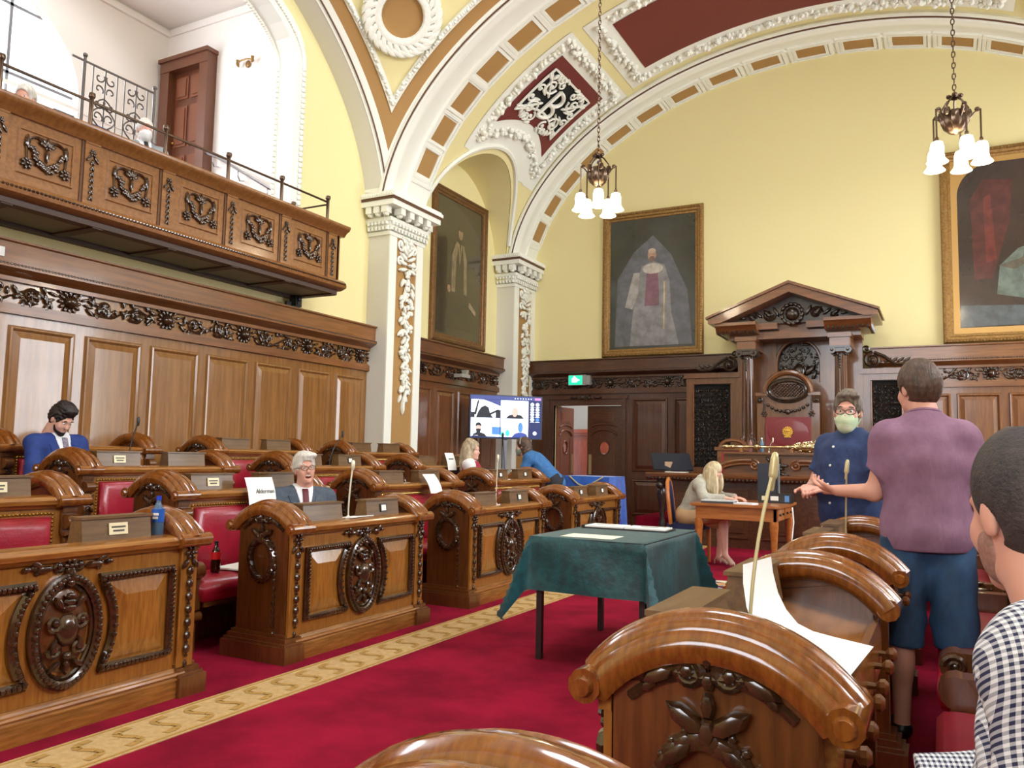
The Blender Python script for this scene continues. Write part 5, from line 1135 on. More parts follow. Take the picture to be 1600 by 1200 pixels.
mic(-5.66, 6.62, 1.10, .34, (.0, .20), 'mic_dark', .005, 'leaning dark microphone on the third row in the middle')
mic(-4.66, 8.62, .96, .52, (.0, -.06), 'mic_dark', .006, 'tall dark microphone in front of the television stand')
mic(-2.2, 12.05, 1.371, .17, (.06, -.02), 'mic_pale', .004, 'tiny microphone before the throne crest')
# white plates pinned on the far wall end
tag(put('ledge_device', MB().box(0, .16, -.14, .14, 0, .06).prism([(.05, .06), (.12, .06), (.14, .14), (.03, .14)], 'y', .05, .13), None, TR(XL+.22, 11.9, 2.57), mats=mat('speaker_grey', (150, 146, 136), .5)), 'small grey device on the wainscot ledge below the dark portrait', 'device')
# ================================================================== FURNITURE AND THINGS
def P2(poly, z0, z1): return MB().prism(poly, 'z', z0, z1)
def ellp(cx, cy, rx, ry, n=24): return [(cx+rx*cos(a), cy+ry*sin(a)) for a in lins(0, 2*pi, n+1)[:-1]]
# ---- pictures
def frame_mesh(w, h, prof, mats=None):
    mb = MB(); ring = lambda d: [(d, d), (w-d, d), (w-d, h-d), (d, h-d)]
    for (d0, h0), (d1, h1) in zip(prof, prof[1:]):
        a, b = ring(d0), ring(d1)
        for e in range(4): f_ = (e+1) % 4; mb.add([(*a[e], h0), (*a[f_], h0), (*b[f_], h1), (*b[e], h1)], [(0, 1, 2, 3)])
    return mb
FP = [(0, 0), (0, .05), (.02, .075), (.05, .08), (.06, .06), (.10, .055), (.115, .035), (.15, .03), (.155, .012)]
def canvas(name, c1, c2): return mat(name, c1, .22, coat=.75, noise=(1.3, c2, (1, 1, 1), 5, .3, .7))
def picture(M, w, h, label, cols, fig, fm=gilt, beads=True, arch=False):
    t = tag(empty('portrait_painting', M=M), label, 'painting')
    put('frame', frame_mesh(w, h, FP), t, mats=fm)
    if beads:
        mb = MB()
        for x in np.arange(.06, w-.03, .045): mb.ball((x, .035, .078), (.016, .022, .012), 5, 4); mb.ball((x, h-.035, .078), (.016, .022, .012), 5, 4)
        for y in np.arange(.06, h-.03, .045): mb.ball((.035, y, .078), (.022, .016, .012), 5, 4); mb.ball((w-.035, y, .078), (.022, .016, .012), 5, 4)
        put('frame_beading', mb, t, mats=fm)
    c = put('canvas', MB().box(.15, w-.15, .15, h-.15, 0, .014), t, mats=canvas(*cols))
    if arch:
        i0, i1, r = .24, w-.24, .5; sp = MB()
        for cx, sg in ((i0+r, -1), (i1-r, 1)):
            pts = [(cx+sg*r*sin(a), h-.24-r+r*cos(a)) for a in lins(0, pi/2, 12)]
            k = len(pts); corner = (cx+sg*(r+.1), h-.14)
            vs = [(*p, .02) for p in pts]+[(cx, h-.14, .02), (*corner, .02), (cx+sg*(r+.1), h-.24-r, .02)]
            for j in range(k-1): sp.add([vs[j], vs[j+1], (cx+sg*(r+.1), pts[j+1][1], .02), (cx+sg*(r+.1), pts[j][1], .02)] if False else [vs[j], vs[j+1], (*corner, .02)], [(0, 1, 2)])
            sp.add([vs[0], (cx, h-.14, .02), (*corner, .02)], [(0, 1, 2)]); sp.add([vs[k-1], (cx+sg*(r+.1), h-.24-r, .02), (*corner, .02)], [(0, 1, 2)])
        sp.box(i0+r, i1-r, h-.24, h-.14, .016, .02).box(.14, i0, .14, h-.74, .016, .02).box(i1, w-.14, .14, h-.74, .016, .02).box(.14, w-.14, .14, .24, .016, .02)
        put('gilt_spandrel', sp, t, mats=mat('gilt_flat', (190, 150, 88), .4, metal=.4))
    for nm, poly, col in fig:
        put(nm, MB().prism(poly, 'z', .014, .0165+.0004*len(c.children)), c, mats=mat('paint_%d_%d_%d' % col, col, .25, coat=.7, noise=(6, tuple(int(v*.78) for v in col), (1, 1, 1))))
    return t
w1, h1 = 1.96, 2.79; cx = 1.0
fig1 = [('painted_arch', [(.25, .2), (.3, 1.5), (.62, 2.0), (1.0, 2.3), (1.35, 1.9), (1.66, 1.2), (1.75, .2)], (96, 98, 104)),
        ('painted_robe', [(.55, .2), (.62, .9), (.70, 1.45), (.78, 1.72), (1.0, 1.8), (1.22, 1.72), (1.32, 1.4), (1.36, .8), (1.5, .2)], (140, 138, 138)),
        ('painted_tunic', [(.84, .95), (.86, 1.3), (.88, 1.60), (1.10, 1.60), (1.12, 1.2), (1.12, .95)], (132, 84, 98)), ('painted_collar', ellp(1.0, 1.66, .2, .1), (198, 190, 176)),
        ('painted_face', ellp(.98, 1.92, .085, .12), (188, 148, 122)), ('painted_beard', ellp(.98, 1.84, .06, .06), (120, 96, 80)), ('painted_crown_of_head', ellp(.98, 2.0, .075, .05), (206, 180, 156)), ('painted_sleeve', [(.45, .95), (.62, 1.6), (.74, 1.6), (.72, 1.2), (.6, .9)], (170, 166, 160)), ('painted_staff', [(1.2, .5), (1.23, .5), (1.24, 1.4), (1.21, 1.4)], (200, 184, 140))]
picture(onY(-5.73, YB-.005, 3.15), w1, h1, 'gilt framed portrait of a standing robed figure, left of the throne', ('canvas_olive', (58, 60, 50), (40, 42, 36)), fig1)
fig2 = [('painted_shadow', [(.2, .2), (.2, 1.9), (.5, 1.85), (.5, .2)], (46, 38, 30)), ('painted_robe', [(.45, .3), (.58, 1.0), (.62, 1.55), (.75, 1.86), (.95, 1.92), (1.12, 1.82), (1.22, 1.5), (1.25, .9), (1.4, .3)], (66, 58, 42)),
        ('painted_mantle', [(.66, .95), (.66, 1.6), (.8, 1.88), (.88, 1.86), (.8, 1.5), (.78, .95)], (134, 116, 86)), ('painted_mantle_edge', [(1.08, .95), (1.06, 1.5), (1.0, 1.84), (1.06, 1.84), (1.16, 1.6), (1.18, .95)], (134, 116, 86)), ('painted_chain', [(.86, 1.84), (.92, 1.45), (.99, 1.84), (.96, 1.84), (.92, 1.55), (.89, 1.84)], (160, 140, 100)),
        ('painted_face', ellp(.93, 2.03, .075, .11), (146, 118, 88)), ('painted_hair', ellp(.93, 2.12, .075, .04), (70, 56, 42)), ('painted_hand', ellp(.58, .98, .05, .07), (158, 124, 92)), ('painted_scroll', [(1.25, .75), (1.5, .62), (1.52, .7), (1.28, .85)], (150, 132, 100))]
picture(onX(XL+.005, 11.25, 3.17), 1.83, 2.73, 'dark full length portrait on the left wall between the pilasters', ('canvas_brown', (76, 66, 46), (54, 48, 34)), fig2, fm=mat('bronze_gilt_frame', (128, 92, 54), .35, metal=.45, noise=(20, (104, 72, 40), (1, 1, 1))), beads=False)
fig3 = [('painted_curtain', [(.45, 1.0), (.42, 2.3), (.6, 2.6), (1.0, 2.55), (.95, 1.9), (.7, 1.0)], (88, 40, 38)), ('painted_curtain_fold', [(.62, 1.25), (.6, 2.3), (.7, 2.35), (.76, 1.3)], (112, 46, 43)), ('painted_gown', [(.75, .75), (.8, 1.2), (1.05, 1.45), (1.35, 1.55), (1.7, 1.3), (1.9, .6), (1.3, .62)], (104, 116, 106)), ('painted_lace', ellp(1.35, 1.0, .25, .2), (136, 142, 128)), ('painted_shawl', [(.78, 1.2), (1.1, 1.3), (1.28, 1.75), (1.45, 1.7), (1.3, 1.3), (1.0, 1.12)], (96, 88, 74)), ('painted_face', ellp(1.45, 1.75, .08, .11), (180, 146, 122)), ('painted_rug', [(.26, .26), (.26, .6), (1.3, .55), (2.2, .5), (2.2, .26)], (84, 92, 96))]
picture(onY(.06, YB-.005, 3.15), 2.4, 3.1, 'large gilt framed painting with red curtain, right of the throne', ('canvas_plum', (62, 44, 40), (44, 34, 32)), fig3, arch=True)
# ---- exit sign
ex = tag(empty('exit_sign', (-6.16, YB-.14, 2.62)), 'lit green emergency exit sign above the double door', 'exit sign')
put('housing', MB().box(-.20, .16, -.05, .12, 0, .20).box(.10, .24, -.03, .10, .01, .19), ex, mats=mat('sign_housing', (150, 150, 146), .4))
gl = put('lit_face', MB().box(-.19, .09, -.056, -.05, .012, .188), ex, mats=mat('exit_green', (20, 150, 110), .4, emit=(30, 190, 140), es=1.6))
put('pictogram', MB().box(-.12, -.02, -.059, -.056, .06, .14).prism([(-.02, .07), (.04, .10), (-.02, .13)], 'y', -.059, -.056).prism([(x-.0, z) for x, z in ellp(-.07, .155, .02, .02, 10)], 'y', -.059, -.056), gl, mats=mat('sign_white', (255, 255, 255), .4, emit=(235, 255, 250), es=2.2), smooth=0)
# ---- double door, one leaf ajar
dd = struct(empty('door_2', (-6.02, YB, 0)), 'carved dark double door standing ajar under the exit sign')
fr_ = MB().box(-.80, -.70, -.07, .02, 0, 2.26).box(.70, .80, -.07, .02, 0, 2.26).box(-.80, .80, -.07, .02, 2.24, 2.36).box(-.84, .84, -.11, .02, 2.36, 2.42).prism([(-.84, 2.30), (-.78, 2.36), (-.78, 2.1)], 'y', -.10, 0).box(.74, .80, -.12, 0, 0, 2.36)
put('door_frame', fr_, dd, mats=dk)
hd = MB()
for sg in (-1, 1): hd.spiral(sg*.10, 2.39, .04, 1.4, .014, sg, pi/2); hd.leaf(sg*.16, 2.385, 0 if sg > 0 else pi, .18, .05)
hd.rosette(0, 2.39, .05, .01); hd.v = [(x, -.115-z, y) for x, y, z in hd.v]; put('carved_overdoor', hd, dd, mats=dkcarve)
def leaf_part(name, M, col, colp, hand):
    l = put(name, MB().box(0, .69, -.02, .025, 0.01, .86).box(0, .69, -.02, .025, 1.6, 2.23).box(0, .18, -.02, .025, .86, 1.6).box(.51, .69, -.02, .025, .86, 1.6), dd, M, mats=col)
    ck = MB(); k = 32
    for i in range(k):
        a0, a1 = 2*pi*i/k, 2*pi*(i+1)/k
        def sq(a): c, s = cos(a), sin(a); m_ = max(abs(c)/.105, abs(s)/.14); return (.345+c/m_, 1.43+s/m_)
        p, q = (.345+.10*cos(a0), 1.43+.125*sin(a0)), (.345+.10*cos(a1), 1.43+.125*sin(a1)); r_, s_ = sq(a1), sq(a0)
        for yy in (-.02, .025): ck.add([(p[0], yy, p[1]), (q[0], yy, q[1]), (r_[0], yy, r_[1]), (s_[0], yy, s_[1])], [(0, 1, 2, 3)])
    put('light_spandrel', ck, l, mats=col)
    put('light_surround', MB().box(.18, .51, -.02, .025, .86, 1.29).box(.18, .51, -.02, .025, 1.57, 1.6).box(.18, .24, -.02, .025, 1.29, 1.57).box(.45, .51, -.02, .025, 1.29, 1.57), l, mats=col)
    put('oval_rim', MB().tube([(.345+.105*cos(a), -.022, 1.43+.128*sin(a)) for a in lins(0, 2*pi, 25)[:-1]], .016, 6, closed=True), l, mats=col)
    for sy in (-.03, .03): put('arch_moulding', MB().tube([(.345+.25*cos(a), sy, 1.66+.12*sin(a)) for a in lins(0, pi, 13)], .022, 6).tube([(.345+.27*cos(a), sy, 1.80+.08*sin(a)) for a in lins(.3, pi-.3, 11)], .014, 6), l, mats=colp)
    put('panel', MB().box(.14, .55, -.032, .037, 1.92, 2.14).box(.18, .51, -.04, .045, 1.95, 2.11), l, mats=colp); put('panel', MB().box(.12, .57, -.03, .035, .12, .72).box(.18, .51, -.04, .045, .18, .66), l, mats=colp); put('panel', MB().box(.12, .16, -.03, .035, .85, 1.6).box(.53, .57, -.03, .035, .85, 1.6), l, mats=colp)
    put('push_plate', MB().box(.60 if hand > 0 else .03, .66 if hand > 0 else .09, -.028, .033, .92, 1.30), l, mats=mat('brass_push_plate', (190, 172, 124), .3, metal=.7))
    put('oval_pane', MB().add([(.345+.10*cos(a), 0, 1.43+.135*sin(a)) for a in lins(0, 2*pi, 25)[:-1]], [tuple(range(24))]), l, mats=glass_m)
leaf_part('door_leaf', TR(.68, .03, 0) @ Matrix.Scale(-1, 4, (1, 0, 0)), dk, dk_y, 1)
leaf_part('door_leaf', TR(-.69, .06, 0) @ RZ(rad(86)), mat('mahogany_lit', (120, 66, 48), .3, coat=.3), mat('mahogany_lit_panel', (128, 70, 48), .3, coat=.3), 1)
cab = tag(empty('corridor_cupboard', (-6.75, 16.9, 0)), 'reddish wooden cupboard glimpsed through the open door', 'cupboard')
cm_ = mat('red_mahogany', (158, 70, 42), .35, coat=.3, noise=(5, (134, 54, 32), (5, 5, .5)))
put('carcass', MB().box(-.8, .8, -.2, .3, 0, 1.72), cab, mats=cm_); put('cornice', MB().box(-.85, .85, -.25, .3, 1.72, 1.78).box(-.88, .88, -.28, .3, 1.78, 1.86), cab, mats=cm_)
for x in (-.4, .4): put('door_panel', MB().box(x-.34, x+.34, -.22, -.2, .12, 1.6).box(x-.24, x+.24, -.235, -.22, .24, 1.48), cab, mats=cm_)
# lamp added under the corridor ceiling, no fixture built
area('corridor_light', (-6.0, 16.0, 3.3), (0, 0, 0), 2.5, 1.2, 60, (1, .95, .88))
# ---- television on a stand
tvM = TR(-6.66, 12.35, 0) @ RZ(rad(45)) @ Matrix.Scale(.97, 4)
tv = tag(empty('television', M=tvM), 'large television on a stand showing a video call', 'television')
put('bezel', MB().box(-.68, .68, 0, .05, 1.58, 2.36), tv, mats=black); put('stand_pole', MB().box(-.04, .04, .05, .12, .02, 1.9).box(-.12, .12, .05, .09, 1.75, 2.15), tv, mats=mat('stand_grey', (120, 122, 126), .4, metal=.6))
put('stand_base', MB().box(-.45, .45, -.2, .35, 0, .03), tv, mats=black)
def em(name, c, s=1.2): return mat(name, c, .5, emit=c, es=s)
sx = lambda u: -.665+1.33*u
sz = lambda v: 2.345-.75*v
def scr_(name, poly, m, par, d): return put(name, MB().prism([(sx(u), sz(v)) for u, v in poly], 'y', -.001-d*.0008, -.0005), par, mats=m, smooth=0)
def rc(u0, v0, u1, v1): return [(u0, v0), (u1, v0), (u1, v1), (u0, v1)]
navy = em('screen_navy', (22, 34, 86), .7); wh = em('screen_white', (226, 236, 246), 1.3); dkb = em('screen_dark', (24, 28, 38), .5); skin_s = em('screen_skin', (214, 160, 150), 1.0); blue_s = em('screen_blue', (70, 120, 190), .9); teal_s = em('screen_teal', (60, 205, 190), 1.0); ppl = em('screen_bar', (60, 70, 130), .7); pink = em('screen_pink', (236, 120, 170), 1.0)
s0 = scr_('screen', rc(0, 0, 1, 1), navy, tv, 1)
scr_('toolbar', rc(0, 0, 1, .09), ppl, s0, 2); scr_('leave_button', rc(.90, .025, .985, .075), pink, s0, 3)
for i in range(7): scr_('toolbar_icon', ellp(.62+.038*i, .05, .008, .014, 8), wh, s0, 3)
for nm, r in (('video_tile', rc(.01, .10, .41, .52)), ('video_tile', rc(.42, .10, .81, .52)), ('video_tile', rc(.01, .53, .41, .97)), ('video_tile', rc(.42, .53, .81, .97))):
    q = scr_(nm, r, wh, s0, 2); u0, v0 = r[0]
    if (u0, v0) == (.01, .10):
        scr_('silhouette', [(.08, .52), (.11, .38), (.15, .28), (.20, .24), (.25, .28), (.27, .42), (.31, .52)], dkb, q, 4); scr_('silhouette', rc(.01, .40, .06, .52), dkb, q, 4); scr_('silhouette', [(.05, .46), (.10, .12), (.12, .12), (.08, .46)], dkb, q, 4); scr_('silhouette', [(.18, .10), (.41, .10), (.41, .24), (.30, .17)], ppl, q, 4); scr_('silhouette', rc(.35, .34, .41, .52), dkb, q, 4); scr_('silhouette', [(.26, .42), (.39, .32), (.39, .36), (.28, .46)], dkb, q, 4)
    elif v0 == .10:
        scr_('face', ellp(.62, .38, .045, .115, 16), skin_s, q, 4); scr_('shoulders', [(.50, .52), (.53, .46), (.59, .43), (.65, .43), (.71, .45), (.745, .52)], dkb, q, 4.5); scr_('face_front', ellp(.617, .40, .035, .09, 14), skin_s, q, 5)
    elif u0 == .01:
        scr_('shoulders', [(.03, .97), (.05, .91), (.09, .88), (.15, .88), (.20, .91), (.23, .97)], dkb, q, 4); scr_('face', ellp(.115, .77, .04, .10, 16), skin_s, q, 5); scr_('hair', [(.075, .73), (.08, .67), (.115, .64), (.15, .67), (.155, .73), (.115, .71)], dkb, q, 6); scr_('beard', [(.08, .80), (.115, .79), (.15, .80), (.14, .88), (.115, .90), (.09, .88)], dkb, q, 6); scr_('laptop', rc(.30, .74, .41, .92), blue_s, q, 5)
    else:
        scr_('laptop', rc(.42, .74, .43, .92), blue_s, q, 5); scr_('object', ellp(.42+.03, .91, .03, .06, 10), teal_s, q, 5); scr_('object', ellp(.52, .88, .03, .08, 10), teal_s, q, 5)
        scr_('shoulders', [(.58, .97), (.62, .89), (.67, .86), (.73, .86), (.78, .89), (.81, .97)], em('screen_royal', (50, 70, 150), .7), q, 4); scr_('head', ellp(.70, .74, .035, .12, 16), blue_s, q, 5)
for i in range(8):
    u, v = .865+.075*(i % 2), .18+.12*(i//2)
    scr_('avatar', ellp(u, v, .027, .045, 14), wh if i != 7 else blue_s, s0, 3); scr_('avatar_name', rc(u-.03, v+.055, u+.03, v+.067), wh, s0, 3)
scr_('avatar', ellp(.905, .87, .027, .045, 14), wh, s0, 3)
for u in (.02, .43): scr_('caption', rc(u, .945, u+.09, .957), wh, s0, 4)
# ---- chandeliers
def chandelier(x, y, zb, label):
    t = tag(empty('chandelier', M=TR(x, y, zb) @ Matrix.Scale(1.2, 4)), label, 'chandelier', 'hanging bronze chandeliers')
    put('bowl', MB().lathe([(.015, -.12), (.05, -.105), (.095, -.06), (.118, 0), (.112, .05), (.085, .085), (.05, .09)], n=24, flute=.14, nf=12), t, mats=bronze)
    cg = MB()
    for i in range(5):
        a = 2*pi*i/5+.35; c, s = cos(a), sin(a); cg.tube([(c*.105, s*.105, .05), (c*.11, s*.11, .12), (c*.06, s*.06, .19), (c*.015, s*.015, .215)], .008, 5); cg.ball((c*.11, s*.11, .07), (.03, .03, .045), 6, 4)
    cg.ball((0, 0, .215), (.04, .04, .025), 8, 5)
    for i in range(4): a = 2*pi*i/4; cg.ball((cos(a)*.045, sin(a)*.045, .225), (.025, .025, .02), 5, 4)
    put('cage', cg, t, mats=bronze)
    ln = MB(); k = int((8.0-zb-.3)/.06)
    for i in range(k):
        z = .255+.05*i
        pts = [(.014*cos(a) if i % 2 else 0, 0 if i % 2 else .014*cos(a), z+.032*sin(a)) for a in lins(0, 2*pi, 9)[:-1]]; ln.tube(pts, .005, 4, closed=True)
    put('chain', ln, t, mats=bronze)
    for i in range(5):
        a = 2*pi*i/5+.1; c, s = cos(a), sin(a); R = .195
        am = put('arm', MB().tube([(c*.10, s*.10, .0), (c*.15, s*.15, .06), (c*.19, s*.19, .09), (c*R, s*R, .085), (c*R, s*R, .05), (c*R, s*R, -.18)], .008, 6).ball((c*R, s*R, -.19), (.018, .018, .03), 7, 5).ball((c*.17, s*.17, .085), .022, 6, 4), t, mats=bronze)
        z0 = -.205; sh_ = put('glass_shade', MB().lathe([(.02, 0), (.045, -.012), (.056, -.06), (.054, -.11), (.06, -.15), (.088, -.185), (.084, -.187), (.05, -.14)], (c*R, s*R, z0), 14), am, mats=glow)
    l = bpy.data.lights.new('chandelier_lamp', 'POINT'); l.energy = 36; l.color = (1, .86, .64); l.shadow_soft_size = .16
    o = bpy.data.objects.new('chandelier_lamp', l); COL.objects.link(o); o.parent = t; o.location = (0, 0, -.42)
chandelier(-3.80, 9.38, 4.83, 'five light bronze chandelier hanging left, before the robed portrait')
chandelier(.2, 9.38, 4.83, 'five light bronze chandelier hanging right, before the red curtain painting')
# ================================================================== PEOPLE (implicit surfaces, polygonised with surface nets)
V3 = lambda *a: np.array(a, dtype=np.float32)
class SDF:
    def __init__(s, lo, hi, h):
        s.lo = np.array(lo, np.float32)-.04; s.h = h; s.n = np.ceil((np.array(hi)+.04-s.lo)/h).astype(int)+1
        s.d = np.full(s.n, .25, np.float32)
    def sub(s, lo, hi):
        i0 = np.maximum(0, np.floor((np.array(lo)-s.lo)/s.h).astype(int)); i1 = np.minimum(s.n, np.ceil((np.array(hi)-s.lo)/s.h).astype(int)+1)
        if np.any(i1 <= i0): return None, None
        sl = tuple(slice(a, b) for a, b in zip(i0, i1))
        g = [s.lo[k]+s.h*np.arange(i0[k], i1[k], dtype=np.float32) for k in range(3)]
        return sl, (g[0][:, None, None], g[1][None, :, None], g[2][None, None, :])
    def _mix(s, sl, d, k, sub=False):
        a = s.d[sl]
        if sub: s.d[sl] = np.maximum(a, -d); return
        if k <= 0: s.d[sl] = np.minimum(a, d); return
        hh = np.clip(.5+.5*(a-d)/k, 0, 1); s.d[sl] = a*(1-hh)+d*hh-k*hh*(1-hh)
    def cone(s, a, b, ra, rb, k=.03, cut=None, inf=0, cuta=None, sub=False):
        a, b = np.array(a, np.float32), np.array(b, np.float32); ra += inf; rb += inf; m = max(ra, rb)+.07
        sl, P = s.sub(np.minimum(a, b)-m, np.maximum(a, b)+m)
        if sl is None: return s
        ba = b-a; L2 = float(ba@ba) or 1e-9
        t = np.clip(((P[0]-a[0])*ba[0]+(P[1]-a[1])*ba[1]+(P[2]-a[2])*ba[2])/L2, 0, 1)
        d = np.sqrt((P[0]-a[0]-t*ba[0])**2+(P[1]-a[1]-t*ba[1])**2+(P[2]-a[2]-t*ba[2])**2)-(ra+(rb-ra)*t)
        u = ba/np.sqrt(L2)
        if cut is not None: d = np.maximum(d, (P[0]-b[0])*u[0]+(P[1]-b[1])*u[1]+(P[2]-b[2])*u[2]-cut)
        if cuta is not None: d = np.maximum(d, -((P[0]-a[0])*u[0]+(P[1]-a[1])*u[1]+(P[2]-a[2])*u[2])-cuta)
        s._mix(sl, d, k, sub); return s
    def ell(s, c, r, R=None, k=.03, inf=0, sub=False, clip=None):
        c = np.array(c, np.float32); r = np.array(r, np.float32)+inf; m = float(max(r))+.07
        sl, P = s.sub(c-m, c+m)
        if sl is None: return s
        q = [P[i]-c[i] for i in range(3)]
        if R is not None: q = [R[0][i]*q[0]+R[1][i]*q[1]+R[2][i]*q[2] for i in range(3)]
        e = np.sqrt((q[0]/r[0])**2+(q[1]/r[1])**2+(q[2]/r[2])**2); e2 = np.sqrt((q[0]/r[0]**2)**2+(q[1]/r[1]**2)**2+(q[2]/r[2]**2)**2)
        d = e*(e-1)/np.maximum(e2, 1e-5)
        if clip:
            for n, o in clip: d = np.maximum(d, (P[0]*n[0]+P[1]*n[1]+P[2]*n[2])-o)
        s._mix(sl, d, k, sub); return s
    def plane(s, n, o):       # keep the side n.p < o
        g = [s.lo[k]+s.h*np.arange(s.n[k], dtype=np.float32) for k in range(3)]
        s.d = np.maximum(s.d, g[0][:, None, None]*n[0]+g[1][None, :, None]*n[1]+g[2][None, None, :]*n[2]-o); return s
    def wrinkle(s, amp, f, seed=0):
        g = [s.lo[k]+s.h*np.arange(s.n[k], dtype=np.float32) for k in range(3)]; x, y, z = g[0][:, None, None], g[1][None, :, None], g[2][None, None, :]
        s.d = s.d+amp*(np.sin(f*(z+.6*y)+3*np.sin(f*.3*x+seed)+seed)*np.sin(f*.55*(y-.5*z)+1.7*seed)).astype(np.float32); return s
    def mb(s):
        d = s.d; ins = d < 0; nx, ny, nz = d.shape
        c = [ins[i:nx-1+i, j:ny-1+j, k:nz-1+k] for i in (0, 1) for j in (0, 1) for k in (0, 1)]
        alls = c[0].copy(); anys = c[0].copy()
        for q in c[1:]: alls &= q; anys |= q
        I = np.argwhere(anys & ~alls); idx = np.full((nx-1, ny-1, nz-1), -1, np.int32); idx[I[:, 0], I[:, 1], I[:, 2]] = np.arange(len(I))
        cor = [(i, j, k) for i in (0, 1) for j in (0, 1) for k in (0, 1)]; D = np.stack([d[I[:, 0]+i, I[:, 1]+j, I[:, 2]+k] for i, j, k in cor], 1)
        sm = np.zeros((len(I), 3), np.float32); ct = np.zeros(len(I), np.float32)
        for a in range(8):
            for b in range(a+1, 8):
                if sum(abs(cor[a][q]-cor[b][q]) for q in range(3)) != 1: continue
                x = (D[:, a] < 0) != (D[:, b] < 0); t = np.where(x, D[:, a]/np.where(x, D[:, a]-D[:, b], 1), 0)
                p = np.array(cor[a], np.float32)[None]+t[:, None]*(np.array(cor[b], np.float32)-np.array(cor[a], np.float32))[None]
                sm += p*x[:, None]; ct += x
        vs = s.lo+s.h*(I+sm/ct[:, None]); F = []
        for ax in range(3):
            o = [0, 0, 0]; o[ax] = 1
            A = ins[:nx-o[0], :ny-o[1], :nz-o[2]]; B = ins[o[0]:, o[1]:, o[2]:]; E = np.argwhere(A != B); u, v = [q for q in range(3) if q != ax]
            E = E[(E[:, u] > 0) & (E[:, v] > 0) & (E[:, u] < d.shape[u]-1) & (E[:, v] < d.shape[v]-1)]
            q = []
            for du, dv in ((-1, -1), (0, -1), (0, 0), (-1, 0)):
                e = E.copy(); e[:, u] += du; e[:, v] += dv; q.append(idx[e[:, 0], e[:, 1], e[:, 2]])
            f = np.stack(q, 1); fl = A[E[:, 0], E[:, 1], E[:, 2]]
            if ax == 1: fl = ~fl
            f[~fl] = f[~fl][:, ::-1]; F.append(f[(f >= 0).all(1)])
        F = np.concatenate(F); m = MB(); m.v = [tuple(p) for p in vs.tolist()]; m.f = [tuple(p) for p in F.tolist()]; m.m = [0]*len(m.f); return m
def rotm(yaw=0, pitch=0, roll=0):   # head: x forward, y left, z up; pitch > 0 looks down
    return np.array(Matrix.Rotation(rad(yaw), 3, 'Z') @ Matrix.Rotation(rad(pitch), 3, 'Y') @ Matrix.Rotation(rad(roll), 3, 'X'), np.float32)
class Head:
    def __init__(s, c, R, k=.87): s.c = np.array(c, np.float32); s.R = R; s.k = k
    def p(s, x, y, z): return s.c+s.R @ (np.array((x, y, z), np.float32)*s.k)
    def e(s, S, c, r, k=.02, inf=0, **kw): S.ell(s.p(*c), np.array(r)*s.k, s.R, k, inf, **kw)
    def skin(s, S, mouth=False, nose=True):
        s.e(S, (-.012, 0, .035), (.098, .078, .102), 0); s.e(S, (.030, 0, -.03), (.068, .060, .095), .03); s.e(S, (.040, 0, -.085), (.050, .048, .040), .03)
        for g in (-1, 1):
            s.e(S, (.066, g*.036, -.036), (.028, .026, .03), .02); s.e(S, (-.008, g*.080, -.012), (.020, .010, .034), .008); s.e(S, (.102, g*.032, .002), (.018, .018, .0085), 0, sub=True)
        s.e(S, (.080, 0, .024), (.022, .052, .014), .015)
        if nose: S.cone(s.p(.092, 0, .004), s.p(.112, 0, -.032), .010*s.k, .0155*s.k, .012)
        s.e(S, (.080, 0, -.112), (.024, .026, .022), .02)
        if mouth: s.e(S, (.106, 0, -.074), (.030, .030, .020), 0, sub=True); s.e(S, (.088, 0, -.098), (.014, .03, .008), .01)
        else: s.e(S, (.090, 0, -.066), (.011, .027, .007), .008); s.e(S, (.090, 0, -.079), (.010, .022, .007), .008)
        S.cone(s.p(-.022, 0, -.06), s.p(-.045, 0, -.19), .056*s.k, .062*s.k, .03)
    def hair(s, S, top=.012, back=-.06, front=.055, side=-.01, long=None):
        s.e(S, (-.018, 0, .042), (.104, .084, .106), 0, inf=top*.6)
        s.e(S, (-.045, 0, .0), (.078, .080, .095), .03, inf=top*.4)
        s.e(S, (.095, 0, -.03), (.085, .066, .10), 0, sub=True)          # face opening
        for g in (-1, 1): s.e(S, (.0, g*.088, -.035), (.035, .03, .045), 0, sub=True)
        n = s.R @ np.array((0, 0, -1), np.float32); o = float(n @ s.p(0, 0, back)); S.plane(n, o)
def hand(S, w, d, n, sgn, curl=.35, L=.095, k=.012, thumb=.7):
    """w wrist, d direction of the fingers, n palm normal (towards the palm side), sgn thumb side"""
    w, d, n = [np.array(q, np.float32) for q in (w, d, n)]; d /= np.linalg.norm(d); n = n-d*(n@d); n /= np.linalg.norm(n); b = np.cross(d, n)*sgn
    R = np.stack([d, b, n], 1); S.ell(w+d*.05, (.052, .042, .018), R, .02)
    for i, (o, l) in enumerate(((.030, .072), (.010, .080), (-.010, .075), (-.029, .058))):
        p = w+d*.085+b*o; a = 0
        for j, (q, r) in enumerate(((.45, .0092), (.32, .0085), (.26, .0078))):
            a += curl*(1.0+.25*j+.08*i); v = d*math.cos(a)+n*math.sin(a)+b*(o*.9)*(1-j*.4); p2 = p+v*l*q; S.cone(p, p2, r, r-.0006, .006); p = p2
    p = w+d*.02+b*.034; v = d*.72+b*thumb+n*.25; v /= np.linalg.norm(v); p2 = p+v*.042; S.cone(p, p2, .012, .010, .012); v2 = d*.9+b*thumb*.3+n*.4; v2 /= np.linalg.norm(v2); S.cone(p2, p2+v2*.032, .010, .008, .006)
SKIN = {'fair': mat('skin_fair', (222, 170, 150), .5, bump=(120, .05)), 'pink': mat('skin_pink', (216, 158, 138), .5), 'tan': mat('skin_tan', (206, 152, 126), .5)}
def finish(o, lab, cat='person'): return tag(o, lab, cat)
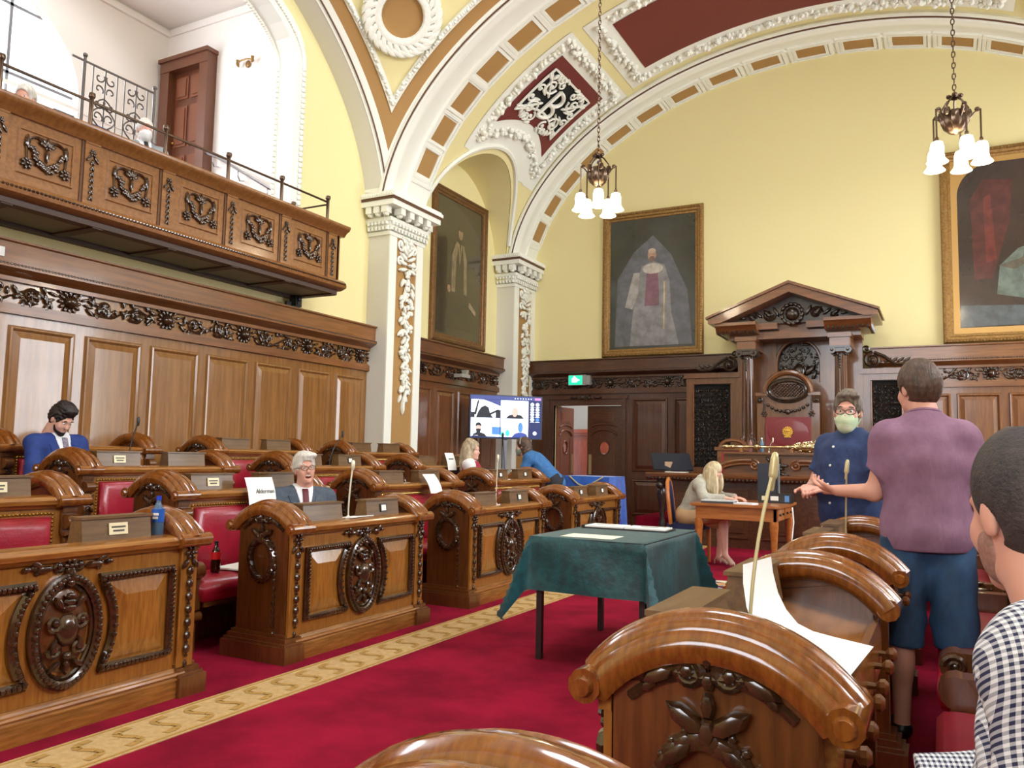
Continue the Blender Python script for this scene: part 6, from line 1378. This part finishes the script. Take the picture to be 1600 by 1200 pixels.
def torso(S, J, inf=0, belly=0, k=.06, w=1.0, low=True):
    p, c, nb = [np.array(J[q], np.float32) for q in ('pel', 'chest', 'neck')]
    up = nb-p; up /= np.linalg.norm(up); lat = np.array(J['sl'], np.float32)-np.array(J['sr'], np.float32); lat /= np.linalg.norm(lat); fw = np.cross(lat, up); lat = np.cross(up, fw); R = np.stack([fw, lat, up], 1)
    if low: S.ell(p, (.118, .155*w, .14), R, 0, inf)
    S.ell((p+c)/2+fw*(.012+belly*.5), (.108+belly, .140*w+belly*.7, .20), R, k if low else 0, inf)
    S.ell(c, (.108, .150*w, .19), R, k, inf); S.ell(c+up*.10, (.080, .142*w, .09), R, k, inf)
    for q in ('sl', 'sr'): S.ell(J[q], (.058, .054, .056), R, .05, inf*.8); S.cone(nb-up*.01, J[q], .045, .042, .05, inf=inf*.8)
    return R
def limbs(S, J, which, ra, rb, k=.03, inf=0, t=1.0, cut=None):
    for s in 'lr':
        a, b = np.array(J[which[0]+s], np.float32), np.array(J[which[1]+s], np.float32); S.cone(a, a+(b-a)*t, ra, ra+(rb-ra)*t, k, cut=cut, inf=inf)
def bounds(J, pad=.26):
    P = np.array([v for v in J.values()]); return P.min(0)-pad, P.max(0)+pad
def body(J, H, h, skin, shorts=False, mouth=False, hands=(), bare='all', nose=True):
    """one continuous skin surface: head, neck, trunk, arms, hands, legs"""
    lo, hi = bounds(J); S = SDF(lo, hi, h)
    torso(S, J, -.02); H.skin(S, mouth, nose); S.cone(H.p(-.03, 0, -.12), np.array(J['neck'])-np.array((0, 0, .06)), .052, .06, .03)
    limbs(S, J, 'se', .046, .040); limbs(S, J, 'ew', .040, .027); limbs(S, J, 'hk', .072, .052); limbs(S, J, 'ka', .054, .034)
    for s in 'lr':
        if 'calf' in J: pass
        a, k_ = np.array(J['a'+s]), np.array(J['k'+s]); S.ell(k_+(a-k_)*.33+np.array(J.get('cb', (-.02, 0, 0))), (.05, .048, .11), None, .03)
        t = np.array(J['t'+s]); S.cone(a-(0, 0, .03), t, .034, .026, .02)
    for a in hands: hand(S, *a)
    return S
def sit(seat, lean=0.0, head=(.03, 0, .73), el=None, wr=None, knee=.42, feet=.0):
    J = dict(pel=(0, 0, seat+.10), chest=(.02+lean*.5, 0, seat+.36), neck=(.0+lean, 0, seat+.565), sl=(0+lean, .185, seat+.515), sr=(0+lean, -.185, seat+.515))
    J['el'], J['er'] = el or ((.10+lean, .25, seat+.25), (.10+lean, -.25, seat+.25)); J['wl'], J['wr'] = wr or ((.34, .14, seat+.22), (.34, -.14, seat+.22))
    for s, g in (('l', 1), ('r', -1)): J['h'+s] = (.05, g*.09, seat+.08); J['k'+s] = (knee, g*.11, seat+.05); J['a'+s] = (knee-.02, g*.10, feet+.09); J['t'+s] = (knee+.14, g*.11, feet+.035)
    J['hd'] = (head[0]+lean, head[1], seat+head[2]); return J
def part(o, name, S, m, smooth=180): return put(name, S.mb() if isinstance(S, SDF) else S, o, mats=m, smooth=smooth)
def suit(o, J, h, m, inf=.022, shirt=None, tie=None, belly=.0, vdepth=.26, trous=None, w=1.0, hem=None, lap=True):
    lo, hi = bounds(J); S = SDF(lo, hi, h); R = torso(S, J, inf, belly, w=w); limbs(S, J, 'se', .052, .048, inf=.014); limbs(S, J, 'ew', .048, .036, inf=.010, t=.96, cut=.0); S.wrinkle(.003, 42, 1.3)
    nb = np.array(J['neck'], np.float32); fw, lat, up = R[:, 0], R[:, 1], R[:, 2]
    S.ell(nb+up*.05+fw*.03, (.075, .07, .075), R, 0, sub=True)
    part(o, 'jacket', S, m)
    if shirt:
        T = SDF(lo, hi, h); torso(T, J, inf+.006, belly, w=w); T.cone(nb-up*.02, nb+up*.045, .07, .064, .02, cut=.0)
        b = nb-up*vdepth
        for g in (1, -1):
            n = lat*g*1.0-up*.24; n = n/np.linalg.norm(n); T.plane(n, float(n@(b)))
        T.plane(-fw, float(-fw@(nb+fw*-.08))); T.plane(-up, float(-up@b))
        T.ell(nb+up*.06, (.058, .054, .09), R, 0, sub=True)
        part(o, 'shirt', T, shirt)
    if lap:
        T = SDF(lo, hi, h); torso(T, J, inf+.010, belly, w=w); b = nb-up*(vdepth+.03)
        T.plane(-fw, float(-fw@(nb-fw*.0))); T.plane(-up, float(-up@b)); T.plane(up, float(up@(nb-up*.03)))
        d0 = T.d.copy(); out = None
        for g in (1, -1):
            n = lat*g-up*.30; n = n/np.linalg.norm(n); T.d = d0.copy(); T.plane(-n, float(-n@(b+n*.004))); T.plane(n, float(n@(b+n*.045))); out = T.d.copy() if out is None else np.minimum(out, T.d)
        T.d = out; part(o, 'lapels', T, m)
    if tie:
        T = SDF(lo, hi, h*.8); torso(T, J, inf+.019, belly, w=w); T.ell(nb+fw*.072+up*.0, (.02, .024, .026), R, .01); T.plane(-fw, float(-fw@nb)); T.plane(up, float(up@(nb+up*.02))); T.plane(-up, float(-up@(nb-up*(vdepth-.02))))
        for g in (1, -1): n = lat*g; T.plane(n, float(n@(nb+n*.022)))
        part(o, 'tie', T, tie)
    if trous: trousers(o, J, h, trous)
def trousers(o, J, h, m, inf=.016, t=.97, name='trousers'):
    lo, hi = bounds(J); S = SDF(lo, hi, h*1.3); p = np.array(J['pel']); S.ell(p, (.12, .165, .13), None, 0, inf); limbs(S, J, 'hk', .085, .066, .05, inf); limbs(S, J, 'ka', .066, .055, .03, inf*.7, t=t, cut=0); S.wrinkle(.003, 36, .4); part(o, name, S, m)
def shoes(o, J, m, h=.009):
    for s in 'lr':
        a, t = np.array(J['a'+s]), np.array(J['t'+s]); S = SDF(np.minimum(a, t)-.12, np.maximum(a, t)+.12, h); S.cone(a-(0, 0, .035), t, .044, .036, .02); S.ell((a+t)/2-(0, 0, .02), (.10, .045, .03), None, .03); S.plane((0, 0, -1), -.002 if min(a[2], t[2]) < .2 else 9)
        part(o, 'shoe', S, m)
def eyes(o, H):
    m = MB(); 
    for g in (-1, 1): m.ball(H.p(.084, g*.032, .002), .0125*H.k, 10, 8)
    put('eyes', m, o, mats=mat('eye_white', (226, 222, 216), .2)); m = MB()
    for g in (-1, 1): m.ball(H.p(.0925, g*.032, .002), .0062*H.k, 8, 6)
    put('irises', m, o, mats=mat('eye_dark', (50, 40, 36), .2))
def brows(o, H, m, z=.026):
    b = MB()
    for g in (-1, 1): b.tube([H.p(.098-.004*abs(q-.4), g*(.016+.034*q), z+.006*sin(pi*q)) for q in lins(0, 1, 6)], .0045*H.k, 5)
    put('eyebrows', b, o, mats=m)
def glasses(o, H, m, w=.030, hgt=.018):
    b = MB()
    for g in (-1, 1):
        b.tube([H.p(.118, g*.033+w*cos(a), .000+hgt*sin(a)) for a in lins(0, 2*pi, 17)[:-1]], .0026, 5, closed=True)
        b.tube([H.p(.116, g*(.033+w), .006), H.p(.06, g*.083, .008), H.p(-.005, g*.086, .006)], .0024, 5)
    b.tube([H.p(.118, -.006, .004), H.p(.121, 0, .007), H.p(.118, .006, .004)], .0024, 5); put('glasses', b, o, mats=m)
def mk(label, M, S, skin): return tag(put('person', S.mb(), None, M, mats=SKIN[skin], smooth=180), label, 'person')
hair_dark = mat('hair_dark', (40, 30, 26), .5, noise=(60, (24, 18, 16), (1, 1, .2)), bump=(90, .6, (1, 1, .15))); hair_white = mat('hair_white', (226, 220, 212), .5, noise=(50, (196, 188, 178), (1, 1, .2)), bump=(80, .5, (1, 1, .2)))
hair_brown = mat('hair_brown', (92, 66, 50), .5, noise=(60, (62, 44, 34), (1, 1, .2)), bump=(90, .6, (1, 1, .15))); hair_grey = mat('hair_greybrown', (122, 108, 94), .5, noise=(60, (84, 74, 64), (1, 1, .2)), bump=(90, .6, (1, 1, .15)))
hair_blond = mat('hair_blonde', (214, 200, 168), .45, noise=(40, (168, 144, 104), (1, 1, .12)), bump=(70, .7, (1, 1, .1))); hair_ash = mat('hair_ash_blonde', (190, 172, 140), .45, noise=(40, (128, 106, 80), (1, 1, .12)), bump=(70, .7, (1, 1, .1)))
white_cloth = mat('white_cotton', (232, 234, 238), .7)
# 1 ---- man in the blue suit, reading, third row
Rz = lambda a: np.array(Matrix.Rotation(rad(a), 3, 'Z'), np.float32)
J = sit(.45, lean=.10, head=(.08, -.03, .715)); H = Head(J['hd'], rotm(2, 34, 0)); M1 = TR(-6.36, 4.03, .31) @ RZ(rad(4))
o = mk('bearded man in a blue suit looking down in the third row', M1, body(J, H, .0065, 'fair'), 'fair')
S = SDF(H.c-.2, H.c+.2, .005); H.hair(S, .012, -.09); S.ell(H.p(.055, 0, .115), np.array((.045, .06, .032)), H.R, .03); S.ell(H.p(.0, 0, .13), (.075, .065, .03), H.R, .03); S.wrinkle(.004, 160, .3); part(o, 'hair', S, hair_dark)
S = SDF(H.c-.2, H.c+.2, .005); H.e(S, (.040, 0, -.085), (.052, .054, .043), 0, inf=.003); H.e(S, (.080, 0, -.112), (.024, .027, .024), .02, inf=.003); H.e(S, (.022, 0, -.05), (.062, .062, .05), .02, inf=.001); H.e(S, (.105, 0, -.03), (.06, .046, .038), 0, sub=True); H.e(S, (.102, 0, -.072), (.024, .024, .009), 0, sub=True); part(o, 'beard', S, hair_dark)
brows(o, H, hair_dark); eyes(o, H); suit(o, J, .008, mat('blue_suit', (28, 56, 128), .75, noise=(30, (22, 46, 108), (1, 1, 1))), shirt=white_cloth, tie=mat('striped_tie', (70, 62, 84), .5, noise=(60, (170, 160, 180), (1, 1, 3))), trous=MATS['blue_suit'], w=1.12)
shoes(o, J, black)
# 2 ---- laughing man, front row
J = sit(.46, lean=-.02, head=(.06, 0, .665)); J = {k: (v if k in ('hd',) else v) for k, v in J.items()}
for q in ('neck', 'sl', 'sr'): J[q] = (J[q][0], J[q][1], J[q][2]-.075)
J['chest'] = (J['chest'][0], 0, J['chest'][2]-.05); H = Head(J['hd'], rotm(4, -4, 6), .88)
o = mk('laughing white haired man with glasses in a grey suit', TR(-4.32, 4.76, 0) @ RZ(rad(-36)), body(J, H, .0055, 'pink', mouth=True), 'pink')
S = SDF(H.c-.2, H.c+.2, .005); H.hair(S, .016, -.02); S.ell(H.p(.06, .02, .105), (.05, .07, .03), H.R, .03); S.wrinkle(.002, 120, .5); part(o, 'hair', S, hair_white)
mm = MB(); mm.ball(H.p(.085, 0, -.074), (.012, .026, .016), 10, 6, Matrix(H.R.tolist())); put('mouth', mm, o, mats=mat('mouth_dark', (110, 36, 40), .4)); mm = MB(); mm.ball(H.p(.096, 0, -.064), (.006, .021, .005), 8, 5, Matrix(H.R.tolist())); put('teeth', mm, o, mats=mat('teeth', (240, 234, 224), .3))
brows(o, H, hair_white, .03); eyes(o, H); glasses(o, H, mat('glasses_frame', (96, 74, 62), .3, metal=.5)); suit(o, J, .007, mat('grey_suit', (74, 84, 98), .75, noise=(30, (60, 70, 84), (1, 1, 1))), belly=.03, shirt=white_cloth, tie=mat('maroon_tie', (96, 26, 40), .5), trous=MATS['grey_suit'], w=1.25); shoes(o, J, black)
# 3 ---- blonde woman by the television, back to us
J = sit(.45, head=(.03, 0, .70)); H = Head(J['hd'], rotm(-25, 4, 0)); o = mk('woman with long blonde hair in a white and crimson top near the television', TR(-5.28, 8.84, .16) @ RZ(rad(28)), body(J, H, .008, 'fair'), 'fair')
S = SDF(H.c-(.3, .3, .45), H.c+.25, .007); H.hair(S, .02, -.2); S.ell(H.p(-.06, 0, -.08), (.095, .13, .22), H.R, .04); S.ell(H.p(-.04, -.09, -.20), (.08, .07, .20), H.R, .04); S.ell(H.p(-.09, .06, -.22), (.08, .10, .22), H.R, .04); S.wrinkle(.004, 60, .2); part(o, 'hair', S, hair_ash)
suit(o, J, .009, mat('white_blouse', (226, 220, 220), .8), shirt=None, lap=False, trous=mat('dark_trousers', (40, 40, 48), .8)); lo, hi = bounds(J); S = SDF(lo, hi, .009); torso(S, J, .030); S.plane((0, 1, 0), .10); S.plane((0, -1, 0), .13); S.plane((0, 0, 1), J['neck'][2]+.0); part(o, 'crimson_waistcoat', S, mat('crimson_knit', (150, 30, 60), .8)); shoes(o, J, black)
# 4 ---- woman in a denim jacket leaning over
J = dict(pel=(0, 0, .90), chest=(.20, 0, 1.12), neck=(.36, 0, 1.27), sl=(.33, .17, 1.22), sr=(.33, -.17, 1.22), el=(.42, .22, .98), er=(.40, -.24, .98), wl=(.50, .12, .82), wr=(.45, -.16, .80), hd=(.44, 0, 1.375), hl=(0, .09, .88), hr=(0, -.09, .88), kl=(.04, .10, .48), kr=(-.06, -.10, .48), al=(-.02, .10, .09), ar=(-.14, -.10, .09), tl=(.12, .11, .035), tr=(.0, -.11, .035))
H = Head(J['hd'], rotm(-8, 4, 0), .86); o = mk('masked woman in a blue denim jacket leaning over the far desks', TR(-4.62, 9.98, 0) @ RZ(rad(197)), body(J, H, .008, 'fair', hands=((J['wl'], (.6, 0, -.5), (0, -1, 0), -1, .3), (J['wr'], (.6, 0, -.5), (0, 1, 0), 1, .3))), 'fair')
S = SDF(H.c-(.25, .25, .3), H.c+.22, .006); H.hair(S, .016, -.16); S.ell(H.p(-.05, .06, -.06), (.05, .04, .12), H.R, .03); S.ell(H.p(-.05, -.06, -.06), (.05, .04, .12), H.R, .03); S.ell(H.p(-.08, 0, -.07), (.05, .07, .12), H.R, .03); S.wrinkle(.003, 110, .2); part(o, 'hair', S, hair_brown)
put('hair_band', MB().tube([H.p(.02, .098*cos(a), .03+.118*sin(a)) for a in lins(.1, pi-.1, 13)], .008, 6), o, mats=mat('band_grey', (150, 150, 150), .6)); brows(o, H, hair_brown); eyes(o, H)
def mask(o, H, m, inf=.008, name='face_mask'):
    S = SDF(H.c-.2, H.c+.2, .005); H.e(S, (.040, 0, -.06), (.058, .060, .062), 0, inf=inf); H.e(S, (.085, 0, -.06), (.034, .034, .052), .03, inf=inf); H.e(S, (.070, 0, -.105), (.034, .036, .03), .02, inf=inf)
    n = H.R @ V3(0, 0, 1); S.plane(n, float(n@H.p(0, 0, -.012))); n = H.R @ V3(-1, 0, 0); S.plane(n, float(n@H.p(.022, 0, 0))); part(o, name, S, m)
    b = MB()
    for g in (-1, 1): b.tube([H.p(.03, g*.064, -.025), H.p(0, g*.084, -.005), H.p(-.02, g*.088, -.01)], .003, 5); b.tube([H.p(.03, g*.06, -.10), H.p(0, g*.08, -.05), H.p(-.02, g*.088, -.02)], .003, 5)
    put('mask_loops', b, o, mats=m)
mask(o, H, mat('sage_mask', (134, 146, 130), .8)); suit(o, J, .008, mat('denim_jacket', (58, 112, 168), .8, noise=(40, (44, 92, 146), (1, 1, 1))), shirt=None, lap=False, trous=mat('black_skirt', (34, 34, 40), .8), w=.92); shoes(o, J, black)
# 5 ---- clerk writing at the table
J = sit(.47, lean=.20, head=(.12, 0, .63), el=((.34, .20, .80), (.30, -.26, .80)), wr=((.56, .10, .80), (.52, -.14, .80)), knee=.44)
for q in ('neck', 'sl', 'sr'): J[q] = (J[q][0], J[q][1]*.9, J[q][2]-.035)
J['kl'] = (.42, .07, .50); J['kr'] = (.46, -.03, .60); J['al'] = (.36, .08, .11); J['ar'] = (.50, -.10, .16); J['tl'] = (.47, .08, .035); J['tr'] = (.60, -.14, .05); J['cb'] = (-.015, 0, 0)
H = Head(J['hd'], rotm(-14, 36, 0), .86); o = mk('clerk with long pale blonde hair writing at the oak table', TR(-2.78, 9.92, 0) @ RZ(rad(-6)), body(J, H, .007, 'fair', hands=((J['wl'], (1, -.3, -.05), (0, 0, -1), -1, .2), (J['wr'], (1, .25, -.05), (0, 0, -1), 1, .3))), 'fair')
S = SDF(H.c-(.3, .3, .45), H.c+.25, .006); H.hair(S, .016, -.30); fr_h = lambda x, y, z, r: S.ell(J['hd'][0:1]+(0, 0) if False else (J['hd'][0]+x, J['hd'][1]+y, J['hd'][2]+z), r, None, .035)
fr_h(-.05, .0, -.06, (.08, .095, .15)); fr_h(.0, -.085, -.12, (.085, .03, .17)); fr_h(.05, -.085, -.20, (.045, .025, .15)); fr_h(-.06, .06, -.14, (.07, .05, .15)); fr_h(.03, .085, -.12, (.07, .03, .15)); S.wrinkle(.0015, 60, .2); part(o, 'hair', S, hair_blond)
suit(o, J, .007, mat('stone_jacket', (178, 174, 160), .8, noise=(30, (160, 156, 142), (1, 1, 1))), shirt=white_cloth, vdepth=.2, w=.9)
S = SDF(*bounds(J), .009); S.ell(J['pel'], (.135, .165, .13), None, 0, .016); limbs(S, J, 'hk', .085, .075, .05, .014, t=1.0); S.wrinkle(.003, 30, .2); part(o, 'skirt', S, mat('tan_skirt', (186, 152, 112), .8))
for s in 'lr':
    a, t = Vector(J['a'+s]), Vector(J['t'+s]); sh_m = MB().tube([a+Vector((-.035, 0, -.03)), a+Vector((.02, 0, -.055)), (a+t)/2+Vector((0, 0, -.015)), t+Vector((.0, 0, -.008)), t+Vector((.03, 0, -.008))], [.026, .030, .032, .034, .016], 10); sh_m.tube([a+Vector((-.05, 0, -.05)), (a.x-.055, a.y, .0 if s == 'l' else a.z-.12)], [.012, .005], 7)
    put('heeled_shoe', sh_m, o, mats=mat('nude_patent', (206, 172, 152), .25, coat=.5))
# 6 ---- masked man in navy shirt
J = dict(pel=(0, 0, .95), chest=(.02, 0, 1.20), neck=(.0, 0, 1.42), sl=(.0, .185, 1.36), sr=(.0, -.185, 1.36), el=(.06, .26, 1.10), er=(.08, -.25, 1.08), wl=(.32, .10, 1.09), wr=(.34, -.05, 1.09), hd=(.03, 0, 1.575), hl=(0, .095, .92), hr=(0, -.095, .92), kl=(.02, .11, .50), kr=(.02, -.11, .50), al=(0, .12, .09), ar=(0, -.12, .09), tl=(.15, .14, .035), tr=(.15, -.14, .035))
H = Head(J['hd'], rotm(36, 4, -3), .95); o = mk('man in a navy short sleeved shirt, glasses and pale green mask', TR(-.50, 5.50, 0) @ RZ(rad(-128)), body(J, H, .0058, 'pink', hands=((J['wl'], (.5, -.9, .05), (0, -.2, -1), 1, .45), (J['wr'], (.55, .75, .1), (0, .2, -1), -1, .5))), 'pink')
S = SDF(H.c-.2, H.c+.2, .005); H.hair(S, .010, -.03); S.ell(H.p(.055, .01, .108), (.045, .066, .026), H.R, .03); S.wrinkle(.0012, 150, .4); part(o, 'hair', S, hair_grey)
brows(o, H, hair_grey); eyes(o, H); glasses(o, H, mat('glasses_dark', (50, 42, 42), .3)); mask(o, H, mat('pale_green_mask', (176, 206, 160), .8, noise=(7, (222, 228, 196), (1, 1, 4))), .011)
def tshirt(o, J, h, m, sleeve=.62, belly=.0, hem=None, w=1.0, name='shirt', inf=.020, collar=None, wr_=(.004, 34)):
    lo, hi = bounds(J); S = SDF(lo, hi, h); R = torso(S, J, inf, belly, w=w, k=.09)
    c_ = np.array(J['chest']); S.ell(c_+(0, 0, .04), (.105, .165*w, .15), R, .08, inf*.6); S.cone(np.array(J['neck'])-(0, 0, .035), c_+(0, 0, .05), .075, .10, .08)
    p = np.array(J['pel']); S.ell(p-(0, 0, .02), (.128, .165*w, .16), None, .06, inf+belly*.3)
    for s in 'lr': a, b = np.array(J['s'+s]), np.array(J['e'+s]); S.cone(a, a+(b-a)*sleeve, .046, .056, .07, cut=.0, inf=.012)
    S.wrinkle(wr_[0], wr_[1], 1.1); nb = np.array(J['neck'], np.float32); S.plane((0, 0, -1), -(hem if hem else p[2]-.1)); S.ell(nb+R[:, 2]*.055+R[:, 0]*.012, (.066, .066, .06), R, 0, sub=True); part(o, name, S, m)
    def front(z, y=0.0):
        i = ((np.array((0, y, z))-S.lo)/S.h).astype(int); col = S.d[:, i[1], i[2]]; k = np.where(col < 0)[0]; return float(S.lo[0]+S.h*(k[-1] if len(k) else 0))
    T = SDF(nb-.2, nb+.2, .005)
    if collar: T.cone(nb-R[:, 2]*.015, nb+R[:, 2]*.055, .082, .070, 0, cut=0); T.ell(nb+R[:, 2]*.05, (.060, .060, .12), R, 0, sub=True); T.ell(nb+R[:, 2]*.05+R[:, 0]*.09, (.05, .03, .09), R, 0, sub=True); part(o, 'collar', T, m)
    else:
        b = MB().tube([nb+R @ V3(.012+.070*cos(a), .074*sin(a), .030-.022*cos(a)) for a in lins(0, 2*pi, 25)[:-1]], .010, 6, closed=True); put('neckband', b, o, mats=m)
    return front
navy_m = mat('navy_shirt', (38, 58, 104), .75, noise=(30, (28, 44, 84), (1, 1, 1))); fr_x = tshirt(o, J, .007, navy_m, .60, .03, .80, 1.12, collar=True)
bt = MB()
for i in range(5): z = 1.35-.115*i; bt.ball((fr_x(z)+.006, .0, z), .0085, 8, 6)
put('buttons', bt, o, mats=plate_w); trousers(o, J, .01, mat('dark_jeans', (40, 50, 70), .8)); shoes(o, J, black)
# 7 ---- man in the mauve T-shirt and denim shorts
J = dict(pel=(0, 0, .96), chest=(.0, 0, 1.22), neck=(.01, 0, 1.455), sl=(.0, .150, 1.375), sr=(.0, -.150, 1.375), el=(.04, .215, 1.12), er=(.0, -.215, 1.11), wl=(.19, .375, 1.115), wr=(.20, -.22, .98), hd=(.05, .02, 1.61), hl=(0, .095, .92), hr=(0, -.095, .92), kl=(.03, .11, .50), kr=(.01, -.11, .50), al=(0, .12, .09), ar=(-.04, -.12, .09), tl=(.14, .15, .035), tr=(.11, -.14, .035))
H = Head(J['hd'], rotm(30, 6, 0), .92); o = mk('man seen from behind in a mauve T-shirt and denim shorts', TR(-.07, 4.22, 0) @ RZ(rad(97)), body(J, H, .0062, 'pink', hands=((J['wl'], (.55, .8, .15), (.3, 0, .9), -1, .35), (J['wr'], (.9, .3, -.1), (0, 1, 0), 1, .4))), 'pink')
S = SDF(H.c-.2, H.c+.2, .005); H.hair(S, .016, -.085); S.wrinkle(.0008, 170, .4); part(o, 'hair', S, hair_brown)
mauve = mat('mauve_cotton', (142, 104, 128), .85, noise=(12, (128, 92, 116), (1, 1, 1)), bump=(9, .7, (1.6, 1.6, .5))); tshirt(o, J, .007, mauve, .60, .012, .865, 1.0, 'tshirt', wr_=(.004, 30))
S = SDF(*bounds(J), .009); S.ell(J['pel'], (.125, .168, .14), None, 0, .016); limbs(S, J, 'hk', .090, .084, .05, .010, t=1.16, cut=0); S.wrinkle(.004, 30, .4); S.plane((0, 0, 1), .93); part(o, 'denim_shorts', S, mat('denim_blue', (36, 58, 88), .8, noise=(9, (60, 96, 136), (1, 1, .6), 4, .3, .7)))
shoes(o, J, black)
# 8 ---- seated man in the gingham shirt, foreground
gm = bpy.data.materials.new('gingham'); gm.use_nodes = True; nt = gm.node_tree; bs = nt.nodes['Principled BSDF']; bs.inputs['Roughness'].default_value = .8
tcn = nt.nodes.new('ShaderNodeTexCoord'); sp_ = nt.nodes.new('ShaderNodeSeparateXYZ'); nt.links.new(tcn.outputs['Object'], sp_.inputs[0])
def stripe(src, f):
    a = nt.nodes.new('ShaderNodeMath'); a.operation = 'MULTIPLY'; nt.links.new(src, a.inputs[0]); a.inputs[1].default_value = f; b = nt.nodes.new('ShaderNodeMath'); b.operation = 'SINE'; nt.links.new(a.outputs[0], b.inputs[0]); c = nt.nodes.new('ShaderNodeMath'); c.operation = 'GREATER_THAN'; nt.links.new(b.outputs[0], c.inputs[0]); c.inputs[1].default_value = 0; return c.outputs[0]
def dotv(v):
    q = nt.nodes.new('ShaderNodeVectorMath'); q.operation = 'DOT_PRODUCT'; nt.links.new(tcn.outputs['Object'], q.inputs[0]); q.inputs[1].default_value = v; return q.outputs['Value']
s1, s2 = stripe(dotv((.81, .58, 0)), 720), stripe(dotv((-.29, .405, -.857)), 720); sm_ = nt.nodes.new('ShaderNodeMath'); sm_.operation = 'ADD'; nt.links.new(s1, sm_.inputs[0]); nt.links.new(s2, sm_.inputs[1]); hf = nt.nodes.new('ShaderNodeMath'); hf.operation = 'MULTIPLY'; nt.links.new(sm_.outputs[0], hf.inputs[0]); hf.inputs[1].default_value = .5
rp_ = nt.nodes.new('ShaderNodeValToRGB'); rp_.color_ramp.elements[0].color = lin((232, 232, 236)); rp_.color_ramp.elements[1].color = lin((42, 46, 78)); nt.links.new(hf.outputs[0], rp_.inputs[0]); nt.links.new(rp_.outputs[0], bs.inputs['Base Color'])
J = sit(.46, lean=.05, head=(.06, 0, .735)); J['neck'] = (J['neck'][0], 0, J['neck'][2]+.035); J['sl'] = (J['sl'][0], J['sl'][1], J['sl'][2]+.03); J['sr'] = (J['sr'][0], J['sr'][1], J['sr'][2]+.03); J['el'] = (.03, .23, .70); J['wl'] = (.15, .17, .66); H = Head(J['hd'], rotm(-40, 8, 0), .90); o = mk('man with cropped hair in a checked shirt seated in the right foreground', TR(.222, 1.46, -.006) @ RZ(rad(162)), body(J, H, .0055, 'pink', hands=((J['wl'], (.8, -.4, 0), (0, 0, -1), -1, .4), (J['wr'], (.8, .4, 0), (0, 0, -1), 1, .4))), 'pink')
S = SDF(H.c-.2, H.c+.2, .004); H.hair(S, .006, -.085); S.ell(H.p(-.035, 0, .152), (.034, .032, .02), H.R, 0, sub=True); part(o, 'hair', S, mat('hair_cropped', (70, 60, 58), .6, noise=(30, (48, 42, 42), (1, 1, 1)), bump=(160, .4)))
S = SDF(H.c-.2, H.c+.2, .005); H.e(S, (.040, 0, -.085), (.052, .052, .043), 0, inf=.004); H.e(S, (.03, 0, -.05), (.062, .066, .05), .02, inf=.0025); n = H.R @ V3(-1, 0, 0); S.plane(n, float(n@H.p(.012, 0, 0))); part(o, 'stubble', S, mat('stubble', (172, 126, 110), .7, noise=(120, (140, 104, 94), (1, 1, 1))))
lo, hi = bounds(J); S = SDF(lo, hi, .007); R = torso(S, J, .022, .02, w=1.08); limbs(S, J, 'se', .060, .054, inf=.014); limbs(S, J, 'ew', .054, .042, inf=.012, t=.95, cut=0); S.wrinkle(.005, 36, .8); nb = np.array(J['neck'], np.float32); S.ell(nb+R[:, 2]*.06, (.06, .06, .06), R, 0, sub=True); part(o, 'checked_shirt', S, gm)
T = SDF(nb-.2, nb+.2, .005); T.cone(nb-R[:, 2]*.03, nb+R[:, 2]*.055, .092, .078, 0, cut=0); T.ell(nb+R[:, 2]*.05, (.068, .068, .14), R, 0, sub=True); part(o, 'collar', T, gm)
trousers(o, J, .01, mat('navy_trousers', (34, 40, 60), .8)); shoes(o, J, black)
# 9 ---- gallery visitors
def visitor(x, y, z, rz, label, hairm, cloth, masked=False, skin='pink', low=0, hk=.016):
    J = sit(.42-low, head=(.04, 0, .72), knee=.20, wr=((.2, .1, .64-low), (.2, -.1, .64-low))); H = Head(J['hd'], rotm(0, 8, 0), .88); o = mk(label, TR(x, y, z) @ RZ(rad(rz)), body(J, H, .010, skin), skin)
    S = SDF(H.c-.2, H.c+.2, .007); H.hair(S, hk, -.03); part(o, 'hair', S, hairm); eyes(o, H)
    suit(o, J, .011, cloth, shirt=white_cloth, tie=black, trous=cloth); shoes(o, J, black)
    if masked: mask(o, H, mat('white_mask', (236, 236, 236), .8), .012)
    return o
visitor(-7.30, 5.42, 3.47, -20, 'elderly man in grey with a white mask in the gallery', hair_white, mat('light_grey_suit', (140, 146, 148), .8), True, low=.06, hk=.006)
visitor(-7.30, 4.20, 3.47, -50, 'white haired person whose head shows above the balcony rail', hair_white, mat('charcoal_suit', (60, 62, 70), .8), low=.22, hk=.02)
gch = None
for i, (x, y, z) in enumerate(((-7.27, 4.60, 3.47), (-7.27, 4.98, 3.47), (-7.27, 3.72, 3.47), (-8.95, 5.9, 4.0), (-8.95, 5.3, 4.0))):
    t = tag(empty('gallery_seat', (x, y, z)), ['dark blue gallery seat right of the white haired head', 'dark blue gallery seat just left of the masked man', 'dark blue gallery seat at the left picture edge', 'raised dark gallery seat behind the masked man', 'raised dark gallery seat behind the iron screen'][i], 'chair', 'gallery seats')
    nv = mat('seat_navy', (44, 54, 92), .7); bkp = MB(); bkp.loft([[(-.2+.03*q, -.165*w_, .5+.48*q), (-.2+.03*q, .165*w_, .5+.48*q), (-.12+.02*q, .165*w_, .5+.48*q), (-.12+.02*q, -.165*w_, .5+.48*q)] for q, w_ in ((0, 1), (.6, 1.02), (.85, .9), (1, .6))]); put('back', bkp, t, mats=nv); put('seat', MB().box(-.18, .18, -.17, .17, .40, .47), t, mats=nv)
    for lx in (-.16, .16):
        for ly in (-.15, .15): put('leg', MB().tube([(lx, ly, 0), (lx, ly, .4)], .014, 6), t, mats=iron)
